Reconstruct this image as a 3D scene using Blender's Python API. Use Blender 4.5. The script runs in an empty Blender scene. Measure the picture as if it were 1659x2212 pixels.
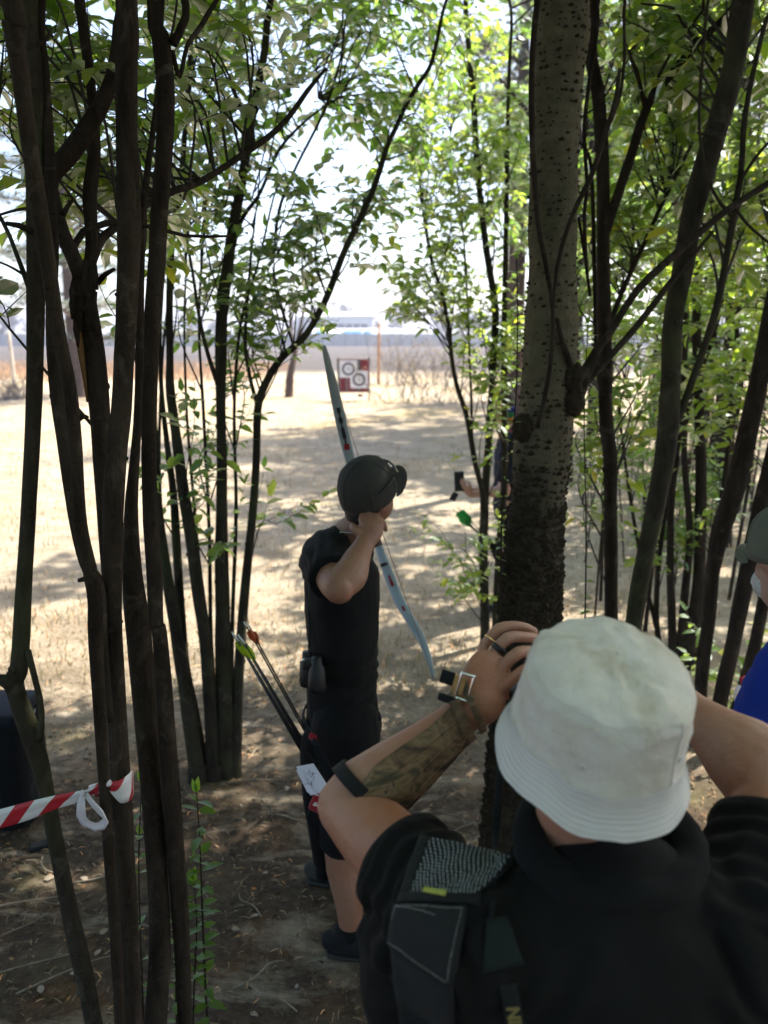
import bpy, bmesh, math, random
import numpy as np
from mathutils import Vector, Matrix, noise
from mathutils.bvhtree import BVHTree

# ------------------------------------------------------------------ camera, sky, sun, exposure
S = bpy.context.scene
COL = S.collection
CAMH, PITCH, FPX = 2.18, math.radians(12.5), 1725.0       # photo measured on a 1659 x 2212 grid
cam_d = bpy.data.cameras.new('camera'); cam = bpy.data.objects.new('camera', cam_d); COL.objects.link(cam)
cam_d.sensor_fit = 'VERTICAL'; cam_d.sensor_height = 34.66; cam_d.lens = 34.66 * FPX / 2212.0
cam_d.clip_start = 0.05; cam_d.clip_end = 4000
cam.location = (0, 0, CAMH); cam.rotation_euler = (math.pi / 2 - PITCH, 0, 0)
cam_d.dof.use_dof = True; cam_d.dof.focus_distance = 1.85; cam_d.dof.aperture_fstop = 3.2
S.camera = cam
SUN_AZ, SUN_EL = math.radians(52), math.radians(50)        # azimuth clockwise from +Y
w = bpy.data.worlds.new('World'); S.world = w; w.use_nodes = True
nt = w.node_tree
sky = nt.nodes.new('ShaderNodeTexSky'); sky.sky_type = 'NISHITA'; sky.sun_disc = False
sky.sun_elevation = SUN_EL; sky.sun_rotation = SUN_AZ
sky.air_density = 1.0; sky.dust_density = 8.0; sky.ozone_density = 0.6; sky.altitude = 1400
nt.links.new(sky.outputs[0], nt.nodes['Background'].inputs[0]); nt.nodes['Background'].inputs[1].default_value = 0.13
sun_d = bpy.data.lights.new('sun', 'SUN'); sun_d.energy = 5.0; sun_d.angle = math.radians(0.53); sun_d.color = (1, 0.94, 0.84)
sun = bpy.data.objects.new('sun', sun_d); COL.objects.link(sun)
sdir = Vector((math.sin(SUN_AZ) * math.cos(SUN_EL), math.cos(SUN_AZ) * math.cos(SUN_EL), math.sin(SUN_EL)))
sun.rotation_euler = sdir.to_track_quat('Z', 'Y').to_euler(); sun.location = (6, 6, 20)
S.view_settings.view_transform = 'Standard'; S.view_settings.look = 'None'
S.view_settings.gamma = 1.0; S.view_settings.use_curve_mapping = False
S.view_settings.exposure = 1.66
cy = S.cycles
cy.use_denoising = True; cy.max_bounces = 7; cy.diffuse_bounces = 3; cy.glossy_bounces = 2
cy.transmission_bounces = 5; cy.transparent_max_bounces = 8; cy.caustics_reflective = False; cy.caustics_refractive = False
cy.sample_clamp_indirect = 6.0; cy.volume_bounces = 0

# ------------------------------------------------------------------ helpers
V = Vector
SP, CP = math.sin(PITCH), math.cos(PITCH)
def W(px, py, Y):
    """world point seen at photo-grid pixel (px,py) standing Y metres in front of the camera"""
    a = (px - 829.5) / FPX; b = -(py - 1106) / FPX
    t = Y / (b * SP + CP)
    return V((a * t, Y, CAMH + t * (b * CP - SP)))
def G(px, py):
    b = -(py - 1106) / FPX
    return W(px, py, CAMH / (SP - b * CP) * (b * SP + CP))
def proj(p):
    d = p[1] * CP - (p[2] - CAMH) * SP; u = p[1] * SP + (p[2] - CAMH) * CP
    if d < 0.02: return (-9999, -9999, d)
    return (829.5 + p[0] / d * FPX, 1106 - u / d * FPX, d)
def depth(p): return p[1] * CP - (p[2] - CAMH) * SP
WL = {}
def thing(name, label, cat, loc=(0, 0, 0), group=None):
    o = bpy.data.objects.new(name, None); COL.objects.link(o); o.location = loc
    o.empty_display_size = 0.1
    o['label'] = label; o['category'] = cat
    if group: o['group'] = group
    WL[o.name] = V(loc); return o
def tag(o, label, cat=None, group=None, kind=None):
    if label: o['label'] = label
    if cat: o['category'] = cat
    if group: o['group'] = group
    if kind: o['kind'] = kind
    return o
def link(name, me, parent=None, loc=(0, 0, 0)):
    o = bpy.data.objects.new(name, me); COL.objects.link(o)
    if parent: o.parent = parent; WL[o.name] = WL[parent.name].copy()
    else: o.location = loc; WL[o.name] = V(loc)
    return o
def base_of(parent, loc): return WL[parent.name] if parent else V(loc)

def catmull(pts, n):
    """resample a polyline of tuples (any dim) with a Catmull-Rom curve"""
    P = np.array([list(p) for p in pts], float)
    if len(P) < 3:
        t = np.linspace(0, 1, n)[:, None]; return P[0] * (1 - t) + P[-1] * t
    P = np.vstack([2 * P[0] - P[1], P, 2 * P[-1] - P[-2]])
    m = len(P) - 3; out = []
    for u in np.linspace(0, m - 1e-6, n):
        i = int(u); f = u - i; a, b, c, d = P[i], P[i + 1], P[i + 2], P[i + 3]
        out.append(0.5 * ((2 * b) + (c - a) * f + (2 * a - 5 * b + 4 * c - d) * f * f + (-a + 3 * b - 3 * c + d) * f ** 3))
    return np.array(out)

class MB:
    def __init__(s): s.v = []; s.f = []; s.m = []; s.mi = 0
    def add(s, verts, faces):
        k = len(s.v); s.v.extend([tuple(p) for p in verts]); s.f.extend([tuple(i + k for i in f) for f in faces]); s.m.extend([s.mi] * len(faces))
        return s
    def tube(s, pts, radii, sides=10, side=None, caps=True, rough=0.0, round_=False, seed=0):
        """tube along pts; radii: number or (r_side, r_normal); side: vector that fixes the section's first axis"""
        pts = [V(p) for p in pts]; n = len(pts)
        if not isinstance(radii, (list, tuple, np.ndarray)): radii = [radii] * n
        radii = [(r, r) if not isinstance(r, (list, tuple, np.ndarray)) else tuple(r) for r in radii]
        if round_:
            T0 = (pts[0] - pts[1]).normalized(); T1 = (pts[-1] - pts[-2]).normalized()
            a = radii[0]; b = radii[-1]; e0 = []; e1 = []
            for q in (0.45, 0.8, 0.97):
                c = math.sqrt(1 - q * q); m0 = min(a) ; m1 = min(b)
                e0.insert(0, (pts[0] + T0 * m0 * q, (a[0] * c, a[1] * c))); e1.append((pts[-1] + T1 * m1 * q, (b[0] * c, b[1] * c)))
            pts = [p for p, _ in e0] + pts + [p for p, _ in e1]; radii = [r for _, r in e0] + list(radii) + [r for _, r in e1]; n = len(pts)
        S0 = V(side) if side is not None else None
        prev = None; rings = []
        for i in range(n):
            T = (pts[min(i + 1, n - 1)] - pts[max(i - 1, 0)])
            if T.length < 1e-9: T = V((0, 0, 1))
            T.normalize()
            if S0 is not None: A = S0 - T * S0.dot(T)
            elif prev is None:
                A = V((1, 0, 0)) if abs(T.x) < 0.8 else V((0, 1, 0)); A = A - T * A.dot(T)
            else: A = prev - T * prev.dot(T)
            if A.length < 1e-6: A = T.orthogonal()
            A.normalize(); prev = A; B = T.cross(A)
            ring = []
            for k in range(sides):
                an = 2 * math.pi * k / sides; ra, rb = radii[i]
                if rough:
                    h = 1 + rough * (noise.noise(V((math.cos(an) * 1.3 + seed, math.sin(an) * 1.3, pts[i].z * 6 + seed))) + 0.6 * noise.noise(V((an * 3, pts[i].z * 17, seed))))
                    ra *= h; rb *= h
                ring.append(pts[i] + A * math.cos(an) * ra + B * math.sin(an) * rb)
            rings.append(ring)
        vs = [p for r in rings for p in r]; fs = []
        for i in range(n - 1):
            for k in range(sides):
                k2 = (k + 1) % sides
                fs.append((i * sides + k, i * sides + k2, (i + 1) * sides + k2, (i + 1) * sides + k))
        if caps:
            fs.append(tuple(reversed(range(sides)))); fs.append(tuple((n - 1) * sides + k for k in range(sides)))
        return s.add(vs, fs)
    def box(s, c, size, rot=None):
        c = V(c); h = V(size) / 2; R = rot or Matrix.Identity(3)
        vs = [c + R @ V((x * h.x, y * h.y, z * h.z)) for x in (-1, 1) for y in (-1, 1) for z in (-1, 1)]
        return s.add(vs, [(0, 1, 3, 2), (4, 6, 7, 5), (0, 4, 5, 1), (2, 3, 7, 6), (0, 2, 6, 4), (1, 5, 7, 3)])
    def rbox(s, c, size, r, rot=None):
        """box with chamfered edges"""
        bm = bmesh.new(); bmesh.ops.create_cube(bm, size=1.0)
        for v in bm.verts: v.co = V((v.co.x * size[0], v.co.y * size[1], v.co.z * size[2]))
        bmesh.ops.bevel(bm, geom=bm.edges[:], offset=r, segments=2, affect='EDGES', profile=0.6)
        R = rot or Matrix.Identity(3); c = V(c)
        bm.verts.ensure_lookup_table()
        s.add([c + R @ v.co for v in bm.verts], [[v.index for v in f.verts] for f in bm.faces]); bm.free(); return s
    def ell(s, c, r, rot=None, nu=18, nv=10):
        c = V(c); R = rot or Matrix.Identity(3)
        if not isinstance(r, (tuple, list)): r = (r, r, r)
        vs = [c + R @ V((0, 0, r[2]))]
        for j in range(1, nv):
            th = math.pi * j / nv
            for i in range(nu):
                ph = 2 * math.pi * i / nu
                vs.append(c + R @ V((r[0] * math.sin(th) * math.cos(ph), r[1] * math.sin(th) * math.sin(ph), r[2] * math.cos(th))))
        vs.append(c + R @ V((0, 0, -r[2]))); fs = []; L = len(vs) - 1
        for i in range(nu):
            i2 = (i + 1) % nu
            fs.append((0, 1 + i, 1 + i2)); fs.append((L, 1 + (nv - 2) * nu + i2, 1 + (nv - 2) * nu + i))
            for j in range(nv - 2):
                a = 1 + j * nu
                fs.append((a + i, a + nu + i, a + nu + i2, a + i2))
        return s.add(vs, fs)
    def lathe(s, prof, c=(0, 0, 0), rot=None, nu=48, sx=1.0, sy=1.0, wob=None, close=False):
        c = V(c); R = rot or Matrix.Identity(3); vs = []; fs = []
        for j, (r, h) in enumerate(prof):
            for i in range(nu):
                a = 2 * math.pi * i / nu
                p = V((r * sx * math.cos(a), r * sy * math.sin(a), h))
                if wob: p = wob(p, a, j)
                vs.append(c + R @ p)
        m = len(prof)
        for j in range(m - 1 + (1 if close else 0)):
            j2 = (j + 1) % m
            for i in range(nu):
                i2 = (i + 1) % nu
                fs.append((j * nu + i, j * nu + i2, j2 * nu + i2, j2 * nu + i))
        return s.add(vs, fs)
    def quad(s, a, b, c, d): return s.add([a, b, c, d], [(0, 1, 2, 3)])
    def mesh(s, mats, off=V((0, 0, 0)), smooth=True):
        me = bpy.data.meshes.new('m')
        me.from_pydata([(p[0] - off[0], p[1] - off[1], p[2] - off[2]) for p in s.v], [], s.f)
        for m in (mats if isinstance(mats, (list, tuple)) else [mats]): me.materials.append(m)
        me.polygons.foreach_set('material_index', s.m)
        me.polygons.foreach_set('use_smooth', [smooth] * len(s.f))
        me.update(); return me
    def build(s, name, mats, parent=None, loc=(0, 0, 0), smooth=True, label=None):
        me = s.mesh(mats, base_of(parent, loc), smooth); me.name = name
        o = link(name, me, parent, loc)
        if label: o['label'] = label
        return o

def remesh(mb, name, mat, parent, voxel=0.006, smooth=4, loc=(0, 0, 0), disp=None, solid=0.0):
    """fuse overlapping closed pieces into one continuous skin"""
    off = base_of(parent, loc)
    me = mb.mesh(mat, off); t = bpy.data.objects.new('t', me); COL.objects.link(t)
    m = t.modifiers.new('r', 'REMESH'); m.mode = 'VOXEL'; m.voxel_size = voxel; m.use_smooth_shade = True
    if smooth: q = t.modifiers.new('s', 'SMOOTH'); q.iterations = smooth; q.factor = 0.5
    dg = bpy.context.evaluated_depsgraph_get(); ev = t.evaluated_get(dg)
    nm = bpy.data.meshes.new_from_object(ev); nm.name = name
    bpy.data.objects.remove(t); bpy.data.meshes.remove(me)
    if not nm.materials: nm.materials.append(mat)
    n = len(nm.vertices)
    if disp:
        co = np.empty(n * 3); nm.vertices.foreach_get('co', co); co = co.reshape(-1, 3)
        no = np.empty(n * 3); nm.vertex_normals.foreach_get('vector', no); no = no.reshape(-1, 3)
        for i in range(n):
            p = V(co[i]) + off
            co[i] += no[i] * disp(p, V(no[i]))
        nm.vertices.foreach_set('co', co.ravel()); nm.update()
    nm.polygons.foreach_set('use_smooth', [True] * len(nm.polygons))
    return link(name, nm, parent, loc)

# ------------------------------------------------------------------ materials
def mat(name, build):
    m = bpy.data.materials.new(name); m.use_nodes = True; n = m.node_tree
    b = n.nodes['Principled BSDF']; build(n, b); return m
def node(n, t, **k):
    x = n.nodes.new(t)
    for a, v in k.items():
        if a in x.inputs: x.inputs[a].default_value = v
        else: setattr(x, a, v)
    return x
def ramp(n, fac, stops):
    r = n.nodes.new('ShaderNodeValToRGB'); e = r.color_ramp.elements
    while len(e) < len(stops): e.new(0.5)
    for q, (p, c) in zip(e, stops): q.position = p; q.color = (*c, 1)
    n.links.new(fac, r.inputs[0]); return r.outputs[0]
def pos(n, scale=(1, 1, 1), obj=False):
    if obj: src = n.nodes.new('ShaderNodeTexCoord').outputs['Object']
    else: src = n.nodes.new('ShaderNodeNewGeometry').outputs['Position']
    mp = n.nodes.new('ShaderNodeMapping'); mp.inputs['Scale'].default_value = scale
    n.links.new(src, mp.inputs[0]); return mp.outputs[0]
def tex_noise(n, co, scale, detail=5, rough=0.6, dist=0.0):
    x = node(n, 'ShaderNodeTexNoise', Scale=scale, Detail=detail, Roughness=rough, Distortion=dist)
    n.links.new(co, x.inputs['Vector']); return x.outputs[0]
def bump(n, b, h, strength=0.4, dist=0.01):
    x = node(n, 'ShaderNodeBump', Strength=strength, Distance=dist)
    n.links.new(h, x.inputs['Height']); n.links.new(x.outputs[0], b.inputs['Normal'])
def mixc(n, fac, a, bb, blend='MIX'):
    x = n.nodes.new('ShaderNodeMix'); x.data_type = 'RGBA'; x.blend_type = blend
    for s, i in ((fac, 0), (a, 6), (bb, 7)):
        if hasattr(s, 'is_output'): n.links.new(s, x.inputs[i])
        else: x.inputs[i].default_value = s if i == 0 else (*s, 1)
    return x.outputs[2]
def math_(n, op, a, b2=0.0):
    x = n.nodes.new('ShaderNodeMath'); x.operation = op
    for i, s in enumerate((a, b2)):
        if hasattr(s, 'is_output'): n.links.new(s, x.inputs[i])
        else: x.inputs[i].default_value = s
    return x.outputs[0]
def plain(name, c, rough=0.6, var=0.25, scale=30, metal=0.0, bmp=0.0, spec=0.4, sheen=0.0):
    """even material with some grain and wear"""
    def f(n, b):
        h = tex_noise(n, pos(n, obj=True), scale)
        lo = tuple(x * (1 - var) for x in c); hi = tuple(min(1, x * (1 + var)) for x in c)
        n.links.new(ramp(n, h, [(0.3, lo), (0.7, hi)]), b.inputs['Base Color'])
        b.inputs['Roughness'].default_value = rough; b.inputs['Metallic'].default_value = metal
        b.inputs['Specular IOR Level'].default_value = spec
        if sheen: b.inputs['Sheen Weight'].default_value = sheen
        if bmp: bump(n, b, h, bmp, 0.004)
    return mat(name, f)
def bark(name, dark, light, stretch=0.25, scale=14, b_=0.7, moss=0.0):
    def f(n, b):
        co = pos(n, (1, 1, stretch))
        h1 = tex_noise(n, co, scale, 6, 0.7, 0.4); h2 = tex_noise(n, pos(n), 55, 4, 0.7); h3 = tex_noise(n, pos(n), 3.0, 3, 0.6)
        c = ramp(n, h1, [(0.28, dark), (0.62, light), (0.85, tuple(min(1, x * 1.45) for x in light))])
        c = mixc(n, math_(n, 'MULTIPLY', h2, 0.5), c, dark)
        h4 = tex_noise(n, pos(n), 11, 5, 0.7, 0.6); h5 = tex_noise(n, pos(n, (1, 1, 3.5)), 38, 3, 0.6)
        c = mixc(n, math_(n, 'MULTIPLY', ramp_val(n, h4, 0.56, 0.70), 0.55), c, tuple(x * 1.9 + .012 for x in light))
        c = mixc(n, math_(n, 'MULTIPLY', ramp_val(n, h5, 0.62, 0.70), 0.6), c, tuple(x * 0.6 for x in dark))
        if moss: c = mixc(n, math_(n, 'MULTIPLY', ramp_val(n, h3, 0.48, 0.66), moss), c, (0.07, 0.085, 0.035))
        n.links.new(c, b.inputs['Base Color']); b.inputs['Roughness'].default_value = 0.95
        b.inputs['Specular IOR Level'].default_value = 0.06
        bump(n, b, math_(n, 'ADD', h1, math_(n, 'MULTIPLY', h2, 0.5)), b_, 0.012)
    return mat(name, f)
def ramp_val(n, fac, lo, hi):
    x = n.nodes.new('ShaderNodeMapRange'); x.inputs[1].default_value = lo; x.inputs[2].default_value = hi
    n.links.new(fac, x.inputs[0]); return x.outputs[0]
def leafmat(name, d0, d1, t0, t1, mixf=0.5, gloss=0.6):
    m = bpy.data.materials.new(name); m.use_nodes = True; n = m.node_tree; n.nodes.clear()
    out = n.nodes.new('ShaderNodeOutputMaterial'); g = n.nodes.new('ShaderNodeNewGeometry')
    r = g.outputs['Random Per Island']
    dc = ramp(n, r, [(0.0, d0), (0.85, d1), (0.95, (d1[0] * 2.2, d1[1] * 1.5, d1[2])), (1.0, (d1[0] * 2.6, d1[1] * 1.5, d1[2]))])
    tc = ramp(n, r, [(0.0, t0), (0.85, t1), (0.97, (t1[0] * 1.3, t1[1] * 1.0, t1[2])), (1.0, (t1[0] * 1.5, t1[1], t1[2]))])
    vein = tex_noise(n, pos(n), 140, 2, 0.5)
    dc = mixc(n, math_(n, 'MULTIPLY', vein, 0.35), dc, (d0[0] * 0.7, d0[1] * 0.7, d0[2] * 0.7))
    d = n.nodes.new('ShaderNodeBsdfDiffuse'); t = n.nodes.new('ShaderNodeBsdfTranslucent'); gl = n.nodes.new('ShaderNodeBsdfGlossy')
    n.links.new(dc, d.inputs[0]); n.links.new(tc, t.inputs[0]); gl.inputs['Roughness'].default_value = 0.42; gl.inputs[0].default_value = (0.9, 0.95, 1, 1)
    a = n.nodes.new('ShaderNodeMixShader'); a.inputs[0].default_value = mixf
    n.links.new(d.outputs[0], a.inputs[1]); n.links.new(t.outputs[0], a.inputs[2])
    fr = n.nodes.new('ShaderNodeFresnel'); fr.inputs[0].default_value = 1.42
    b = n.nodes.new('ShaderNodeMixShader'); n.links.new(math_(n, 'MULTIPLY', fr.outputs[0], gloss), b.inputs[0])
    n.links.new(a.outputs[0], b.inputs[1]); n.links.new(gl.outputs[0], b.inputs[2]); n.links.new(b.outputs[0], out.inputs[0])
    return m
def skin(name, c, red=0.3):
    def f(n, b):
        co = pos(n); h = tex_noise(n, co, 9, 4, 0.6); h2 = tex_noise(n, co, 220, 3, 0.6); h3 = tex_noise(n, co, 45, 3, 0.6)
        k = mixc(n, ramp_val(n, h, 0.35, 0.7), c, (c[0] * 0.92, c[1] * (1 - red * 0.7), c[2] * (1 - red)))
        k = mixc(n, math_(n, 'MULTIPLY', ramp_val(n, h3, 0.5, 0.75), 0.35), k, (c[0] * 0.7, c[1] * 0.55, c[2] * 0.45))
        n.links.new(k, b.inputs['Base Color']); b.inputs['Roughness'].default_value = 0.52
        b.inputs['Subsurface Weight'].default_value = 0.12; b.inputs['Subsurface Radius'].default_value = (0.8, 0.3, 0.15); b.inputs['Subsurface Scale'].default_value = 0.012
        bump(n, b, math_(n, 'ADD', h2, math_(n, 'MULTIPLY', h3, 1.0)), 0.5, 0.0025)
    return mat(name, f)
def cloth(name, c, weave=900, rough=0.9, sheen=0.02, var=0.35, bs=0.25, fade=None):
    def f(n, b):
        co = pos(n); h = tex_noise(n, co, 7, 5, 0.65); wv = tex_noise(n, co, weave, 2, 0.5); m2 = tex_noise(n, co, 40, 4, 0.6)
        lo = tuple(x * (1 - var) for x in c); hi = tuple(x * (1 + var) for x in c)
        k = ramp(n, h, [(0.3, lo), (0.7, fade or hi)])
        k = mixc(n, math_(n, 'MULTIPLY', wv, 0.5), k, lo)
        n.links.new(k, b.inputs['Base Color']); b.inputs['Roughness'].default_value = rough
        b.inputs['Specular IOR Level'].default_value = 0.2; b.inputs['Sheen Weight'].default_value = sheen; b.inputs['Sheen Roughness'].default_value = 0.5
        bump(n, b, math_(n, 'ADD', wv, math_(n, 'MULTIPLY', m2, 1.2)), bs, 0.003)
    return mat(name, f)

M = {}
M['bark'] = bark('bark_brown', (0.011, 0.008, 0.006), (0.056, 0.043, 0.031), 0.22, 18, 1.0)
M['bark2'] = bark('bark_grey_brown', (0.013, 0.011, 0.008), (0.062, 0.052, 0.038), 0.3, 16, 0.6, 0.45)
M['bark_pale'] = bark('bark_olive', (0.075, 0.066, 0.044), (0.17, 0.15, 0.10), 1.5, 9, 0.45, 0.35)
def pale_trunk(n, b):
    co = pos(n); sep = n.nodes.new('ShaderNodeSeparateXYZ'); n.links.new(co, sep.inputs[0])
    h1 = tex_noise(n, pos(n, (1, 1, 1.5)), 9, 6, .7, .4); h2 = tex_noise(n, co, 55, 4, .7); h3 = tex_noise(n, co, 5, 4, .65, .5); h4 = tex_noise(n, pos(n, (1, 1, .35)), 22, 5, .7, .6)
    c = ramp(n, h1, [(.28, (.075, .066, .044)), (.62, (.17, .15, .10)), (.85, (.24, .215, .15))]); c = mixc(n, math_(n, 'MULTIPLY', h2, .5), c, (.07, .06, .04))
    c = mixc(n, math_(n, 'MULTIPLY', ramp_val(n, h3, .5, .68), .5), c, (.07, .075, .04))
    old = ramp(n, h4, [(.3, (.014, .011, .008)), (.6, (.055, .044, .031)), (.85, (.11, .09, .065))])   # old corky bark of the lower trunk
    z = math_(n, 'ADD', sep.outputs[2], math_(n, 'MULTIPLY', math_(n, 'SUBTRACT', h3, .5), 1.6)); c = mixc(n, ramp_val(n, z, 1.95, 1.35), c, old)
    n.links.new(c, b.inputs['Base Color']); b.inputs['Roughness'].default_value = .95; b.inputs['Specular IOR Level'].default_value = .06
    bump(n, b, math_(n, 'ADD', h4, math_(n, 'MULTIPLY', h2, .6)), .9, .012)
M['bark_pale'] = mat('bark_olive_to_corky', pale_trunk)
M['lenticel'] = bark('bark_wart', (0.018, 0.014, 0.009), (0.058, 0.046, 0.030), 1.0, 40, 0.8)
M['bark_far'] = bark('bark_far', (0.05, 0.033, 0.025), (0.12, 0.082, 0.062), 0.2, 4, 0.8)
M['wood_raw'] = bark('wood_torn', (0.14, 0.075, 0.03), (0.32, 0.18, 0.08), 0.1, 25, 0.5)
M['twig'] = plain('twig_bark', (0.035, 0.028, 0.02), 0.9, 0.4, 60)
M['leaf'] = leafmat('leaf_glossy', (0.05, 0.105, 0.022), (0.115, 0.20, 0.035), (0.28, 0.48, 0.05), (0.58, 0.78, 0.07), 0.62)
M['leaf_cool'] = leafmat('leaf_deep', (0.045, 0.10, 0.03), (0.10, 0.18, 0.045), (0.22, 0.44, 0.07), (0.46, 0.70, 0.09), 0.62)
M['leaf_young'] = leafmat('leaf_young', (0.06, 0.13, 0.02), (0.12, 0.22, 0.03), (0.2, 0.42, 0.03), (0.38, 0.6, 0.05), 0.55)
M['needle'] = leafmat('needle', (0.02, 0.042, 0.022), (0.05, 0.085, 0.04), (0.04, 0.09, 0.03), (0.10, 0.17, 0.05), 0.35)
M['twig_far'] = plain('bare_twig', (0.085, 0.068, 0.066), 0.95, 0.3, 2)
M['yellow_leaf'] = leafmat('leaf_dry_yellow', (0.35, 0.24, 0.06), (0.5, 0.36, 0.10), (0.4, 0.28, 0.06), (0.6, 0.42, 0.1), 0.4)
M['straw'] = leafmat('straw', (0.27, 0.215, 0.135), (0.48, 0.40, 0.275), (0.3, 0.24, 0.12), (0.45, 0.37, 0.2), 0.25, 0.05)
M['litter'] = leafmat('litter', (0.11, 0.08, 0.05), (0.47, 0.38, 0.27), (0.1, 0.08, 0.05), (0.2, 0.16, 0.1), 0.1, 0.0)
M['drygrass_red'] = leafmat('dry_grass_tall', (0.34, 0.235, 0.15), (0.5, 0.375, 0.25), (0.3, 0.18, 0.1), (0.45, 0.3, 0.17), 0.3, 0.05)
M['skin_front'] = skin('skin_ruddy', (0.365, 0.195, 0.135), 0.52)
M['skin_archer'] = skin('skin_tanned', (0.30, 0.155, 0.10), 0.35)
M['skin_far'] = skin('skin_pink', (0.48, 0.29, 0.23), 0.3)
M['black_tee'] = cloth('cotton_black', (0.0055, 0.0052, 0.0055))
M['black_tee2'] = cloth('cotton_charcoal', (0.0055, 0.0054, 0.006), fade=(0.010, 0.0095, 0.010))
M['collar'] = cloth('fleece_charcoal', (0.0065, 0.0065, 0.007), 500, 0.95, 0.03)
M['trouser'] = cloth('twill_black', (0.004, 0.004, 0.0044), 700)
M['navy'] = cloth('cotton_navy', (0.010, 0.013, 0.028))
M['royal'] = cloth('cotton_royal_blue', (0.010, 0.040, 0.34), 900, 0.9, 0.05, 0.15)
M['cap_grey'] = cloth('twill_grey', (0.046, 0.044, 0.039), 600, 0.9, 0.05, 0.25)
M['cap_olive'] = cloth('twill_olive', (0.13, 0.135, 0.10), 600, 0.9, 0.05, 0.2)
M['web'] = cloth('webbing_black', (0.011, 0.012, 0.013), 300, 0.8, 0.03, 0.3, 0.6)
M['hair'] = plain('hair_dark', (0.018, 0.012, 0.009), 0.6, 0.5, 200, bmp=0.6)
M['beard'] = plain('hair_white', (0.62, 0.60, 0.57), 0.8, 0.3, 200, bmp=0.6)
M['rubber'] = plain('rubber_black', (0.009, 0.009, 0.0095), 0.5, 0.3, 80, bmp=0.2)
M['plastic'] = plain('plastic_black', (0.015, 0.015, 0.016), 0.35, 0.2, 60)
M['steel'] = plain('steel_polished', (0.75, 0.76, 0.78), 0.18, 0.1, 90, 1.0)
M['gold'] = plain('gold', (0.95, 0.68, 0.28), 0.22, 0.1, 90, 1.0)
M['red_cloth'] = cloth('cloth_red', (0.28, 0.012, 0.02), 600, 0.85, 0.2, 0.2)
M['white_print'] = plain('print_white', (0.75, 0.74, 0.72), 0.6, 0.08, 60)
M['paper'] = plain('paper', (0.74, 0.74, 0.86), 0.75, 0.04, 12)
M['ink'] = plain('ink_blue', (0.03, 0.035, 0.12), 0.7, 0.3, 200)
M['eye'] = plain('eye_dark', (0.05, 0.035, 0.03), 0.15, 0.2, 50)
# ------------------------------------------------------------------ ground
def ground_mat(n, b):
    co = pos(n); sep = n.nodes.new('ShaderNodeSeparateXYZ'); n.links.new(co, sep.inputs[0]); Y = sep.outputs[1]; X = sep.outputs[0]
    big = tex_noise(n, co, 0.35, 4, 0.6, 0.5); mid = tex_noise(n, co, 1.6, 5, 0.65, 0.3); fine = tex_noise(n, co, 28, 6, 0.7); vf = tex_noise(n, co, 160, 4, 0.7)
    soil = ramp(n, fine, [(0.25, (0.028, 0.019, 0.013)), (0.55, (0.075, 0.053, 0.036)), (0.8, (0.15, 0.11, 0.075))])
    rust = ramp(n, fine, [(0.25, (0.085, 0.042, 0.018)), (0.7, (0.21, 0.11, 0.048))])
    soil = mixc(n, ramp_val(n, mid, 0.53, 0.70), soil, rust)
    dust = ramp(n, fine, [(0.2, (0.20, 0.155, 0.11)), (0.5, (0.39, 0.32, 0.23)), (0.8, (0.54, 0.455, 0.345))])
    gold = ramp(n, fine, [(0.2, (0.23, 0.16, 0.07)), (0.5, (0.43, 0.325, 0.155)), (0.8, (0.57, 0.455, 0.255))])
    field = mixc(n, ramp_val(n, big, 0.46, 0.70), dust, gold)
    field = mixc(n, ramp_val(n, math_(n, 'ADD', Y, math_(n, 'MULTIPLY', big, 8)), 12, 26), dust, field)
    yn = math_(n, 'ADD', Y, math_(n, 'MULTIPLY', math_(n, 'SUBTRACT', mid, 0.5), 3.5))
    c = mixc(n, ramp_val(n, yn, 3.4, 5.6), soil, field)
    pat = tex_noise(n, pos(n, (.55, 1.3, 1)), 2.6, 6, .72, .5); c = mixc(n, math_(n, 'MULTIPLY', ramp_val(n, pat, .50, .66), .55), c, (0.15, 0.115, 0.07)); c = mixc(n, math_(n, 'MULTIPLY', ramp_val(n, pat, .48, .34), .45), c, (0.56, 0.48, 0.36))
    tuft = mixc(n, math_(n, 'MULTIPLY', ramp_val(n, tex_noise(n, co, 0.9, 4, 0.6), 0.6, 0.75), 0.35), c, (0.20, 0.21, 0.07))
    c = tuft
    yb = math_(n, 'ADD', Y, math_(n, 'MULTIPLY', math_(n, 'SUBTRACT', big, 0.5), 12))
    burnt = ramp(n, tex_noise(n, pos(n, (0.25, 1, 1)), 0.7, 5, 0.7), [(0.3, (0.035, 0.031, 0.030)), (0.55, (0.085, 0.072, 0.064)), (0.8, (0.19, 0.15, 0.12))])
    c = mixc(n, ramp_val(n, yb, 44, 52), c, burnt)
    n.links.new(c, b.inputs['Base Color']); b.inputs['Roughness'].default_value = 0.95; b.inputs['Specular IOR Level'].default_value = 0.15
    bump(n, b, math_(n, 'ADD', fine, math_(n, 'MULTIPLY', vf, 0.6)), 0.9, 0.025)
M['ground'] = mat('ground_soil_and_dry_grass', ground_mat)
def gz(x, y):
    """gentle lumps of the ground near the trees"""
    f = max(0.0, 1 - max(0, math.hypot(x, y) - 10) / 25)
    return f * (0.018 * noise.noise(V((x * 0.9, y * 0.9, 3))) + 0.010 * noise.noise(V((x * 3.1, y * 3.1, 9)))) + (0.004 * noise.noise(V((x * 11, y * 11, 5))) if y < 8 and abs(x) < 5 else 0)
xs = list(np.arange(-5, 5.01, 0.09)); xs = [-1500, -700, -350, -180, -110, -70, -45, -30, -22, -16, -12, -9, -7.5, -6] + xs + [6, 7.5, 9, 12, 16, 22, 30, 45, 70, 110, 180, 350, 700, 1500]
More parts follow.
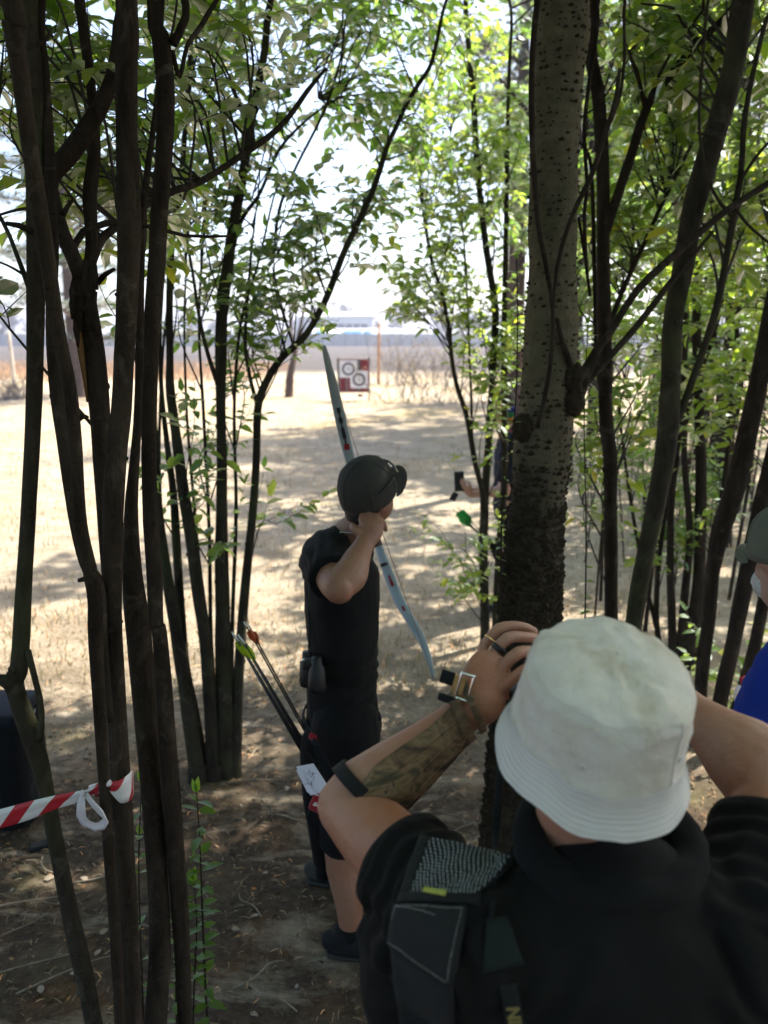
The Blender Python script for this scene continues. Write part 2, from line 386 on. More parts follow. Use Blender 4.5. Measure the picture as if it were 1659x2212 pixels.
ys = list(np.arange(-1, 6.5, 0.09)); ys = [-300, -120, -60, -30, -15, -8, -5, -3, -2] + ys + list(np.arange(6.7, 14, 0.3)) + [15, 17, 20, 24, 28, 33, 40, 50, 65, 90, 130, 200, 320, 600, 1200, 2500]
gv = [(x, y, gz(x, y)) for y in ys for x in xs]; nx = len(xs)
gf = [(j * nx + i, j * nx + i + 1, (j + 1) * nx + i + 1, (j + 1) * nx + i) for j in range(len(ys) - 1) for i in range(nx - 1)]
g = MB(); g.add(gv, gf); go = g.build('ground', M['ground'])
go['kind'] = 'structure'; go['label'] = 'dark bare soil under the trees running out to a dry grass field'

def blades(name, label, cat, mat_, n, place, hmin, hmax, wid, lean, seed, flat=False):
    r = np.random.default_rng(seed); P = np.array([place(r) for _ in range(n)]); P = P[np.array([p[0] > -900 for p in P])]; n = len(P)
    a = r.uniform(0, 2 * np.pi, n); h = r.uniform(hmin, hmax, n); le = r.uniform(0.1, lean, n); a2 = r.uniform(0, 2 * np.pi, n)
    d = np.stack([np.cos(a), np.sin(a), np.zeros(n)], 1); s = np.stack([-np.sin(a2), np.cos(a2), np.zeros(n)], 1) * (wid * r.uniform(0.6, 1.4, n))[:, None]
    if flat:
        s = np.stack([-np.sin(a), np.cos(a), r.uniform(-.6, .6, n)], 1) * (wid * r.uniform(0.6, 1.4, n))[:, None]
        up = np.stack([np.zeros(n)] * 2 + [r.uniform(-0.06, 0.22, n) * h], 1); v0 = P - d * h[:, None] * .5; v1 = P + d * h[:, None] * .5 + up
        bend = np.cross(d, [0, 0, 1]) * (r.uniform(-.07, .07, n) * h)[:, None]
        mid = (v0 + v1) / 2 + bend + np.array([0, 0, 0.004])
        vs = np.stack([v0 - s, v0 + s, mid + s, mid - s, v1 + s * .6, v1 - s * .6], 1).reshape(-1, 3)
        k = np.arange(n)[:, None] * 6
        fs = np.concatenate([k + np.array([[0, 1, 2, 3]]), k + np.array([[3, 2, 4, 5]])], 0)
    else:
        top = P + np.array([0, 0, 1]) * (h * np.cos(le))[:, None] + d * (h * np.sin(le))[:, None]
        md = P + np.array([0, 0, 1]) * (h * .55)[:, None] + d * (h * np.sin(le) * .3)[:, None]
        vs = np.stack([P - s, P + s, md + s * .7, md - s * .7, top], 1).reshape(-1, 3)
        k = np.arange(n)[:, None] * 5
        fs = None; f4 = (k + np.array([[0, 1, 2, 3]])).tolist(); f3 = (k + np.array([[3, 2, 4]])).tolist()
    me = bpy.data.meshes.new(name); me.from_pydata(vs.tolist(), [], fs.tolist() if fs is not None else f4 + f3); me.materials.append(mat_)
    o = link(name, me); tag(o, label, cat, None, 'stuff'); return o
def field_place(r):
    y = 4.6 + 32 * r.random() ** 1.25; x = r.uniform(-1, 1) * (y * 0.52 + 1)
    q = noise.noise(V((x * .5, y * .5, 1))) + 0.5 * noise.noise(V((x * 2, y * 2, 4)))
    if q < r.uniform(-0.5, 0.55): return (-999, 0, 0)
    return (x, y, gz(x, y) - 0.004)
blades('dry_grass', 'short pale dry grass across the sunlit field', 'grass', M['straw'], 60000, field_place, 0.03, 0.11, 0.005, 1.1, 3)
blades('straw_litter', 'pale straw and chips strewn on the dark soil', 'litter', M['litter'], 18000,
       lambda r: (lambda y, x: (x, y, gz(x, y) + 0.005))(1.5 + 5.2 * r.random() ** 0.8, r.uniform(-2.6, 2.4)), 0.005, 0.042, 0.0012, 1, 5, True)
blades('straw_mat', 'bleached straw lying at the edge of the field', 'litter', M['straw'], 10000,
       lambda r: (lambda y, x: (x, y, gz(x, y) + 0.006))(3.9 + 6 * r.random(), r.uniform(-3.6, 3.6)), 0.02, 0.12, 0.0011, 1, 6, True)
blades('tall_dry_grass', 'low reddish dry grass beyond the target on the left', 'grass', M['drygrass_red'], 9000,
       lambda r: (lambda x, y: (x, y, -0.02))(r.uniform(-34, -6), r.uniform(38, 60)), 0.15, 0.45, 0.02, 0.5, 7)
blades('tall_dry_grass', 'waist-high russet grass strip at the left below the grey wall', 'grass', M['drygrass_red'], 9000,
       lambda r: (lambda x, y: (x, y, -0.02))(r.uniform(-46, -8), r.uniform(40, 62)), 0.25, 0.65, 0.02, 0.5, 8)

# ------------------------------------------------------------------ far wall, buildings, posts
def panel_mat(n, b):
    h = tex_noise(n, pos(n), 0.5, 5, 0.6); h2 = tex_noise(n, pos(n), 9, 4, 0.6)
    n.links.new(ramp(n, math_(n, 'ADD', math_(n, 'MULTIPLY', h, 0.7), math_(n, 'MULTIPLY', h2, 0.3)), [(0.3, (0.24, 0.235, 0.235)), (0.7, (0.37, 0.36, 0.35))]), b.inputs['Base Color']); b.inputs['Roughness'].default_value = 0.9
M['concrete'] = mat('concrete_precast', panel_mat)
M['concrete_post'] = plain('concrete_post', (0.17, 0.165, 0.165), 0.9, 0.2, 3)
M['white_wall'] = plain('wall_white', (0.78, 0.78, 0.76), 0.8, 0.06, 1.5)
M['roof_pale'] = plain('roof_sheet_white', (0.70, 0.71, 0.72), 0.5, 0.06, 2)
M['glass_dark'] = plain('glass_dark', (0.10, 0.11, 0.12), 0.2, 0.2, 1)
M['tarp'] = plain('tarp_blue', (0.10, 0.30, 0.52), 0.5, 0.25, 1.2)
M['post_wood'] = plain('post_orange', (0.46, 0.25, 0.12), 0.85, 0.25, 8)
M['post_white'] = plain('post_bleached', (0.52, 0.45, 0.38), 0.85, 0.25, 8)
WY, PW, PH = 163.0, 2.23, 2.36
wall = thing('concrete_wall', 'long grey precast concrete wall across the far side of the field', 'wall', (0, WY, 0))
pm = MB()
for k in range(6):
    z0 = k * PH / 6
    pm.rbox((0, 0, z0 + PH / 12), (PW - 0.14, 0.07, PH / 6 - 0.03), 0.012)
pme = pm.mesh(M['concrete'], smooth=False)
qm = MB(); qm.box((0, -0.02, PH / 2 + 0.03), (0.15, 0.16, PH + 0.06)); qme = qm.mesh(M['concrete_post'], smooth=False)
for i in range(-38, 39):
    p = link('panel', pme, wall); p.location = (i * PW, 0, 0); p.location.z = 0.0
    q = link('post', qme, wall); q.location = ((i + 0.5) * PW, 0, 0)

def P1(x, y, Y): return W(x, y, Y)
# white flat building beyond the wall
BY = 186.0
b0, b1 = W(641, 681, BY), W(806, 681, BY)
bld = thing('white_building', 'low white building with a long dark window band behind the concrete wall', 'building', ((b0.x + b1.x) / 2, BY, 0))
hb = b0.z
cx, bw = (b0.x + b1.x) / 2, b1.x - b0.x
zt, zb_ = W(700, 699.5, BY).z, W(700, 709, BY).z
MB().box((cx, BY + 6, zb_ / 2), (bw, 11.9, zb_)).build('wall', M['white_wall'], bld, smooth=False)
MB().box((cx, BY + 6, (zt + hb - 0.5) / 2), (bw, 11.9, hb - 0.5 - zt)).build('wall', M['white_wall'], bld, smooth=False)
rm = MB(); rm.add([(cx - bw / 2 - .5, BY - .6, hb - .5), (cx + bw / 2 + .5, BY - .6, hb - .5), (cx + bw / 2 + .5, BY + 12.6, hb - .5), (cx - bw / 2 - .5, BY + 12.6, hb - .5), (cx - bw / 2 - .5, BY - .6, hb - .22), (cx + bw / 2 + .5, BY - .6, hb - .05), (cx + bw / 2 + .5, BY + 12.6, hb + 1.0), (cx - bw / 2 - .5, BY + 12.6, hb + .8)],
    [(3, 2, 1, 0), (4, 5, 6, 7), (0, 1, 5, 4), (1, 2, 6, 5), (2, 3, 7, 6), (3, 0, 4, 7)])
rm.build('roof', M['roof_pale'], bld, smooth=False)
nW = 7
for i in range(nW):
    ww = bw * 0.70 / nW; xx = cx - bw * 0.27 + (i + .5) * ww
    MB().box((xx, BY + .35, (zt + zb_) / 2), (ww - .25, .06, zt - zb_ - 0.01)).build('window', M['glass_dark'], bld, smooth=False)
    MB().box((xx + ww / 2, BY + .3, (zt + zb_) / 2), (.22, .3, zt - zb_ - 0.02)).build('mullion', M['white_wall'], bld, smooth=False)
for sgn, wd in ((-1, bw * .21), (1, bw * .05)):
    MB().box((cx + sgn * (bw / 2 - wd / 2), BY + .4, (zt + zb_) / 2), (wd, .8, zt - zb_ - .004)).build('wall', M['white_wall'], bld, smooth=False)
MB().box((cx, BY + 8, (zt + zb_) / 2), (bw - .1, 7, zt - zb_ - .004)).build('wall', M['white_wall'], bld, smooth=False)
# long canopy roof in front of it with blue sheeting
c0, c1 = W(668, 714, 171), W(886, 714, 171)
sh = thing('shed', 'low white canopy roof just behind the concrete wall', 'shed', ((c0.x + c1.x) / 2, 172, 0))
cm = MB(); y0, y1 = 168.5, 176
zc = c0.z
cm.add([(c0.x, y0, zc - .55), (c1.x, y0, zc - .6), (c1.x - 2, y1, zc + .3), (c0.x, y1, zc + .3), (c0.x, y0, zc - .45), (c1.x, y0, zc - .5), (c1.x - 2, y1, zc + .42), (c0.x, y1, zc + .42)],
       [(3, 2, 1, 0), (4, 5, 6, 7), (0, 1, 5, 4), (1, 2, 6, 5), (2, 3, 7, 6), (3, 0, 4, 7)])
cm.build('roof', M['roof_pale'], sh, smooth=False)
for i in range(6):
    x = c0.x + 1 + i * (c1.x - c0.x - 3.2) / 5
    MB().box((x, y0 + 1.2, (zc - .5) / 2), (.16, .16, zc - .5)).build('post', M['concrete_post'], sh, smooth=False)
rr = random.Random(4)
for i, (px, wd, lab) in enumerate(((690, 1.6, 'leftmost blue tarpaulin heap showing above the far wall'), (752, 2.4, 'small blue tarpaulin heap left of the middle above the far wall'), (770, 3.4, 'widest blue tarpaulin heap above the far wall'), (795, 2.0, 'blue tarpaulin heap nearest the tall post above the far wall'))):
    p = W(px, 716, 166); t = MB()
    n1 = 12; vs = []
    for jj in range(6):
        for ii in range(n1):
            u = ii / (n1 - 1) * 2 - 1; v = jj / 5
            hgt = (p.z + .25 + .25 * rr.random()) * max(0.05, 1 - abs(u) ** 3) * (0.35 + .65 * math.sin(math.pi * (0.08 + .84 * v)))
            vs.append((p.x + u * wd, 165 + v * 2.4, max(0, hgt)))
    t.add(vs, [(j * n1 + i_, j * n1 + i_ + 1, (j + 1) * n1 + i_ + 1, (j + 1) * n1 + i_) for j in range(5) for i_ in range(n1 - 1)])
    tag(t.build('tarpaulin', M['tarp'], None, (p.x, 166, 0)), lab, 'tarpaulin', 'blue tarpaulins behind the wall')
# posts
def post(px, ytop, ybot, wpx, m, label, cross=False):
    p = G(px[1], ybot); top = W(px[0], ytop, p.y); r = wpx / 2 * depth(p) / FPX
    t = MB(); t.tube(catmull([p + V((0, 0, -.2)), p.lerp(top, .5) + V((.01, 0, 0)), top], 7), [r, r, r * .95, r * .95, r * .9, r * .9, r * .85], 8, rough=0.06)
    o = thing('fence_post', label, 'post', p); t.build('pole', m, o)
    if cross: MB().rbox(top + V((0, -r - .012, -.10)), (.26, .024, .06), .005).build('insulator', M['white_print'], o, smooth=False)
    return o
post((18, 32), 715, 842, 8.5, M['post_white'], 'leaning pale fence post at the far left edge of the field', True)
post((819, 817), 698, 830, 7, M['post_wood'], 'tall orange-brown post just right of the target')

# ------------------------------------------------------------------ bare trees along the horizon
def bare(seed, H):
    r = random.Random(seed); mb = MB(); tw = MB()
    def grow(p, d, L, rad, lvl):
        n = 3 if lvl < 3 else 2; pts = [p]; q = p.copy(); dd = d.copy()
        for i in range(n):
            dd = (dd + V((r.uniform(-.16, .16), r.uniform(-.16, .16), 0.05))).normalized(); q = q + dd * (L / n); pts.append(q.copy())
        (mb if lvl < 2 else tw).tube(pts, list(np.linspace(rad, rad * .62, n + 1)), 6 if lvl < 2 else 3, caps=False)
        if lvl >= 6:
            for _ in range(2):                                  # fine twig ends
                e = q + (dd + V((r.uniform(-.9, .9), r.uniform(-.9, .9), r.uniform(-.4, .8)))).normalized() * H * r.uniform(.03, .07); sv = V((r.uniform(-1, 1), r.uniform(-1, 1), 0)).normalized() * .035; tw.add([q - sv, q + sv, e], [(0, 1, 2)])
            return
        for k in range(r.choice((2, 3, 3)) if lvl else 4):
            an = r.uniform(0, 6.28); sp = r.uniform(.35, .85)
            nd = (dd * math.cos(sp) + (V((math.cos(an), math.sin(an), 0)) - dd * dd.dot(V((math.cos(an), math.sin(an), 0)))) * math.sin(sp)).normalized()
            grow(pts[min(n, r.choice((2, 3, 3)))], nd, L * r.uniform(.60, .80), rad * .70, lvl + 1)
    grow(V((0, 0, -.2)), V((0, 0, 1)), H * .28, H * .026, 0)
    return mb.mesh(M['bark_far']), tw.mesh(M['twig_far'])
BV = [bare(s, h) for s, h in ((1, 12), (2, 10), (3, 14))]
rr = random.Random(11)
spots = [(735, 232, 2, 1.0, 'bare grey tree standing tallest behind the white building'), (700, 226, 0, .7, 'small bare tree left of the tallest one behind the white building')]
for i in range(46):
    spots.append((rr.uniform(-40, 1120), rr.uniform(196, 270), rr.randrange(3), rr.uniform(.6, 1.0), 'hazy bare grey tree in the line along the horizon'))
for px, Y, k, sc, lab in spots:
    x = (px - 829.5) / FPX * Y * 1.02
    o = thing('bare_tree', lab, 'tree', (x, Y, 0), 'bare trees along the horizon')
    for nme, me in (('trunk', BV[k][0]), ('crown', BV[k][1])):
        c = link(nme, me, o); c.scale = (sc, sc, sc); c.rotation_euler = (0, 0, rr.uniform(0, 6))
# low hazy hills
hm = MB(); hx = np.linspace(-500, 500, 80); vs = []
for j, (yy, zz) in enumerate(((620, 0), (680, 1), (760, .6), (900, 0))):
    for x in hx: vs.append((x, yy, -1 if zz == 0 else zz * (9 + 6 * noise.noise(V((x * .006, j * .3, 2))) + 3 * noise.noise(V((x * .03, j, 5))))))
nxh = len(hx); hm.add(vs, [(j * nxh + i, j * nxh + i + 1, (j + 1) * nxh + i + 1, (j + 1) * nxh + i) for j in range(3) for i in range(nxh - 1)])
ho = hm.build('hills', plain('hill_scrub', (0.16, 0.15, 0.11), 0.95, 0.3, 0.08)); ho['kind'] = 'structure'; ho['label'] = 'low wooded hills on the horizon'

# ------------------------------------------------------------------ archery target
TY = 27.0
t0, t1 = W(731, 778, TY), W(795.5, 843.5, TY)
tx, tw_, tz1, tz0 = (t0.x + t1.x) / 2, t1.x - t0.x, t0.z, t1.z
th = tz1 - tz0
tgt = thing('archery_target', 'square archery butt with two ringed paper faces on a stand', 'target', (tx, TY, 0))
cols = [('foam_grey', (0.20, 0.20, 0.20)), ('foam_red', (0.26, 0.016, 0.022)), ('foam_dark_red', (0.15, 0.010, 0.016)), ('foam_black', (0.02, 0.02, 0.02))]
for nme, c in cols: M[nme] = plain(nme, c, 0.9, 0.3, 40, bmp=0.4)
seq = [0, 1, 2, 1, 2, 0, 1, 2, 1, 2, 1, 2, 3, 0, 3, 1, 2, 1, 2, 1]
sw = tw_ / len(seq)
for i, k in enumerate(seq):
    MB().rbox((tx - tw_ / 2 + (i + .5) * sw, TY + .1, (tz0 + tz1) / 2), (sw - .004, .2 + .006 * (i % 3), th), .006).build('foam_layer', M[cols[k][0]], tgt, smooth=False)
for sx in (-1, 1):
    MB().box((tx + sx * (tw_ / 2 + .025), TY + .1, (tz1 + .08) / 2), (.045, .06, tz1 + .08)).build('leg', M['foam_black'], tgt, smooth=False)
M['rust_wood'] = plain('rail_red_brown', (0.16, 0.05, 0.03), 0.8, 0.3, 20)
MB().box((tx, TY + .1, tz0 - .035), (tw_, .2, .06)).build('rail', M['rust_wood'], tgt, smooth=False)
MB().box((tx, TY + .1, tz1 + .02), (tw_, .2, .03)).build('rail', M['rust_wood'], tgt, smooth=False)
MB().box((tx + .22, TY + .02, tz0 - .17), (.16, .03, .09)).build('label_plate', M['foam_dark_red'], tgt, smooth=False)
M['face_paper'] = plain('target_paper', (0.74, 0.73, 0.78), 0.8, 0.04, 6)
M['ring_ink'] = plain('ring_ink', (0.045, 0.045, 0.06), 0.8, 0.2, 20)
def ring(c, r0, r1, y, m, name, par, n=40):
    mb = MB(); vs = []; fs = []
    for i in range(n):
        a = 2 * math.pi * i / n
        for r_, dy in ((r0, 0), (r1, 0), (r1, .004), (r0, .004)): vs.append((c[0] + r_ * math.cos(a), y + dy, c[1] + r_ * math.sin(a)))
    for i in range(n):
        a = i * 4; b = ((i + 1) % n) * 4
        for k in range(4): fs.append((a + k, b + k, b + (k + 1) % 4, a + (k + 1) % 4))
    return mb.add(vs, fs).build(name, m, par, smooth=False)
for (a, b, c, d, y) in ((733.5, 778.5, 771.5, 815.5, -.012), (756.5, 801, 794.5, 838.5, -.016)):
    p0, p1 = W(a, b, TY), W(c, d, TY); pc = ((p0.x + p1.x) / 2, (p0.z + p1.z) / 2)
    f = MB().box((pc[0], TY + y, pc[1]), (p1.x - p0.x, .004, p0.z - p1.z)).build('target_face', M['face_paper'], tgt, smooth=False)
    R = (p1.x - p0.x) / 2
    ring(pc, R * .50, R * .75, TY + y - .0065, M['ring_ink'], 'ring', f)
    ring(pc, R * .27, R * .285, TY + y - .0065, M['ring_ink'], 'ring', f)
    ring(pc, R * .015, R * .10, TY + y - .0065, M['ring_ink'], 'ring', f, 16)
# ------------------------------------------------------------------ trees
def leaf_mesh(P, D, N, L, Wd, full=True):
    """numpy leaves: base point, direction, normal, length, width -> verts, faces"""
    P, D, N = (np.asarray(a, float) for a in (P, D, N)); L = np.asarray(L, float)[:, None]; Wd = np.asarray(Wd, float)[:, None]
    D = D / np.linalg.norm(D, axis=1, keepdims=True); Sd = np.cross(D, N); Sd /= np.linalg.norm(Sd, axis=1, keepdims=True) + 1e-9; N = np.cross(Sd, D)
    n = len(P)
    def pt(u, s, d): return P + D * L * u + Sd * Wd * s + N * L * d
    if full:
        vs = np.stack([pt(0, 0, 0), pt(.3, -.46, .05), pt(.3, 0, .0), pt(.3, .46, .05), pt(.68, -.36, -.01), pt(.68, 0, -.06), pt(.68, .36, -.01), pt(1, 0, -.17)], 1).reshape(-1, 3)
        T = [(0, 2, 1), (0, 3, 2)]; Q = [(1, 2, 5, 4), (2, 3, 6, 5)]; T2 = [(4, 5, 7), (5, 6, 7)]; st = 8
    else:
        vs = np.stack([pt(0, 0, 0), pt(.42, -.5, .04), pt(1, 0, -.12), pt(.42, .5, .04)], 1).reshape(-1, 3)
        T = [(0, 3, 1), (1, 3, 2)]; Q = []; T2 = []; st = 4
    k = (np.arange(n) * st)[:, None]; fs = []
    for f in T + Q + T2: fs += (k + np.array([f])).tolist()
    return vs, fs
unit_leaf = {}
def leaf_object(parent, p, d, n_, L, Wd, m):
    if m.name not in unit_leaf:
        vs, fs = leaf_mesh([(0, 0, 0)], [(0, 1, 0)], [(0, 0, 1)], [1], [1]); me = bpy.data.meshes.new('leaf'); me.from_pydata(vs.tolist(), [], fs); me.materials.append(m)
        me.polygons.foreach_set('use_smooth', [True] * len(fs)); unit_leaf[m.name] = me
    o = bpy.data.objects.new('leaf', unit_leaf[m.name]); COL.objects.link(o); o.parent = parent
    d = V(d).normalized(); s = d.cross(V(n_)).normalized(); u = s.cross(d)
    R = Matrix((s, d, u)).transposed()
    o.rotation_mode = 'QUATERNION'; o.rotation_quaternion = R.to_quaternion(); o.scale = (Wd, L, L); o.location = V(p) - WL[parent.name]

class Tree:
    def __init__(s, name, label, base, bark_='bark', leaf='leaf', group=None, seed=1, leafL=.085):
        s.o = thing(name, label, 'tree', base, group); s.r = random.Random(seed); s.bark = M[bark_]; s.leafm = M[leaf]; s.st = []
        s.tw = MB(); s.L = []; s.L2 = []; s.low = False; s.leafL = leafL; s.seed = seed
    def stem(s, path, Y0, Y1, part='trunk', ext=0.0, ground=True, sides=14, rough=.05, mat_=None, foot=None):
        """path bottom to top, pixels (x, y, width); Y0/Y1 distance at the first / last point"""
        cl = [0.0]; pts = []
        for i in range(1, len(path)): cl.append(cl[-1] + math.hypot(path[i][0] - path[i - 1][0], path[i][1] - path[i - 1][1]))
        for (x, y, wd), c_ in zip(path, cl):
            f = c_ / cl[-1]; p = W(x, y, Y0 + (Y1 - Y0) * f); pts.append((*p, wd / 2 * depth(p) / FPX))
        if ground and pts[0][2] > 0.02:
            a, b = V(pts[0][:3]), V(pts[1][:3]); d = (a - b).normalized()
            if foot: q = V(foot)
            else: q = a + d * (a.z / max(.35, -d.z)); q.z = 0
            mid = a.lerp(q, .5); r0 = pts[0][3]
            pts = [(q.x, q.y, -.06, r0 * 1.35), (q.x * .85 + mid.x * .15, q.y * .85 + mid.y * .15, .07, r0 * 1.18), (*mid, r0 * 1.05)] + pts
        elif ground: pts = [(pts[0][0], pts[0][1], -.06, pts[0][3] * 1.25)] + pts
        if ext:
            a, b = V(pts[-1][:3]), V(pts[-3][:3] if len(pts) > 2 else pts[-2][:3]); d = (a - b).normalized(); d = (d + V((0, 0, .5))).normalized(); r1 = pts[-1][3]
            for k in range(1, 5):
                q = a + d * ext * k / 4 + V((s.r.uniform(-.08, .08), s.r.uniform(-.08, .08), 0)) * k; pts.append((*q, r1 * (1 - .2 * k)))
        ln = sum((V(pts[i][:3]) - V(pts[i + 1][:3])).length for i in range(len(pts) - 1))
        C = catmull(pts, max(8, int(ln / .05)))
        rad = np.maximum(C[:, 3], .0015)
        rad = rad * (1 + np.array([.07 * noise.noise(V((c[2] * 5.5, s.seed * 3.1 + len(s.st), 1))) + .05 * max(0, noise.noise(V((c[2] * 19, s.seed, len(s.st) * 1.7))) - .25) for c in C]))
        mb = MB(); mb.tube([tuple(c[:3]) for c in C], list(rad), sides, rough=rough, seed=s.seed + len(s.st))
        if part == 'trunk' and sides <= 14:
            for _ in range(int(ln * 5)):                     # bark knots and old twig scars
                i = s.r.randrange(2, len(C) - 2); a_ = s.r.uniform(0, 6.28); q = V(C[i][:3]) + V((math.cos(a_), math.sin(a_), 0)) * rad[i] * .93; k_ = rad[i] * s.r.uniform(.12, .3)
                mb.ell(q, (k_, k_, k_ * s.r.uniform(.8, 2.0)), None, 8, 5)
        s.st.append((C[:, :3], rad)); return mb.build(part, mat_ or s.bark, s.o)
    def stub(s, p, d, L, r):
        p = V(p); d = V(d).normalized(); mb = MB(); mb.tube([p, p + d * L * .5 + V((0, 0, .004)), p + d * L], [r, r * .8, r * .55], 8, rough=.1); return mb.build('stub', s.bark, s.o)
    def worldstem(s, pts, part='branch', sides=8, n=24):
        C = catmull(pts, n); mb = MB(); mb.tube([tuple(c[:3]) for c in C], list(np.maximum(C[:, 3], .0015)), sides, rough=.05, seed=s.seed); s.st.append((C[:, :3], C[:, 3])); return mb.build(part, s.bark, s.o)
    def twig(s, p, d, L, gap=.045, k=1.0, thin=.0016):
        r = s.r; n = max(2, int(L / gap)); q = V(p); d = V(d).normalized(); pts = [q.copy()]; sgn = 1
        out = s.L2 if s.low else s.L
        for i in range(n):
            d = (d + V((r.uniform(-.18, .18), r.uniform(-.18, .18), r.uniform(-.16, .10)))).normalized(); q = q + d * gap; pts.append(q.copy())
            side = d.cross(V((r.uniform(-.4, .4), r.uniform(-.4, .4), 1))); side.normalize()
            for sg in ((1, -1) if r.random() < .55 else (sgn,)):
                sgn = -sgn
                if not s.low and in_gap(q, r): continue
                ld = (d * r.uniform(.25, .9) + side * sg * r.uniform(.6, 1.1) + V((0, 0, r.uniform(-.75, .25)))).normalized()
                nn = V((r.uniform(-.7, .7), r.uniform(-.7, .7), 1.0)); LL = s.leafL * k * r.uniform(.38, 1.25) * (.75 if i == n - 1 else 1)
                out.append((tuple(q), tuple(ld), tuple(nn), LL, LL * r.uniform(.42, .58)))
        if s.low or not in_gap(q, r): out.append((tuple(q), tuple(d), (r.uniform(-.5, .5), r.uniform(-.5, .5), 1), s.leafL * k * .8, s.leafL * k * .38))
        s.tw.tube(pts, list(np.linspace(thin * 1.3, thin * .5, len(pts))), 3, caps=False)
    def spray(s, c, R, nb, nt=6, tl=(.18, .42), k=1.0, from_stem=True, keep=None, low=False):
        """branchlets from the nearest stems out to an ellipsoid, each carrying leafy twigs"""
        r = s.r; c = V(c); s.low = low
        for _ in range(nb):
            while True:
                u = V((r.uniform(-1, 1), r.uniform(-1, 1), r.uniform(-1, 1)))
                if u.length <= 1: break
            e = c + V((u.x * R[0], u.y * R[1], u.z * R[2]))
            if not low and in_gap(e, r): continue
            if keep and not keep(e): continue
            a = None
            if from_stem and s.st:
                best = None
                for C, rad in s.st:
                    dd = np.linalg.norm(C - np.array(e) + np.array([0, 0, .35]), axis=1); i = int(dd.argmin())
                    if best is None or dd[i] < best[0]: best = (dd[i], V(C[i]))
                a = best[1]
                if best[0] > 1.6: a = e + (a - e).normalized() * 1.2 + V((0, 0, -.15))
            else: a = e + V((r.uniform(-.5, .5), r.uniform(-.5, .5), -.4))
            mid = a.lerp(e, .55) + V((r.uniform(-.1, .1), r.uniform(-.1, .1), r.uniform(.0, .14)))
            C = catmull([a, mid, e], 9); ln = (e - a).length
            s.tw.tube([tuple(p) for p in C], list(np.linspace(.0035 + .003 * min(ln, 1.2), .0016, 9)), 5, caps=False)
            for j in range(nt):
                q = C[min(8, 2 + int(r.random() ** .7 * 7))]; d = V(C[8] - C[2]).normalized() * .7 + V((r.uniform(-1, 1), r.uniform(-1, 1), r.uniform(-.55, .8)))
                if keep and not keep(V(q)): continue
                s.twig(q, d, r.uniform(*tl), k=k)
    def finish(s, singles=0, full=True):
        if not (s.L or s.L2): return
        L = s.L
        if singles:
            sc = []
            for i, l in enumerate(L):
                x, y, d = proj(l[0])
                if 0 < x < 1659 and 0 < y < 2212 and d > .4: sc.append((l[3] / d, i))
            sc.sort(reverse=True); pick = set(i for _, i in sc[:singles])
            for i in pick: leaf_object(s.o, L[i][0], L[i][1], L[i][2], L[i][3], L[i][4], s.leafm)
            L = [l for i, l in enumerate(L) if i not in pick]
        vs, fs = np.zeros((0, 3)), []
        for LL_, fl in ((L, full), (s.L2, False)):
            if not LL_: continue
            v2, f2 = leaf_mesh(*list(zip(*LL_)), full=fl); k2 = len(vs); vs = np.vstack([vs, v2]); fs += [tuple(i + k2 for i in f) for f in f2]
        k = len(s.tw.v); nf = len(s.tw.f); me = bpy.data.meshes.new('crown'); off = np.array(WL[s.o.name])
        allv = np.vstack([np.array(s.tw.v).reshape(-1, 3), vs]) - off
        me.from_pydata(allv.tolist(), [], s.tw.f + [tuple(i + k for i in f) for f in fs])
        me.materials.append(M['twig']); me.materials.append(s.leafm)
        me.polygons.foreach_set('material_index', [0] * nf + [1] * len(fs)); me.update()
        o = link('crown', me, s.o); o['kind'] = 'stuff'; return o

GAPS = ((765, 652, 72, 72, .97), (640, 330, 62, 50, .75), (560, 430, 45, 50, .6), (775, 330, 40, 60, .6), (600, 480, 42, 40, .6), (720, 420, 40, 36, .5), (30, 480, 50, 90, .8), (60, 620, 60, 60, .85), (960, 850, 45, 120, .9), (985, 1080, 62, 95, .97), (600, 900, 40, 160, .8), (1240, 1180, 30, 100, .7))
def in_gap(p, r):
    x, y, d = proj(p)
    for a, b, c, e, pr_ in GAPS:
        if ((x - a) / c) ** 2 + ((y - b) / e) ** 2 < 1 and r.random() < pr_: return True
    return False
def R3(px, py, Y, rx, ry, rY):
    c = W(px, py, Y); k = depth(c) / FPX; return c, (rx * k, rY, ry * k)

# --- left foreground clump
A = Tree('multi_stemmed_tree', 'dark clump of slender trunks filling the left foreground, barrier tape tied round it', (-.62, 1.85, 0), 'bark', 'leaf', None, 21, .085)
A.stem([(288, 2212, 37), (280, 2023, 39), (265, 1764, 43), (246, 1420, 41), (244, 1276, 39), (244, 1168, 42), (245, 1078, 46), (253, 970, 45), (263, 880, 43), (268, 772, 43), (274, 664, 45), (279, 510, 50), (275, 340, 48), (273, 150, 47), (273, 0, 46)], 1.80, 1.95, ext=2.2)
A.stem([(336, 2212, 50), (346, 2023, 46), (331, 1764, 43), (303, 1402, 53), (293, 1312, 50), (286, 1240, 42), (283, 1114, 30), (290, 1006, 22), (298, 900, 19), (303, 760, 20), (301, 640, 20), (308, 480, 16), (318, 372, 14), (331, 280, 12), (345, 150, 10), (350, 20, 9)], 1.90, 2.35, ext=1.2)
A.stem([(400, 2212, 31), (392, 2023, 36), (374, 1764, 38), (347, 1394, 34), (338, 1348, 31), (333, 1240, 33), (326, 1132, 33), (322, 1024, 32), (322, 916, 32), (325, 808, 31), (330, 680, 36), (338, 578, 37), (345, 442, 37), (354, 340, 37), (358, 204, 38), (347, 85, 40), (332, 0, 30)], 1.95, 2.1, ext=2.0)
A.stem([(373, 95, 20), (390, 62, 18), (400, 0, 17)], 2.09, 2.12, 'branch', .9, False, 10)
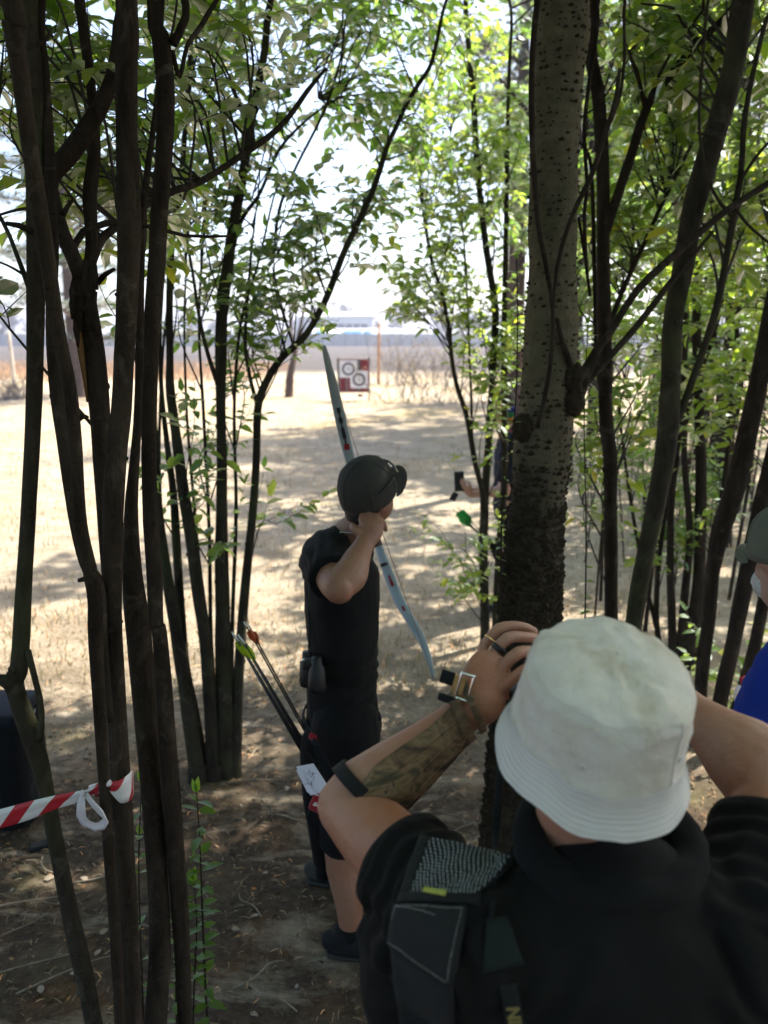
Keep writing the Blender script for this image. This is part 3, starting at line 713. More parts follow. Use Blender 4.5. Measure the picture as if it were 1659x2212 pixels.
A.stem([(372, 110, 12), (388, 165, 10), (404, 100, 10), (432, 60, 11), (462, 10, 10)], 2.1, 2.3, 'branch', .7, False, 8)
A.stem([(259, 2212, 22), (249, 2023, 24), (230, 1764, 24), (207, 1394, 30), (205, 1290, 32), (180, 1168, 28), (171, 1096, 27), (167, 1024, 27), (162, 952, 29), (151, 844, 29), (133, 754, 30), (118, 672, 33), (108, 600, 34), (85, 450, 36), (62, 300, 34), (42, 150, 38), (30, 60, 44), (24, 0, 44)], 1.72, 1.55, ext=1.4)
A.stem([(240, 1560, 14), (222, 1400, 22), (214, 1262, 24), (186, 1226, 22), (165, 1150, 22), (150, 1060, 23), (137, 952, 27), (122, 844, 28), (110, 700, 22), (115, 560, 23), (112, 450, 23), (105, 300, 23), (96, 150, 20), (90, 0, 18)], 1.79, 2.05, ext=1.5, ground=False)
A.stem([(246, 1460, 20), (235, 1250, 30), (222, 1024, 36), (219, 952, 40), (215, 880, 46), (205, 790, 50), (194, 718, 51), (184, 650, 53), (180, 600, 50), (176, 575, 30)], 1.98, 2.1, ground=False, rough=.09)
A.stem([(178, 606, 34), (158, 555, 32), (140, 515, 30), (124, 460, 27), (108, 405, 34), (116, 372, 38), (150, 332, 40), (195, 266, 36), (235, 190, 32), (252, 110, 26), (262, 20, 22)], 2.08, 2.15, 'branch', .8, False, rough=.08)
A.stem([(168, 575, 20), (160, 527, 16), (190, 494, 15), (255, 479, 14), (320, 488, 10), (385, 507, 8), (440, 511, 7), (500, 510, 5)], 2.08, 2.3, 'branch', 0, False, 10, rough=.1)
A.stem([(186, 590, 30), (198, 558, 26), (218, 517, 20), (252, 490, 17), (306, 449, 15), (367, 415, 16), (422, 398, 15), (476, 367, 14), (530, 330, 14), (585, 292, 14), (626, 250, 12), (665, 195, 10), (704, 148, 6)], 2.1, 2.9, 'branch', 0, False, 10, rough=.08)
A.stem([(190, 590, 24), (198, 525, 26), (194, 425, 31), (204, 340, 28), (205, 272, 21), (198, 200, 21), (190, 136, 22), (177, 34, 24), (172, 0, 24)], 2.12, 2.25, 'branch', 1.2, False, 12, rough=.08)
A.stem([(122, 480, 16), (112, 440, 9), (135, 465, 14), (150, 440, 10), (158, 433, 6)][2:], 2.0, 2.0, 'branch', 0, False, 8)
A.stem([(40, 106, 9), (75, 98, 10), (100, 85, 9), (111, 62, 6)], 1.55, 1.6, 'branch', 0, False, 8)
for px, py, Y, d, L in ((188, 1254, 1.665, (-1, -.2, .05), .016), (160, 904, 1.63, (1, -.3, .1), .012), (203, 610, 2.06, (1, -.4, .6), .05), (60, 500, 1.95, (-1, 0, .3), .05)):
    A.stub(W(px + (10 if d[0] < 0 else 8), py, Y), d, L + .012, .008)
# torn bark around the fork
rr = random.Random(5); tb = MB()
for i in range(26):
    p = W(rr.uniform(160, 205), rr.uniform(560, 690), 2.04); a = rr.uniform(-.5, .5)
    q = p + V((rr.uniform(-.01, .01), -.012, -rr.uniform(.03, .09))); tb.tube([p, p.lerp(q, .5) + V((0, -.006, 0)), q], [(.007, .002), (.009, .002), (.003, .001)], 6, side=(1, .3, 0))
tb.build('torn_bark', M['bark'], A.o)
tb = MB(); C = catmull([(*W(159, 610, 2.055), .006), (*W(163, 668, 2.05), .009), (*W(172, 740, 2.05), .009), (*W(182, 800, 2.05), .007), (*W(191, 868, 2.05), .003)], 16)
tb.tube([c[:3] for c in C], [(c[3], .012) for c in C], 8, side=(1, 0, 0), rough=.15); tb.build('torn_wood', M['wood_raw'], A.o, label='strip of bare orange wood where the bark is torn')
for (px, py, Y, rx, ry, rY, nb) in ((130, 120, 2.5, 110, 130, .35, 14), (150, 330, 2.6, 120, 130, .4, 12), (60, 380, 2.7, 60, 90, .4, 3), (230, 430, 2.8, 90, 120, .4, 11), (400, 60, 2.6, 90, 80, .4, 9), (320, 200, 2.7, 70, 130, .4, 8), (340, 420, 2.8, 50, 120, .4, 4), (10, 655, 2.2, 14, 16, .1, 2), (260, 640, 2.7, 40, 60, .3, 2)):
    A.spray(*R3(px, py, Y, rx, ry, rY), max(1, round(nb * .72)), 4)
A.spray((-.6, 2.3, 4.6), (1.6, 1.6, .9), 52, 6, (.3, .6), 1.3, low=True)  # this and the next spray: out-of-frame crown leaves, thickened to shade the foreground
A.spray((-.2, 1.2, 4.4), (1.4, 1.2, .8), 54, 7, (.3, .6), 1.6, low=True)
A.finish(160)

# --- leftmost leaning trunk
E = Tree('leaning_tree', 'thin dark trunk leaning at the left edge with a broken side stub', W(203, 2212, 1.95) * 1, 'bark2', 'leaf', None, 22)
E.stem([(203, 2212, 37), (188, 2134, 37), (155, 1986, 36), (128, 1856, 33), (106, 1745, 32), (88, 1653, 36), (64, 1579, 40), (38, 1505, 38), (30, 1470, 42), (42, 1438, 38), (50, 1294, 34), (62, 1096, 31), (73, 880, 34), (77, 664, 36), (76, 480, 36), (74, 300, 38), (70, 150, 40), (60, 0, 40)], 1.95, 2.0, ext=1.6)
E.stem([(84, 1600, 16), (89, 1575, 14), (89, 1524, 13), (76, 1468, 13), (60, 1405, 14)], 1.945, 1.95, 'branch', 0, False, 10)
E.stub(W(26, 1478, 1.95), (-.8, -.3, .5), .045, .02); E.stub(W(36, 1450, 1.95), (-1, -.1, .3), .02, .012)
E.stem([(70, 640, 14), (40, 560, 10), (12, 490, 9), (-30, 420, 8)], 1.99, 2.1, 'branch', 0, False, 8)
E.stem([(62, 600, 8), (20, 575, 5), (-20, 560, 4)], 1.99, 2.1, 'branch', 0, False, 6)
E.stem([(62, 450, 8), (30, 455, 6), (-20, 470, 5)], 1.99, 2.1, 'branch', 0, False, 6)
E.spray(*R3(30, 40, 2.3, 60, 60, .3), 4, 4); E.spray((-1.4, 2.0, 4.2), (1.0, 1.2, .8), 30, 6, (.3, .6), 1.3, low=True); E.finish(20)

# --- second clump, a few metres back
B = Tree('multi_stemmed_tree', 'clump of upright stems rising from one base behind the foreground trunks, left of the archer', G(470, 1672), 'bark2', 'leaf_cool', None, 23, .084)
by = G(470, 1672).y
B.stem([(491, 1672, 44), (487, 1560, 40), (482, 1420, 36), (481, 1312, 32), (479, 1204, 30), (479, 1096, 25), (479, 988, 22), (477, 880, 21), (477, 772, 25), (480, 664, 27), (490, 590, 25), (502, 500, 23), (521, 400, 21), (545, 250, 19), (570, 120, 17), (585, 0, 15)], by, by + .35, ext=1.5)
B.stem([(462, 1668, 34), (456, 1560, 28), (443, 1384, 26), (428, 1276, 27), (414, 1168, 27), (396, 1060, 25), (382, 952, 22), (368, 844, 20), (367, 772, 17), (366, 664, 16), (372, 520, 14), (392, 380, 12), (405, 200, 10), (420, 20, 9)], by - .02, by + .1, ext=1.2)
B.stem([(425, 1660, 36), (405, 1520, 32), (392, 1440, 28), (378, 1348, 27), (360, 1240, 25), (344, 1114, 18), (338, 1000, 14), (333, 860, 12), (342, 700, 10), (355, 560, 9), (360, 380, 8)], by - .05, by + .05, ext=.8)
B.stem([(440, 1665, 26), (420, 1540, 22), (400, 1440, 21), (389, 1300, 20), (381, 1168, 19), (374, 1060, 16), (360, 952, 12), (349, 844, 10), (345, 720, 9), (350, 600, 8)], by, by + .2, ext=.8)
B.stem([(508, 1665, 30), (512, 1540, 24), (518, 1420, 22), (526, 1312, 21), (536, 1204, 19), (547, 1096, 18), (554, 988, 17), (557, 880, 17), (574, 828, 17), (606, 776, 16), (657, 728, 15), (691, 673, 14), (714, 622, 14), (731, 575, 14), (755, 517, 13), (776, 476, 13), (800, 425, 12), (818, 375, 12), (838, 313, 11), (857, 272, 11), (875, 231, 10), (905, 180, 10), (929, 143, 9), (944, 88, 8), (958, 20, 7)], by, by + .5, ext=.6)
B.stem([(557, 880, 10), (540, 815, 8), (530, 745, 7), (535, 640, 6), (545, 520, 5)], by + .1, by + .3, 'branch', .3, False, 8)
B.stem([(470, 830, 11), (446, 754, 9), (430, 682, 8), (418, 600, 7), (405, 500, 6)], by + .1, by + .1, 'branch', .3, False, 8)
B.stem([(452, 1600, 9), (436, 1300, 8), (420, 1100, 7), (404, 900, 6), (398, 700, 5), (402, 560, 4)], by + .1, by + .3, 'branch', .3, False, 8)
B.stem([(470, 1600, 10), (456, 1380, 9), (452, 1150, 8), (440, 900, 7), (430, 700, 6), (440, 500, 5), (452, 300, 4)], by + .12, by + .3, 'branch', .3, False, 8)
B.stem([(500, 1600, 10), (502, 1350, 9), (510, 1100, 8), (506, 880, 7), (520, 700, 6), (560, 560, 5), (590, 430, 4)], by + .12, by + .3, 'branch', .3, False, 8)
B.stem([(412, 1600, 9), (372, 1350, 8), (352, 1150, 7), (344, 980, 7), (352, 760, 6), (372, 560, 5), (380, 300, 4)], by + .1, by + .35, 'branch', .3, False, 8)
B.stem([(590, 560, 6), (604, 450, 7), (640, 360, 6), (700, 240, 6), (735, 130, 5), (750, 30, 4)], by + .4, by + .6, 'branch', .2, False, 8)
B.stem([(490, 600, 9), (520, 480, 9), (560, 420, 8), (600, 330, 7), (640, 280, 6), (700, 230, 4)], by + .2, by + .6, 'branch', .2, False, 8)
for (px, py, Y, rx, ry, rY, nb) in (
    (470, 90, 4.2, 110, 100, .5, 16), (600, 60, 4.4, 90, 80, .5, 12), (730, 60, 4.6, 90, 70, .5, 12), (820, 110, 4.8, 70, 90, .5, 11), (880, 40, 4.9, 80, 60, .4, 9),
    (460, 260, 4.1, 90, 90, .5, 13), (450, 400, 4.1, 70, 80, .5, 11), (560, 200, 4.3, 60, 70, .4, 6), (830, 240, 4.7, 70, 80, .4, 10), (900, 260, 4.8, 50, 70, .4, 6), (760, 200, 4.6, 50, 60, .4, 5),
    (640, 415, 4.2, 60, 45, .3, 5), (690, 490, 4.3, 70, 60, .3, 7), (780, 430, 4.5, 50, 60, .3, 6), (620, 560, 4.2, 60, 50, .3, 6), (520, 540, 4.1, 50, 60, .4, 6),
    (640, 650, 4.2, 60, 60, .3, 7), (520, 680, 4.1, 55, 70, .4, 9), (600, 720, 4.1, 50, 45, .3, 6), (420, 640, 4.0, 40, 90, .3, 6), (700, 600, 4.3, 40, 40, .3, 3), (850, 470, 4.7, 40, 60, .3, 5),
    (420, 960, 3.8, 30, 30, .15, 4), (450, 1050, 3.8, 22, 24, .12, 1), (600, 380, 4.3, 60, 50, .3, 4), (540, 820, 3.95, 30, 40, .2, 3), (500, 1150, 3.8, 30, 25, .15, 1), (610, 1130, 3.9, 14, 8, .1, 1), (350, 1030, 3.8, 14, 24, .1, 1)):
    B.spray(*R3(px, py, Y, rx, ry, rY), max(1, round(nb * .66)), 4)
B.spray((-.4, 4.1, 5.0), (1.5, 1.4, .9), 26, 6, (.3, .6), 1.35, low=True)
B.finish(40)

# --- slim clump right of the archer
C_ = Tree('multi_stemmed_tree', 'slim forked clump in front of the person holding a phone', G(1050, 1395), 'bark2', 'leaf', None, 24, .082)
cy_ = G(1050, 1395).y
C_.stem([(1048, 1395, 22), (1047, 1300, 20), (1044, 1179, 20), (1046, 1125, 20), (1047, 1071, 19), (1051, 1017, 17), (1055, 963, 16), (1058, 909, 16), (1062, 855, 15), (1064, 783, 15), (1070, 700, 16), (1068, 646, 16), (1054, 561, 15), (1041, 459, 14), (1031, 357, 14), (1024, 238, 13), (1014, 119, 12), (1006, 10, 11)], cy_, cy_ + .3, ext=1.5)
C_.stem([(1044, 1100, 12), (1042, 1062, 13), (1035, 1035, 12), (1026, 999, 12), (1017, 945, 12), (1006, 891, 11), (988, 837, 10), (977, 783, 10), (970, 714, 9), (956, 639, 9), (932, 561, 8), (915, 459, 7), (905, 380, 6), (890, 290, 5)], cy_, cy_ + .2, 'branch', .5, False, 10)
C_.stem([(1070, 1395, 16), (1072, 1300, 16), (1080, 1160, 15), (1089, 1053, 15), (1090, 999, 14), (1090, 927, 14), (1091, 855, 14), (1089, 800, 14), (1089, 700, 13), (1091, 600, 12), (1094, 450, 11), (1096, 300, 9), (1100, 150, 8), (1104, 20, 7)], cy_ + .05, cy_ + .3, ext=1.2)
C_.stem([(1020, 940, 6), (1018, 860, 6), (1014, 760, 5), (1008, 620, 5), (1000, 500, 4), (985, 380, 4)], cy_ + .1, cy_ + .3, 'branch', .4, False, 8)
C_.stem([(1088, 960, 7), (1076, 930, 7), (1066, 905, 6)], cy_, cy_, 'branch', 0, False, 8)
for (px, py, Y, rx, ry, rY, nb) in ((940, 330, 5.6, 60, 90, .5, 14), (1000, 120, 5.8, 90, 110, .6, 18), (1080, 220, 5.8, 50, 160, .6, 14), (950, 480, 5.5, 60, 70, .5, 12), (1010, 420, 5.7, 40, 100, .5, 8), (880, 580, 5.5, 60, 30, .4, 4), (840, 650, 5.5, 50, 30, .3, 4), (930, 640, 5.5, 60, 40, .4, 8), (1000, 620, 5.6, 60, 70, .4, 12), (1090, 480, 5.7, 40, 120, .5, 10), (1040, 740, 5.6, 50, 50, .4, 9), (1000, 720, 5.5, 40, 30, .3, 4), (890, 690, 5.4, 60, 25, .3, 4), (1055, 840, 5.4, 30, 45, .25, 5), (1095, 760, 5.5, 25, 90, .25, 6), (990, 1190, 5.2, 40, 30, .2, 4), (1010, 1110, 5.2, 25, 40, .2, 2), (1020, 1250, 5.2, 30, 40, .2, 3), (1065, 950, 5.3, 20, 60, .2, 3), (1085, 1180, 5.3, 20, 60, .2, 3)):
    C_.spray(*R3(px, py, Y, rx, ry, rY), max(1, round(nb * .7)), 4)
C_.spray((1.2, 5.6, 5.2), (1.5, 1.3, .9), 22, 6, (.3, .6), 1.35, low=True)
C_.finish(30)

# --- the thick pale trunk covered in warts
D = Tree('rough_barked_tree', 'thick pale trunk covered in dark warty bumps, behind the white hat', (.47, 2.75, 0), 'bark_pale', 'leaf_cool', None, 25, .09)
Dp = [(1112, 1950, 160), (1120, 1700, 138), (1135, 1500, 132), (1145, 1310, 128), (1149, 1250, 124), (1155, 1150, 119), (1165, 1050, 116), (1176, 920, 120), (1184, 850, 118), (1189, 750, 112), (1192, 600, 107), (1194, 450, 104), (1198, 300, 105), (1206, 150, 110), (1216, 0, 116)]
D.stem(Dp, 2.72, 2.95, ext=2.2, sides=48, rough=.05)
C0, R0 = D.st[0]
rr = random.Random(9); wm = MB(); lo = 0
acc = 0.0
def trunk_at(z):
    i = int(np.searchsorted(C0[:, 2], z)); i = min(max(i, 1), len(C0) - 1); f = (z - C0[i - 1, 2]) / max(1e-6, C0[i, 2] - C0[i - 1, 2]); f = min(1, max(0, f))
    return V(C0[i - 1] * (1 - f) + C0[i] * f), R0[i - 1] * (1 - f) + R0[i] * f
z = .25
while z < 3.7:
    low = max(0, min(1, (2.0 - z) / .7)); dens = .8 + .8 * low
    nrow = int(30 * dens); ph = rr.uniform(0, 6.28)
    for k in range(nrow):
        if rr.random() < .25 - .15 * low: continue
        an = ph + 2 * math.pi * k / nrow + rr.uniform(-.09, .09)
        if math.sin(an) > .35: continue                       # far side never faces the path
        if low < .5 and noise.noise(V((an * 1.6, z * 14, 7))) < rr.uniform(-.65, .15): continue
        zz = z + rr.uniform(-.0035, .0035) + .012 * noise.noise(V((an * 1.2, z * 5, 2))); c, r_ = trunk_at(zz)
        s_ = rr.choice((.5, .7, .9, 1.1, 1.5)) * rr.uniform(.8, 1.2) * (1 + 1.0 * low); wd, hh, out = .0076 * s_, .0038 * s_, .0058 * s_
        nrm = V((math.cos(an), math.sin(an), 0)); tg = V((-math.sin(an), math.cos(an), 0)); p = c + nrm * (r_ * .985); up = V((0, 0, 1))
        wm.add([p - tg * wd, p + tg * wd, p + up * hh * 1.6 + tg * wd * .2, p - up * hh * .7 - tg * wd * .1, p + nrm * out + up * hh * .9, p + nrm * out * .55 - tg * wd * .55 - up * hh * .5, p + nrm * out * .55 + tg * wd * .55 - up * hh * .5],
               [(0, 4, 2), (2, 4, 1), (0, 5, 4), (4, 6, 1), (5, 6, 4), (0, 3, 5), (3, 6, 5), (3, 1, 6)])
    z += rr.uniform(.012, .030) * (1.05 - .35 * low)
wo = wm.build('bark_wart', M['lenticel'], D.o, smooth=False); wo['kind'] = 'stuff'; wo['label'] = 'dark wart-like bumps in rows all over the bark'
for (px, py, rr_) in ((1128, 925, .05), (1245, 820, .055), (1240, 870, .05)):
    c = W(px, py, 2.83 - .06); kb = MB(); kb.ell(c, (rr_ * .75, rr_ * .6, rr_)); remesh(kb, 'knot', M['lenticel'], D.o, .006, 2, disp=lambda p, n: .010 * noise.noise(p * 60))
DY = 2.84
D.stem([(1225, 880, 60), (1246, 838, 46), (1268, 800, 30), (1292, 752, 20), (1321, 715, 17), (1375, 628, 16), (1451, 556, 16), (1512, 502, 15), (1573, 452, 14), (1659, 396, 13), (1720, 350, 10)], DY, DY + .25, 'branch', 0, False, 12, .08, M['bark'])
D.stem([(1255, 835, 22), (1290, 800, 15), (1361, 722, 14), (1410, 660, 14), (1444, 615, 14), (1490, 560, 9), (1540, 500, 7)], DY, DY + .3, 'branch', 0, False, 10, .08, M['bark'])
fz = 2.68
D.stem([(1160, 925, 11), (1176, 860, 10), (1189, 785, 10), (1195, 702, 9), (1191, 641, 10), (1180, 576, 11), (1163, 486, 12), (1151, 324, 13), (1148, 180, 13), (1154, 60, 13), (1160, 0, 14)], fz, fz + .12, 'branch', .5, False, 10, .07, M['bark'])
D.stem([(1193, 690, 8), (1197, 640, 8), (1206, 562, 9), (1231, 479, 10), (1255, 425, 11), (1279, 377, 11), (1307, 288, 11), (1329, 223, 11), (1337, 160, 8), (1338, 148, 6)], fz + .03, fz + .1, 'branch', 0, False, 10, .1, M['bark'])
D.stem([(1318, 265, 7), (1340, 205, 7), (1349, 120, 7), (1350, 0, 7)], fz + .1, fz + .1, 'branch', .4, False, 8, .08, M['bark'])
D.stem([(1203, 686, 9), (1212, 730, 11), (1228, 775, 14), (1240, 815, 16)][::-1], 2.77, fz + .06, 'branch', 0, False, 8, .08, M['bark'])
D.stem([(1268, 590, 7), (1262, 470, 8), (1268, 400, 8), (1262, 290, 8), (1270, 200, 9), (1290, 60, 9), (1292, 0, 9)], 2.95, 3.0, 'branch', .3, False, 8, .08, M['bark'])
D.stem([(1275, 640, 7), (1258, 520, 7), (1250, 470, 6)], 2.95, 3.0, 'branch', 0, False, 8, .08, M['bark'])
D.spray((.9, 3.4, 5.2), (1.7, 1.6, .9), 56, 6, (.3, .6), 1.35, low=True); D.spray((.5, 2.0, 4.9), (1.3, 1.2, .7), 50, 7, (.3, .6), 1.6, low=True)  # crown leaves above the frame, made dense to darken the foreground
D.finish(0)

# --- right-hand trunks
F = Tree('forked_tree', 'straight dark trunk just right of the thick pale one, a rough limb branching right', (1.0, 3.55, 0), 'bark', 'leaf', None, 26, .095)
F.stem([(1321, 1480, 30), (1320, 1312, 28), (1320, 1204, 28), (1319, 1096, 29), (1318, 988, 30), (1310, 916, 30), (1306, 772, 31), (1304, 664, 32), (1303, 540, 29), (1303, 396, 29), (1298, 288, 30), (1291, 198, 29), (1275, 108, 28), (1280, 0, 21)], 3.5, 3.65, ext=1.6)
F.stem([(1310, 500, 20), (1322, 458, 20), (1337, 414, 20), (1361, 342, 22), (1397, 234, 20), (1440, 173, 17), (1494, 108, 16), (1548, 54, 15), (1585, 12, 13)], 3.6, 3.5, 'branch', .8, False, 10, .14)
F.stem([(1395, 240, 11), (1384, 190, 9), (1375, 150, 7), (1360, 110, 6)], 3.55, 3.5, 'branch', .2, False, 8, .1)
F.stem([(1400, 220, 10), (1430, 150, 8), (1470, 80, 8), (1520, 20, 7)], 3.55, 3.4, 'branch', .3, False, 8, .1)
F.stem([(1510, 92, 13), (1480, 60, 7), (1450, 15, 6)], 3.5, 3.5, 'branch', .2, False, 8, .1)
F.stem([(1300, 850, 12), (1290, 780, 10), (1285, 640, 9), (1280, 420, 9), (1270, 330, 7)], 3.6, 3.7, 'branch', .4, False, 8)
F.stem([(1312, 720, 14), (1340, 640, 11), (1385, 540, 10), (1440, 420, 9), (1500, 300, 7)], 3.7, 4.0, 'branch', .4, False, 8)
H = Tree('leaning_tree', 'sturdy dark trunk leaning right beside the straight one, behind the white hat', (1.15, 3.2, 0), 'bark2', 'leaf', None, 27, .095)
H.stem([(1352, 1480, 38), (1375, 1305, 37), (1393, 1204, 38), (1415, 1096, 40), (1433, 1006, 42), (1444, 916, 44), (1449, 808, 41), (1455, 684, 43), (1476, 576, 45), (1494, 468, 46), (1523, 360, 48), (1555, 252, 48), (1584, 144, 48), (1606, 0, 48)], 3.15, 3.2, ext=1.8)
H.stem([(1452, 920, 24), (1469, 892, 18), (1494, 826, 16), (1526, 736, 16), (1548, 664, 16), (1566, 576, 15), (1584, 468, 14), (1600, 378, 13), (1609, 252, 12), (1638, 108, 10), (1665, 20, 9)], 3.18, 3.1, 'branch', .5, False, 10, .08)
H.stem([(1584, 470, 9), (1550, 430, 7), (1525, 370, 7), (1510, 260, 7), (1520, 100, 7), (1530, 0, 7)], 3.1, 3.0, 'branch', .3, False, 8, .08)
H.stem([(1588, 450, 8), (1620, 490, 7), (1680, 540, 6)], 3.1, 3.1, 'branch', 0, False, 8)
H.stem([(1600, 390, 8), (1640, 330, 7), (1700, 270, 6)], 3.1, 3.1, 'branch', 0, False, 8)
K = Tree('multi_stemmed_tree', 'clump of dark trunks fanning out at the right edge behind the man in blue', (1.95, 4.1, 0), 'bark', 'leaf', None, 28, .095)
K.stem([(1505, 1575, 30), (1512, 1512, 28), (1520, 1422, 28), (1532, 1332, 28), (1538, 1242, 30), (1556, 1152, 40), (1585, 1062, 44), (1612, 950, 42), (1640, 820, 40), (1665, 690, 38), (1690, 540, 34), (1720, 380, 30)], 4.0, 4.1, ext=1.5)
K.stem([(1547, 1575, 34), (1559, 1497, 32), (1580, 1407, 32), (1598, 1317, 33), (1619, 1212, 35), (1640, 1110, 34), (1665, 1000, 32), (1700, 860, 30), (1740, 700, 26)], 3.9, 4.0, ext=1.5)
K.stem([(1583, 1557, 26), (1610, 1470, 26), (1628, 1407, 26), (1646, 1317, 26), (1665, 1220, 26), (1690, 1100, 24), (1720, 950, 22)], 4.05, 4.2, ext=1.5)
Q = Tree('multi_stemmed_tree', 'dark thicket of stems on the right between the two leaning trunks', (2.05, 5.1, 0), 'bark', 'leaf_cool', None, 29, .095)
Q.stem([(1480, 1450, 36), (1487, 1392, 34), (1508, 1272, 26), (1514, 1062, 24), (1511, 900, 22), (1505, 700, 20), (1512, 480, 18), (1520, 260, 15)], 5.0, 5.2, ext=1.4)
Q.stem([(1455, 1440, 22), (1451, 1332, 18), (1448, 1180, 16), (1452, 1062, 15), (1470, 900, 13), (1482, 700, 12), (1478, 520, 10), (1470, 300, 8)], 5.0, 5.3, ext=1.0)
Q.stem([(1468, 1445, 22), (1478, 1300, 18), (1490, 1150, 15), (1478, 980, 13), (1490, 860, 11), (1530, 760, 9), (1560, 650, 8)], 5.0, 5.1, ext=.8)
Q.stem([(1500, 1445, 20), (1520, 1330, 15), (1545, 1180, 13), (1570, 1000, 12), (1585, 800, 10), (1600, 620, 9)], 5.05, 5.3, ext=.8)
Q.stem([(1430, 1440, 14), (1418, 1330, 12), (1425, 1200, 10), (1442, 1080, 9), (1462, 960, 8), (1470, 840, 7)], 5.1, 5.3, ext=.5)
Q.stem([(1440, 1450, 12), (1400, 1280, 8), (1372, 1140, 8), (1352, 1010, 7), (1338, 880, 6)], 5.1, 5.3, ext=.5)
for t_, regs in ((F, ((1350, 140, 4.0, 70, 130, .5, 14), (1420, 330, 4.1, 60, 90, .5, 9), (1370, 560, 4.2, 60, 90, .5, 11), (1270, 560, 4.2, 30, 130, .4, 8), (1340, 800, 4.2, 60, 90, .4, 9), (1290, 1000, 4.1, 40, 110, .3, 7))),
                 (H, ((1450, 90, 3.9, 80, 90, .5, 12), (1600, 200, 4.0, 60, 120, .5, 13), (1630, 420, 4.0, 50, 120, .5, 11), (1540, 470, 4.0, 50, 90, .4, 9), (1560, 60, 3.9, 90, 60, .5, 9))),
                 (K, ((1620, 560, 4.6, 50, 110, .5, 10), (1560, 620, 4.7, 50, 100, .4, 9), (1640, 800, 4.7, 40, 120, .4, 7), (1550, 860, 4.7, 50, 120, .4, 8), (1540, 1420, 4.3, 25, 60, .2, 4))),
                 (Q, ((1400, 700, 5.4, 60, 110, .5, 12), (1500, 820, 5.6, 70, 120, .5, 12), (1390, 930, 5.4, 50, 100, .4, 10), (1480, 1060, 5.5, 60, 90, .4, 8), (1420, 1180, 5.3, 60, 80, .3, 6), (1540, 1080, 5.5, 40, 80, .4, 6), (1400, 440, 5.5, 60, 120, .5, 10)))):
    for (px, py, Y, rx, ry, rY, nb) in regs: t_.spray(*R3(px, py, Y, rx, ry, rY), max(1, round(nb * .85)), 4)
F.spray((1.5, 4.3, 5.0), (1.4, 1.3, .9), 38, 6, (.3, .6), 1.35, low=True); H.spray((2.2, 3.4, 4.9), (1.4, 1.4, .9), 34, 6, (.3, .6), 1.35, low=True)
K.spray((3.2, 4.6, 4.6), (1.4, 1.4, 1.0), 30, 6, (.3, .6), 1.35, low=True); H.spray((2.35, 2.55, 4.8), (.75, .75, .45), 30, 7, (.3, .6), 1.6, low=True); Q.spray((2.8, 5.9, 4.8), (1.5, 1.4, 1.0), 20, 6, (.3, .6), 1.35, low=True)  # second H spray is added out of view to keep sun off the hat
F.finish(30); H.finish(40); K.finish(0); Q.finish(0)
# ------------------------------------------------------------------ saplings, background trees, conifers
def sapling(label, p, pts, r0, leafL, gap, seed, single=True, leaf='leaf_young', group='saplings in the foreground', k0=.15):
    t = Tree('sapling', label, p, 'twig', leaf, group, seed, leafL); t.o['category'] = 'sapling'
    C = catmull(pts, 30); mb = MB(); mb.tube([tuple(c[:3]) for c in C], list(np.linspace(r0, r0 * .35, 30)), 7, rough=.06); mb.build('stem', M['bark'], t.o)
    d = 0; r = t.r; sg = 1
    L = np.cumsum(np.r_[0, np.linalg.norm(np.diff(C[:, :3], axis=0), axis=1)]); s = L[-1] * k0
    while s < L[-1]:
        i = min(28, int(np.searchsorted(L, s))); q = V(C[i][:3]); an = r.uniform(0, 6.28)
        for a in (an, an + math.pi):
            if r.random() < .12: continue
            dd = V((math.cos(a), math.sin(a) * .8, r.uniform(.0, .5))); nn = V((r.uniform(-.4, .4), r.uniform(-.4, .4), 1)); LL = leafL * r.uniform(.6, 1.15)
            t.L.append((tuple(q), tuple(dd), tuple(nn), LL, LL * r.uniform(.45, .6)))
        s += gap * r.uniform(.7, 1.4)
    t.L.append((tuple(C[-1][:3]), (.1, 0, 1), (0, -1, .3), leafL * .8, leafL * .35)); t.L.append((tuple(C[-1][:3]), (-.3, 0, 1), (0, -1, .3), leafL * .7, leafL * .3))
    if single:
        for l in t.L: leaf_object(t.o, l[0], l[1], l[2], l[3], l[4], t.leafm)
    else: t.finish()
    return t
Y = 2.02
q = W(448, 2212, Y); q.z = 0
sapling('taller leafy sapling beside the foreground trunks', (q.x + .03, Y, 0), [(q.x + .035, Y, 0), tuple(W(450, 2212, Y)), tuple(W(438, 1990, Y)), tuple(W(433, 1850, Y)), tuple(W(425, 1712, Y))], .0045, .060, .040, 31)
sapling('shorter leafy sapling left of the taller one beside the foreground trunks', (q.x - .01, Y - .02, 0), [(q.x - .02, Y - .02, 0), tuple(W(418, 2212, Y - .02)), tuple(W(425, 2000, Y)), tuple(W(418, 1905, Y))], .0035, .060, .042, 32)
for i, (px, py, top, lab) in enumerate(((300, 2100, 1690, 'thin leafy shoot half hidden between the foreground trunks'), (380, 2212, 1980, 'short leafy shoot right against the rightmost foreground trunk'))):
    a = W(px, py, 2.1); sapling(lab, (a.x, 2.1, 0), [(a.x, 2.1, 0), tuple(W(px, (py + top) / 2, 2.1)), tuple(W(px + 6, top, 2.1))], .0035, .052, .07, 33 + i)
a = W(1075, 1500, 2.66)
sapling('thin leafy shoot climbing beside the thick pale trunk', (a.x, 2.62, 0), [(a.x, 2.62, 0), tuple(W(1078, 1400, 2.64)), tuple(W(1082, 1220, 2.65)), tuple(W(1086, 1090, 2.67)), tuple(W(1112, 900, 2.7)), tuple(W(1118, 700, 2.75)), tuple(W(1116, 560, 2.8))], .0045, .032, .05, 36, k0=.55)
a = W(1255, 1700, 2.95)
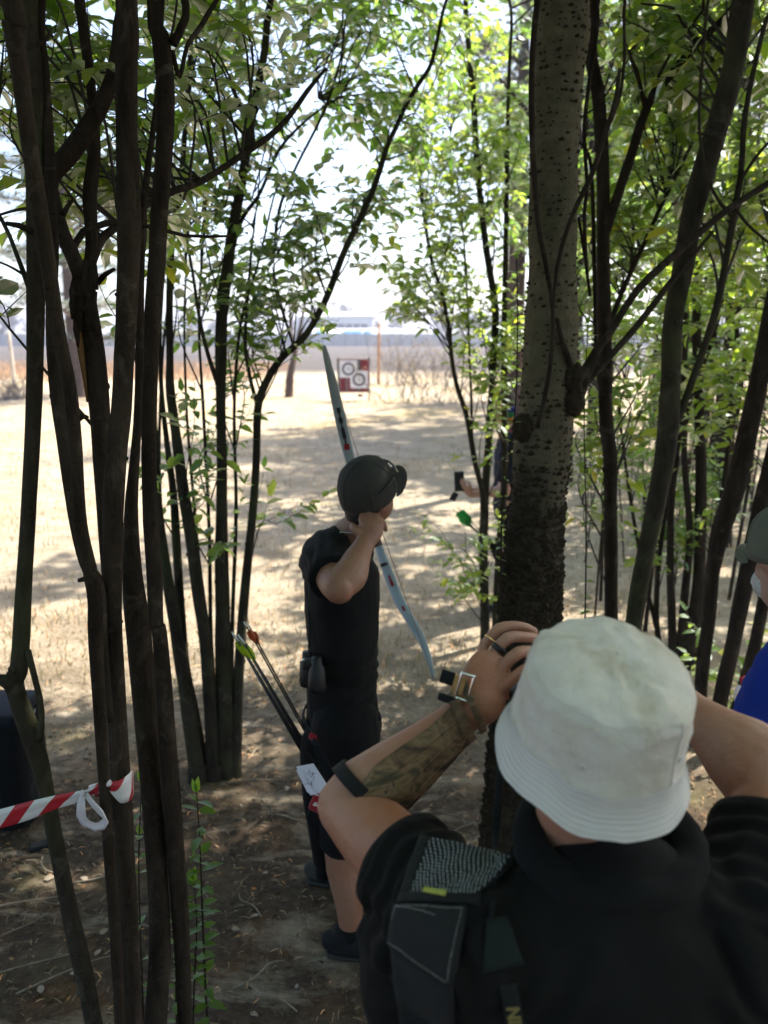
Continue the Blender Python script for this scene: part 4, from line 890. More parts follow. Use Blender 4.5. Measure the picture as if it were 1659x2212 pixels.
sapling('thin leafy shoot on the right side of the thick pale trunk', (a.x, 2.95, 0), [(a.x, 2.95, 0), tuple(W(1262, 1400, 2.95)), tuple(W(1266, 1150, 2.95)), tuple(W(1262, 900, 2.95)), tuple(W(1270, 700, 2.95))], .004, .04, .045, 37, k0=.4)
# thicket of thin stems in the right background
rr = random.Random(71)
for i in range(46):
    px = rr.uniform(1255, 1700); Yd = rr.uniform(5.5, 11); x = (px - 829.5) / FPX * Yd * 1.03; h = rr.uniform(2.2, 5.5); dx, dy = rr.uniform(-.35, .35), rr.uniform(-.2, .2)
    t = sapling('thin leafy stem in the dense thicket on the right', (x, Yd, 0), [(x, Yd, -.03), (x + dx * .3 + rr.uniform(-.1, .1), Yd + dy * .3, h * .35), (x + dx * .7 + rr.uniform(-.1, .1), Yd + dy * .7, h * .7), (x + dx, Yd + dy, h)], rr.uniform(.006, .018), .085, .085, 100 + i, False, rr.choice(('leaf', 'leaf_cool', 'leaf_young')), 'thin stems in the thicket on the right', .15)
# leafy trees standing further back on the right, plus unseen ones added round the camera to block skylight
def grove_tree(x, y, H, R, n, label, seed, leaf='leaf', k=1.5, group='grove trees', zlow=.3, dn=8):
    t = Tree('grove_tree', label, (x, y, 0), 'bark', leaf, group, seed, .085); r = t.r; br = []
    t.worldstem([(x, y, -.1, H * .016), (x + r.uniform(-.1, .1), y, H * .25, H * .013), (x + r.uniform(-.25, .25), y + r.uniform(-.2, .2), H * .6, H * .008), (x + r.uniform(-.4, .4), y, H * .95, .01)], 'trunk', 10)
    for i in range(5):
        a = r.uniform(0, 6.28); z0 = H * r.uniform(.2, .6); L = R * r.uniform(.6, .95)
        t.worldstem([(x, y, z0, H * .006), (x + math.cos(a) * L * .4, y + math.sin(a) * L * .4, z0 + H * .12, H * .004), (x + math.cos(a) * L, y + math.sin(a) * L, z0 + H * r.uniform(.15, .35), .006)], 'branch', 6, 12)
    for j in range(6):
        a = r.uniform(0, 6.28); q = R * .5; zc = H * (zlow + (1 - zlow) * (j + .5) / 6)
        t.spray((x + math.cos(a) * q, y + math.sin(a) * q, zc), (R * .7, R * .7, H * .16), n // dn, 6, (.35, .75), k * 1.15, low=True)
    t.finish(0, False); return t
for i, (x, y, H, R, n, lab) in enumerate((
    (3.6, 8.2, 6.0, 1.6, 54, 'leafy tree nearest behind the thicket on the right'), (5.6, 7.4, 6.5, 1.8, 54, 'leafy tree far right behind the man in blue'), (4.6, 11.0, 7.0, 2.0, 54, 'leafy tree in the second row behind the thicket'),
    (7.2, 11.5, 7.5, 2.2, 60, 'leafy tree at the right edge of the second row'), (6.0, 15.0, 8.0, 2.4, 84, 'broad leafy tree in the third row on the right'), (9.6, 16.0, 8.5, 2.6, 84, 'broad leafy tree at the far right of the third row'), (8.0, 21.0, 9.0, 2.8, 84, 'tall leafy tree far back on the right'), (12.5, 22.0, 9.5, 3.0, 78, 'tall leafy tree furthest right at the back'))):
    grove_tree(x, y, H, R, n, lab, 200 + i, ('leaf', 'leaf_cool')[i % 2], 1.7, 'leafy trees behind the thicket')
for i, (x, y, H, R, n, lab) in enumerate(((2.75, 12.0, 9.0, 2.1, 36, 'leafy tree hidden directly behind the thick pale trunk'), (4.0, 19.5, 10.0, 2.3, 36, 'high-crowned leafy tree further behind the thick pale trunk'), (4.6, 17.6, 8.5, 2.2, 60, 'leafy tree hidden behind the straight dark trunk on the right'), (5.4, 23.0, 10.5, 2.6, 60, 'tall leafy tree behind the thick pale trunk'), (7.4, 28.0, 11.5, 3.0, 88, 'tallest leafy tree at the back beyond the thick pale trunk'))):
    grove_tree(x, y, H, R, n, lab, 260 + i, 'leaf_cool', 2.2, 'leafy trees behind the thicket', .42)  # hidden trees placed for the dappled shade they cast on the field
for i, (x, y, H, R, n, lab) in enumerate(((-3.2, -1.2, 6.5, 2.0, 60, 'just behind the viewer on the left'), (3.3, -.8, 6.5, 2.0, 60, 'just behind the viewer on the right'), (.2, -2.6, 7, 2.2, 66, 'straight behind the viewer'), (-3.6, 2.6, 6.5, 1.8, 54, 'left of the foreground trunks'), (4.2, 2.2, 6.8, 2.0, 60, 'right of the man in blue'), (2.2, -4.2, 7, 2.2, 54, 'furthest behind the viewer on the right'), (-2.4, -4.4, 7, 2.2, 54, 'furthest behind the viewer on the left'))):
    grove_tree(x, y, H, R, n, 'unseen leafy tree added for shade, ' + lab, 230 + i, 'leaf_cool', 2.2, 'unseen trees added for shade', .40, 7)  # crowns added out of view to cut skylight on the foreground

def conifer(label, x, y, H, r0, nb, R, seed, zlow=.16, crooked=0.0):
    t = Tree('conifer_tree', label, (x, y, 0), 'bark_far', 'needle', 'conifers at the edge of the field', seed); r = t.r
    t.worldstem([(x + .02, y, -.2, r0 * 1.35), (x, y, .5, r0 * 1.02), (x + crooked * .3, y, H * .3, r0 * .85), (x + crooked, y, H * .65, r0 * .55), (x + crooked, y, H, .03)], 'trunk', 14, 40)
    P_, D_, N_, L_, W_ = [], [], [], [], []
    for i in range(nb):
        z = H * (zlow + (1 - zlow) * (i / nb) ** .9); a = i * 2.4 + r.uniform(-.5, .5); L = R * (1 - .65 * i / nb) * r.uniform(.6, 1.1); dr = r.uniform(-.10, .22)
        pts = [(x, y, z, r0 * .22), (x + math.cos(a) * L * .4, y + math.sin(a) * L * .4, z + L * dr * .6, r0 * .14), (x + math.cos(a) * L, y + math.sin(a) * L, z + L * dr * .8, .012)]
        C = t.worldstem(pts, 'branch', 6, 10); Cc = t.st[-1][0]
        for j in range(int(58 * L / R) + 10):
            u = r.random() ** .7; c = V(Cc[min(9, 2 + int(u * 8))]); q = c + V((r.gauss(0, .45), r.gauss(0, .45), r.gauss(.02, .13))) * (.5 + .5 * L / R)
            for m_ in range(9):
                d = V((r.uniform(-1, 1), r.uniform(-1, 1), r.uniform(-.15, .55)))
                P_.append(tuple(q + V((r.gauss(0, .10), r.gauss(0, .10), r.gauss(0, .04))))); D_.append(tuple(d)); N_.append((r.uniform(-1, 1), r.uniform(-1, 1), 1)); L_.append(r.uniform(.16, .36)); W_.append(r.uniform(.035, .075))
    vs, fs = leaf_mesh(P_, D_, N_, L_, W_, False); me = bpy.data.meshes.new('crown'); me.from_pydata((vs - np.array([x, y, 0])).tolist(), [], fs); me.materials.append(M['needle'])
    o = link('crown', me, t.o); o['kind'] = 'stuff'
g0 = G(172, 858); conifer('cedar-like conifer with a stout trunk far left beyond the foreground trunks', g0.x, g0.y, 11.5, .30, 30, 4.6, 301, .17)
x = (1098 - 829.5) / FPX * 21; conifer('conifer trunk half hidden behind the slim forked clump', x, 20.5, 12, .26, 20, 3.0, 302, .5)
x = (1408 - 829.5) / FPX * 18.5; conifer('conifer behind the leafy trees on the right', x, 18, 12, .24, 20, 2.8, 303, .45)
# small bare tree and scrub near the target
g0 = G(624, 858); bt = Tree('bare_tree', 'short bare brown trunk forking left of the target', g0, 'bark_far', 'leaf', None, 310); bt.o['category'] = 'tree'
Yb = g0.y
bt.stem([(624, 858, 20), (626, 820, 17), (630, 795, 15), (640, 750, 9), (652, 690, 7), (668, 610, 5)], Yb, Yb, ground=True, sides=10, rough=.12)
bt.stem([(627, 805, 12), (634, 770, 8), (630, 720, 6), (624, 640, 5)], Yb, Yb, 'branch', 0, False, 8, .1)
bt.stem([(640, 750, 6), (660, 700, 4), (690, 660, 3)], Yb, Yb, 'branch', 0, False, 8, .1)
def scrub(label, px, py, h, w_, seed, nl, leafm='yellow_leaf'):
    g_ = G(px, py); r = random.Random(seed); o = thing('scrub_bush', label, 'bush', g_, 'scrub by the target'); mb = MB(); P_, D_, N_, L_, W_ = [], [], [], [], []
    for i in range(44):
        a = r.uniform(0, 6.28); L = h * r.uniform(.25, 1.0); g2 = g_ + V((r.gauss(0, w_ * .35), r.gauss(0, .3), 0)); e = g2 + V((math.cos(a) * w_ * r.uniform(.1, .6), math.sin(a) * w_ * .4, L)); m_ = g2.lerp(e, .5) + V((r.uniform(-.35, .35), r.uniform(-.2, .2), r.uniform(-.1, .3)))
        C = catmull([g2, m_, e], 7); mb.tube([tuple(c) for c in C], list(np.linspace(.014, .004, 7)), 4, caps=False)
        for j in range(5):
            c = V(C[r.randrange(2, 7)]); q = c + V((r.uniform(-.55, .55), r.uniform(-.3, .3), r.uniform(-.15, .45))); mb.tube([c, c.lerp(q, .5) + V((0, 0, .03)), q], [.006, .004, .003], 3, caps=False)
            for k in range(nl):
                p = c.lerp(q, r.random()); P_.append(tuple(p)); D_.append((r.uniform(-1, 1), r.uniform(-1, 1), r.uniform(-.6, .6))); N_.append((r.uniform(-1, 1), r.uniform(-1, 1), 1)); L_.append(r.uniform(.04, .09)); W_.append(r.uniform(.02, .04))
    mb.build('stem', M['twig_far'], o)
    if nl:
        vs, fs = leaf_mesh(P_, D_, N_, L_, W_, False); me = bpy.data.meshes.new('foliage'); me.from_pydata((vs - np.array(g_)).tolist(), [], fs); me.materials.append(M[leafm]); link('foliage', me, o)['kind'] = 'stuff'
scrub('bare twiggy scrub bush with a few yellow leaves right of the target', 925, 872, 1.9, 2.4, 41, 3)
scrub('sparse yellowish scrub bush behind the twiggy one right of the target', 880, 832, 2.4, 2.6, 42, 4)
scrub('sparse bush right of both, at the edge of the slim clump', 968, 815, 2.6, 2.8, 43, 4)
scrub('low dry thorny bush at the far left by the pale fence post', 30, 862, .7, .9, 44, 0)
# ------------------------------------------------------------------ people
def axes(f, u):
    f = V(f).normalized(); r = f.cross(V(u)).normalized(); u = r.cross(f).normalized(); return Matrix((r, f, u)).transposed(), r, f, u
def Zp(px, Y, z):
    d = Y * CP - (z - CAMH) * SP; return V(((px - 829.5) / FPX * d, Y, z))
def head(mb, c, f, u, s=1.0):
    R, r, f, u = axes(f, u); c = V(c)
    mb.ell(c + u * .022 * s - f * .008 * s, (.077 * s, .098 * s, .100 * s), R)
    mb.ell(c + f * .030 * s - u * .058 * s, (.058 * s, .066 * s, .068 * s), R); mb.ell(c + f * .070 * s - u * .098 * s, (.028 * s, .026 * s, .022 * s), R)
    mb.tube([c + f * .088 * s + u * .012 * s, c + f * .104 * s - u * .018 * s, c + f * .092 * s - u * .034 * s], [.008 * s, .013 * s, .012 * s], 8, round_=True)
    mb.ell(c + f * .086 * s - u * .064 * s, (.024 * s, .010 * s, .008 * s), R)
    mb.ell(c + f * .076 * s + u * .026 * s, (.05 * s, .016 * s, .012 * s), R)
    for k in (-1, 1): mb.ell(c + r * k * .079 * s - f * .012 * s - u * .012 * s, (.009 * s, .019 * s, .031 * s), R)
    return R, r, f, u
def eyes(par, c, f, u, s=1.0):
    R, r, f, u = axes(f, u)
    for k in (-1, 1): MB().ell(V(c) + f * .083 * s + r * k * .031 * s + u * .006 * s, .0115 * s).build('eye', M['eye'], par)
def hand(mb, w_, d, n, side, curl=.9, s=1.0, thumb=True):
    """wrist, pointing direction, palm normal, side vector towards the thumb"""
    w_ = V(w_); d = V(d).normalized(); n = V(n); n = (n - d * n.dot(d)).normalized(); sd = n.cross(d).normalized()
    if sd.dot(V(side)) < 0: sd = -sd
    mb.tube([w_ - d * .01 * s, w_ + d * .03 * s, w_ + d * .07 * s, w_ + d * .092 * s], [(.027 * s, .018 * s), (.036 * s, .017 * s), (.041 * s, .015 * s), (.038 * s, .012 * s)], 14, side=sd, round_=True)
    for i, (o, L) in enumerate(((.029, .92), (.010, 1.0), (-.010, .95), (-.028, .76))):
        p = w_ + (d * .088 + sd * o) * s; q = d.copy(); pts = [p]; a = 0
        for k, (l_, c_) in enumerate(((.042, .55), (.027, 1.0), (.021, .7))):
            a += curl * c_; q = d * math.cos(a) + n * math.sin(a); pts.append(pts[-1] + q * l_ * L * s)
        mb.tube(pts, [.0098 * s, .0090 * s, .0082 * s, .0070 * s], 10, round_=True)
    if thumb:
        p = w_ + (d * .028 + sd * .026) * s
        mb.tube([p, p + (d * .026 + sd * .028 + n * .012) * s, p + (d * .052 + sd * .030 + n * .030) * s, p + (d * .072 + sd * .018 + n * .042) * s], [.015 * s, .013 * s, .011 * s, .0085 * s], 10, round_=True)
def shoe(par, c, d, m, L=.29, sole='rubber'):
    c = V(c); d = V(d); d.z = 0; d.normalize(); sd = V((-d.y, d.x, 0)); mb = MB()
    P = [c - d * L * .46, c - d * L * .3, c, c + d * L * .25, c + d * L * .48]
    mb.tube([p + V((0, 0, z)) for p, z in zip(P, (.05, .055, .05, .042, .034))], [(.030, .040), (.040, .048), (.042, .042), (.046, .034), (.030, .022)], 14, side=sd, round_=True)
    mb.tube([c - d * L * .26 + V((0, 0, .06)), c - d * L * .25 + V((0, 0, .115))], [(.04, .045), (.036, .042)], 12, side=sd)
    o = remesh(mb, 'shoe', M[m], par, .006, 4)
    k = MB(); k.tube([p + V((0, 0, .010)) for p in P], [(.036, .011), (.044, .012), (.042, .012), (.050, .012), (.036, .012)], 14, side=sd, round_=True); k.build('sole', M[sole], o)
    return o
def fold(amp, fr, seed, stretch=(1, 1, 1)):
    def f(p, n):
        q = V((p.x * fr * stretch[0] + seed, p.y * fr * stretch[1], p.z * fr * stretch[2])); a = noise.noise(q) + .5 * noise.noise(q * 2.1)
        return amp * (1 - abs(a) * 2.2)
    return f
def surf(o):
    me = o.data; off = WL[o.name]; return BVHTree.FromPolygons([v.co + off for v in me.vertices], [p.vertices[:] for p in me.polygons])
CAM = V((0, 0, CAMH))
def onto(bvh, px, py, off=0.0, guess=1.0):
    d = (W(px, py, 1.0) - CAM).normalized(); h = bvh.ray_cast(CAM, d)
    if h[0] is None:
        h = bvh.find_nearest(W(px, py, guess))
    n = h[1]
    if n.dot(d) > 0: n = -n
    return h[0] + n * off, n
def patch(bvh, quad, nu, nv, off, thick, guess=1.0):
    """a sheet lying on a surface: bilinear in the four corners, with thickness; returns MB and its sampler"""
    tl, tr, br, bl = quad
    def S_(u, v, o=off):
        x = (tl[0] * (1 - u) + tr[0] * u) * (1 - v) + (bl[0] * (1 - u) + br[0] * u) * v; y = (tl[1] * (1 - u) + tr[1] * u) * (1 - v) + (bl[1] * (1 - u) + br[1] * u) * v
        return onto(bvh, x, y, o, guess)[0]
    mb = MB(); vs = []; fs = []
    for lay in (off, off - thick):
        for j in range(nv + 1):
            for i in range(nu + 1): vs.append(S_(i / nu, j / nv, lay))
    k = (nu + 1) * (nv + 1); id_ = lambda i, j, l: l * k + j * (nu + 1) + i
    for j in range(nv):
        for i in range(nu):
            fs.append((id_(i, j, 0), id_(i, j + 1, 0), id_(i + 1, j + 1, 0), id_(i + 1, j, 0))); fs.append((id_(i, j, 1), id_(i + 1, j, 1), id_(i + 1, j + 1, 1), id_(i, j + 1, 1)))
    for i in range(nu):
        fs.append((id_(i, 0, 0), id_(i + 1, 0, 0), id_(i + 1, 0, 1), id_(i, 0, 1))); fs.append((id_(i, nv, 0), id_(i, nv, 1), id_(i + 1, nv, 1), id_(i + 1, nv, 0)))
    for j in range(nv):
        fs.append((id_(0, j, 0), id_(0, j, 1), id_(0, j + 1, 1), id_(0, j + 1, 0))); fs.append((id_(nu, j, 0), id_(nu, j + 1, 0), id_(nu, j + 1, 1), id_(nu, j, 1)))
    mb.add(vs, fs); return mb, S_
def text_on(name, txt, size, p, right, up, m, par, ext=.0006, bold=.0, shear=0.0):
    cu = bpy.data.curves.new('t', 'FONT'); cu.body = txt; cu.size = size; cu.extrude = ext; cu.offset = bold; cu.shear = shear; cu.align_x = 'CENTER'; cu.align_y = 'CENTER'
    t = bpy.data.objects.new('t', cu); COL.objects.link(t); dg = bpy.context.evaluated_depsgraph_get(); me = bpy.data.meshes.new_from_object(t.evaluated_get(dg)); bpy.data.objects.remove(t)
    r = V(right).normalized(); u = V(up); u = (u - r * u.dot(r)).normalized(); n = r.cross(u); Mx = Matrix((r, u, n)).transposed().to_4x4(); Mx.translation = V(p) - WL[par.name]
    me.transform(Mx); me.materials.clear(); me.materials.append(m); return link(name, me, par)

# ================= man in the white bucket hat (nearest)
fm = thing('person', 'person in a stained white bucket hat and black shirt, arms raised to the face', 'person', (.29, .88, 0))
SK = M['skin_front']
uh = V((.075, -.27, .96)).normalized(); fh = (V((.0, 1, .26)) - uh * V((.0, 1, .26)).dot(uh)).normalized()
Tc = W(1328, 1432, .90); Hc = Tc - uh * .098
hc = Hc - uh * .055 + fh * .012
shL, shR = V((.115, .885, 1.425)), V((.475, .885, 1.43))
elL = W(752, 1742, 1.12); wrL = W(1022, 1528, 1.175)
elR = W(1676, 1692, 1.06); wrR = W(1455, 1505, 1.20)
def arm(mb, sh, el, wr, up_=1.0):
    mb.tube(catmull([sh, sh.lerp(el, .35), sh.lerp(el, .7), el], 12), list(np.interp(np.linspace(0, 1, 12), [0, .4, .75, 1], [.062, .061, .056, .048])), 18, round_=True)
    d = (wr - el); sd = d.cross(V((0, -1, .4))).normalized()
    C = catmull([el, el.lerp(wr, .25), el.lerp(wr, .55), wr], 16); mb.tube([tuple(c) for c in C], [(a, b) for a, b in zip(np.interp(np.linspace(0, 1, 16), [0, .2, .5, .85, 1], [.050 * up_, .056 * up_, .048 * up_, .033, .030]), np.interp(np.linspace(0, 1, 16), [0, .2, .5, .85, 1], [.048 * up_, .052 * up_, .043 * up_, .027, .024]))], 18, side=sd, round_=True)
    mb.ell(el, .047)
bm_ = MB(); head(bm_, hc, fh, uh)
nb_ = V((.29, .93, 1.50))
bm_.tube(catmull([hc - uh * .05 - fh * .03, hc - uh * .11 - fh * .03, nb_, nb_ - V((0, 0, .12))], 8), [.056, .057, .06, .062, .066, .07, .075, .08], 16, round_=True)
bm_.tube([(.29, .88, .95), (.29, .88, 1.2), (.29, .88, 1.4), (.29, .9, 1.46)], [(.16, .11), (.17, .11), (.16, .09), (.10, .07)], 18, side=(1, 0, 0), round_=True)
arm(bm_, shL, elL, wrL, 1); arm(bm_, shR, elR, wrR, 1.22)
# left hand, finger by finger
bm_.tube(catmull([wrL + (wrL - elL).normalized() * -.01, W(1036, 1515, 1.185), W(1052, 1465, 1.205), W(1064, 1425, 1.225)], 9), [(.031, .026), (.034, .027), (.038, .028), (.041, .028), (.042, .024), (.042, .021), (.040, .018), (.037, .015), (.032, .012)], 16, side=(W(1090, 1500, 1.2) - W(1020, 1480, 1.2)), round_=True)
FING = [[(1044, 1424, 1.245), (1044, 1400, 1.262), (1078, 1358, 1.275), (1125, 1353, 1.29), (1154, 1364, 1.305)],
        [(1058, 1442, 1.222), (1063, 1420, 1.234), (1095, 1379, 1.243), (1140, 1377, 1.262), (1168, 1381, 1.285)],
        [(1070, 1464, 1.20), (1082, 1446, 1.207), (1118, 1411, 1.212), (1152, 1408, 1.24), (1176, 1412, 1.27)],
        [(1084, 1486, 1.185), (1100, 1472, 1.185), (1136, 1446, 1.188), (1164, 1441, 1.225), (1184, 1446, 1.26)]]
for F_, k in zip(FING, (.92, 1, 1, .92)): bm_.tube(catmull([W(*p) for p in F_], 13), list(np.interp(np.linspace(0, 1, 13), [0, .28, .5, .75, 1], [.0105 * k, .0100 * k, .0108 * k, .0095 * k, .0085 * k])), 12, round_=True)
bm_.tube(catmull([W(1066, 1505, 1.215), W(1092, 1492, 1.235), W(1118, 1478, 1.26), W(1140, 1470, 1.28)], 9), [.017, .0165, .016, .015, .0145, .0135, .0125, .0115, .010], 12, round_=True)
hand(bm_, wrR, (wrR - elR).normalized() * .6 + V((-.15, .35, .45)), V((-.8, .2, .1)), V((0, -.6, .6)), .85)
body = remesh(bm_, 'body', SK, fm, .0043, 1)
eyes(fm, hc, fh, uh)
hb_ = MB(); hb_.ell(hc + uh * .0 - fh * .022, (.082, .086, .080), axes(fh, uh)[0]); remesh(hb_, 'hair', M['hair'], fm, .006, 3, disp=lambda p, n: .003 * noise.noise(p * 120))
# shirt
sm = MB()
sm.tube([(.295, .86, .86), (.295, .86, 1.05), (.295, .865, 1.22), (.295, .87, 1.34), (.295, .875, 1.42), (.295, .89, 1.475)], [(.215, .165), (.215, .16), (.222, .15), (.215, .135), (.19, .112), (.115, .085)], 28, side=(1, 0, 0), round_=True)
for s_, sh, el, cu_ in ((-1, shL, elL, .50), (1, shR, elR, .62)):
    sm.tube([V((.295 - .0, .905, 1.475)), V((.295 + s_ * .1, .895, 1.46)), sh], [(.06, .055), (.07, .06), (.075, .07)], 16, round_=True)
    sm.tube(catmull([sh + V((-s_ * .05, -.01, -.02)), sh, sh.lerp(el, cu_ * .5), sh.lerp(el, cu_)], 8), [.092, .092, .090, .087, .084, .081, .079, .078], 22)
    if s_ < 0: sm.tube(catmull([sh + V((.0, .0, -.03)), V((.042, .945, 1.375)), V((.045, .93, 1.30)), V((.06, .90, 1.20))], 8), [.080, .078, .076, .074, .073, .072, .072, .070], 18, round_=True)
    sm.tube([sh + V((-s_ * .02, -.02, -.05)), sh.lerp(el, .28) + V((0, -.02, -.06)), sh.lerp(el, .46) + V((0, -.01, -.035))], [.07, .065, .045], 16, round_=True)
def shirt_fold(p, n):
    # long creases radiating from each armpit to the sleeve, plus soft drape
    a = fold(.0035, 9, 1, (1, 1, .5))(p, n)
    for c in (V((.10, .80, 1.36)), V((.50, .80, 1.36))):
        d = p - c; L = d.length; w_ = max(0, 1 - abs(L - .11) / .13); an = math.atan2(d.z, d.x) + .35 * noise.noise(p * 9)
        a += .0055 * w_ * (math.sin(an * 15 + 2.5 * noise.noise(p * 7)))
    for sh, el in ((shL, elL), (shR, elR)):
        ax = (el - sh).normalized(); t_ = (p - sh).dot(ax)
        if -.04 < t_ < .2 and (p - sh - ax * t_).length < .11: a += .004 * math.sin(t_ * 190 + 3.5 * noise.noise(p * 14))
    return a
shirt = remesh(sm, 'shirt', M['black_tee'], fm, .006, 5, disp=shirt_fold)
for sh, el, cu_ in ((shL, elL, .50), (shR, elR, .62)):
    ax = (el - sh).normalized(); c0_ = sh.lerp(el, cu_); R = axes(ax, V((0, 0, 1)))[0] @ Matrix.Rotation(-math.pi / 2, 3, 'X')
    hm_ = MB(); hm_.lathe([(.072, -.012), (.0795, -.012), (.080, .0), (.079, .007), (.074, .008), (.066, .004)], c0_, R, 40, wob=lambda p, a, j: p * (1 + .025 * noise.noise(V((math.cos(a) * 2, math.sin(a) * 2, 1))))); hm_.build('hem', M['black_tee2'], shirt)
# rolled collar
cm_ = MB()
for k, (dz, r_, w_) in enumerate(((.002, .098, .024), (.030, .101, .026), (-.022, .108, .022))):
    ring_ = [V((.293 + math.cos(a) * r_ * 1.02, .925 + math.sin(a) * r_ * .85, 1.505 + dz + .018 * math.sin(a))) for a in np.linspace(0, 2 * math.pi, 33)[:-1]]
    n_ = len(ring_)
    for i in range(n_): cm_.tube([ring_[i], ring_[(i + 1) % n_]], [w_ * .85, w_ * .85], 10, round_=True)
remesh(cm_, 'collar', M['collar'], fm, .006, 5, disp=fold(.004, 12, 7, (1, 1, 2.2)))
# trousers and shoes (below the frame)
tm = MB(); tm.tube([(.29, .87, .92), (.29, .87, .80)], [(.19, .145), (.19, .15)], 20, side=(1, 0, 0), round_=True)
for s_ in (-1, 1): tm.tube([(.29 + s_ * .09, .88, .84), (.29 + s_ * .11, .90, .48), (.29 + s_ * .12, .87, .08)], [.10, .075, .062], 16, round_=True)
remesh(tm, 'trousers', M['trouser'], fm, .009, 4, disp=fold(.006, 9, 3))
for s_ in (-1, 1): shoe(fm, (.29 + s_ * .12, .92, 0), (.12 * s_, 1, 0), 'rubber')

# bucket hat
def hat_mat(n, b):
    co = pos(n); big = tex_noise(n, co, 11, 5, .62, .4); sp = tex_noise(n, co, 34, 5, .7); wv = tex_noise(n, co, 1200, 2, .5); m2 = tex_noise(n, co, 60, 4, .6)
    c = ramp(n, big, [(.40, (.80, .76, .71)), (.53, (.73, .68, .60)), (.63, (.59, .515, .41)), (.76, (.44, .35, .24))])
    c = mixc(n, math_(n, 'MULTIPLY', ramp_val(n, sp, .62, .78), .35), c, (.42, .35, .25)); c = mixc(n, math_(n, 'MULTIPLY', wv, .25), c, (.5, .49, .47))
    n.links.new(c, b.inputs['Base Color']); b.inputs['Roughness'].default_value = .95; b.inputs['Specular IOR Level'].default_value = .15; b.inputs['Sheen Weight'].default_value = .2
    bump(n, b, math_(n, 'ADD', math_(n, 'MULTIPLY', wv, .5), math_(n, 'MULTIPLY', m2, 2.2)), .8, .004)
M['hat'] = mat('cotton_white_stained', hat_mat)
M['hat_brim'] = cloth('cotton_white_brim', (.70, .675, .665), 1000, .95, .2, .08, .3)
Rh = axes(fh, uh)[0]
def wobh(p, a, j):
    q = V((math.cos(a) * 1.6, math.sin(a) * 1.6, p.z * 14)); k = 1 + .034 * noise.noise(q) + .028 * noise.noise(q * 2.7 + V((5, 0, 0))) + .015 * noise.noise(q * 6.1)
    return V((p.x * k, p.y * k, p.z + .009 * noise.noise(V((p.x * 17, p.y * 17, 3))) + .005 * noise.noise(V((p.x * 45, p.y * 45, 8)))))
prof = [(.002, .1115), (.02, .1112), (.042, .1092), (.060, .1060), (.074, .1015), (.0845, .0955), (.0905, .0900), (.0928, .0868), (.0930, .0852), (.0948, .0828), (.0970, .077), (.0982, .070), (.0995, .06), (.1005, .045), (.101, .03), (.102, .015), (.1035, .004), (.1042, .0)]
ht = MB(); pr2 = []
for i in range(len(prof) - 1):
    a, b_ = prof[i], prof[i + 1]
    for k in range(2): pr2.append((a[0] + (b_[0] - a[0]) * k / 2, a[1] + (b_[1] - a[1]) * k / 2))
pr2.append(prof[-1]); inner = [(r_ - .003, h_ - .002) for r_, h_ in reversed(pr2)]
ht.lathe(pr2 + inner, Hc, Rh, 96, 1.03, 1.14, wobh); hat = ht.build('bucket_hat', M['hat'], fm)
br = MB(); pb = []
for i in range(33):
    u_ = i / 32; st = .00022 * (1 if (i % 4) < 2 else -1)
    pb.append((.1046 + .0145 * u_ + st * .5 - .003 * math.sin(u_ * 3.1), -.0005 - .052 * u_ + st))
pb += [(.1198, -.0532), (.1185, -.0545)] + [(r_ - .0025, h_ - .0005) for r_, h_ in reversed(pb)]
def wobb(p, a, j):
    t_ = min(1, max(0, -p.z / .05)); p0 = wobh(V((p.x, p.y, 0)), a, 0); k1 = 1 + .03 * noise.noise(V((math.cos(a) * 1.7, math.sin(a) * 1.7, 4))); dz = .012 * noise.noise(V((math.cos(a) * 2.2, math.sin(a) * 2.2, 9)))
    return V((p0.x * (1 - t_) + p.x * k1 * t_, p0.y * (1 - t_) + p.y * k1 * t_, p.z + p0.z * (1 - t_) + dz * t_ + .0016 * noise.noise(V((p.x * 60, p.y * 60, p.z * 60)))))
br.lathe(pb, Hc, Rh, 96, 1.03, 1.14, wobb, close=True); br.build('brim', M['hat_brim'], hat)
seam = MB()
for r_, h_ in ((.0935, .0860), (.1046, .0012)):
    pts = [Hc + Rh @ wobh(V((r_ * 1.03 * math.cos(a), r_ * 1.14 * math.sin(a), h_)), a, 0) for a in np.linspace(0, 2 * math.pi, 73)]
    seam.tube(pts, .0007, 6, caps=False)
seam.build('seam', M['hat'], hat)
M['hat_stitch'] = plain('stitch_hat', (.50, .48, .46), .9, .1, 80); hs = MB()
for u_ in (.10, .24, .38, .52, .66, .80, .93):
    hs.tube([Hc + Rh @ wobb(V(((.1050 + .0145 * u_ - .003 * math.sin(u_ * 3.1)) * 1.03 * math.cos(a), (.1050 + .0145 * u_ - .003 * math.sin(u_ * 3.1)) * 1.14 * math.sin(a), -.052 * u_)), a, 0) for a in np.linspace(0, 2 * math.pi, 97)], .00045, 5, caps=False)
hs.build('stitching', M['hat_stitch'], hat)
hs = MB()
for a in (-1.0, 2.2):
    hs.tube([Hc + Rh @ wobh(V((r_ * 1.035 * math.cos(a), r_ * 1.145 * math.sin(a), h_)), a, 0) for r_, h_ in prof[8:]], .0008, 5, caps=False)
hs.build('side_seam', M['hat'], hat)
hb = surf(hat)
for px, py in ((1258, 1658), (1468, 1640)):
    p, n_ = onto(hb, px, py, .0008); R = axes(n_, V((0, 0, 1)))[0] @ Matrix.Rotation(-math.pi / 2, 3, 'X'); e = MB(); e.lathe([(.0016, .0), (.0022, .0012), (.0034, .0012), (.0042, -.0002)], p, R, 16); e.build('eyelet', M['hat_brim'], hat); h = MB(); h.ell(p - n_ * .0006, (.0017, .0017, .0009), R); h.build('eyelet_hole', M['plastic'], hat)
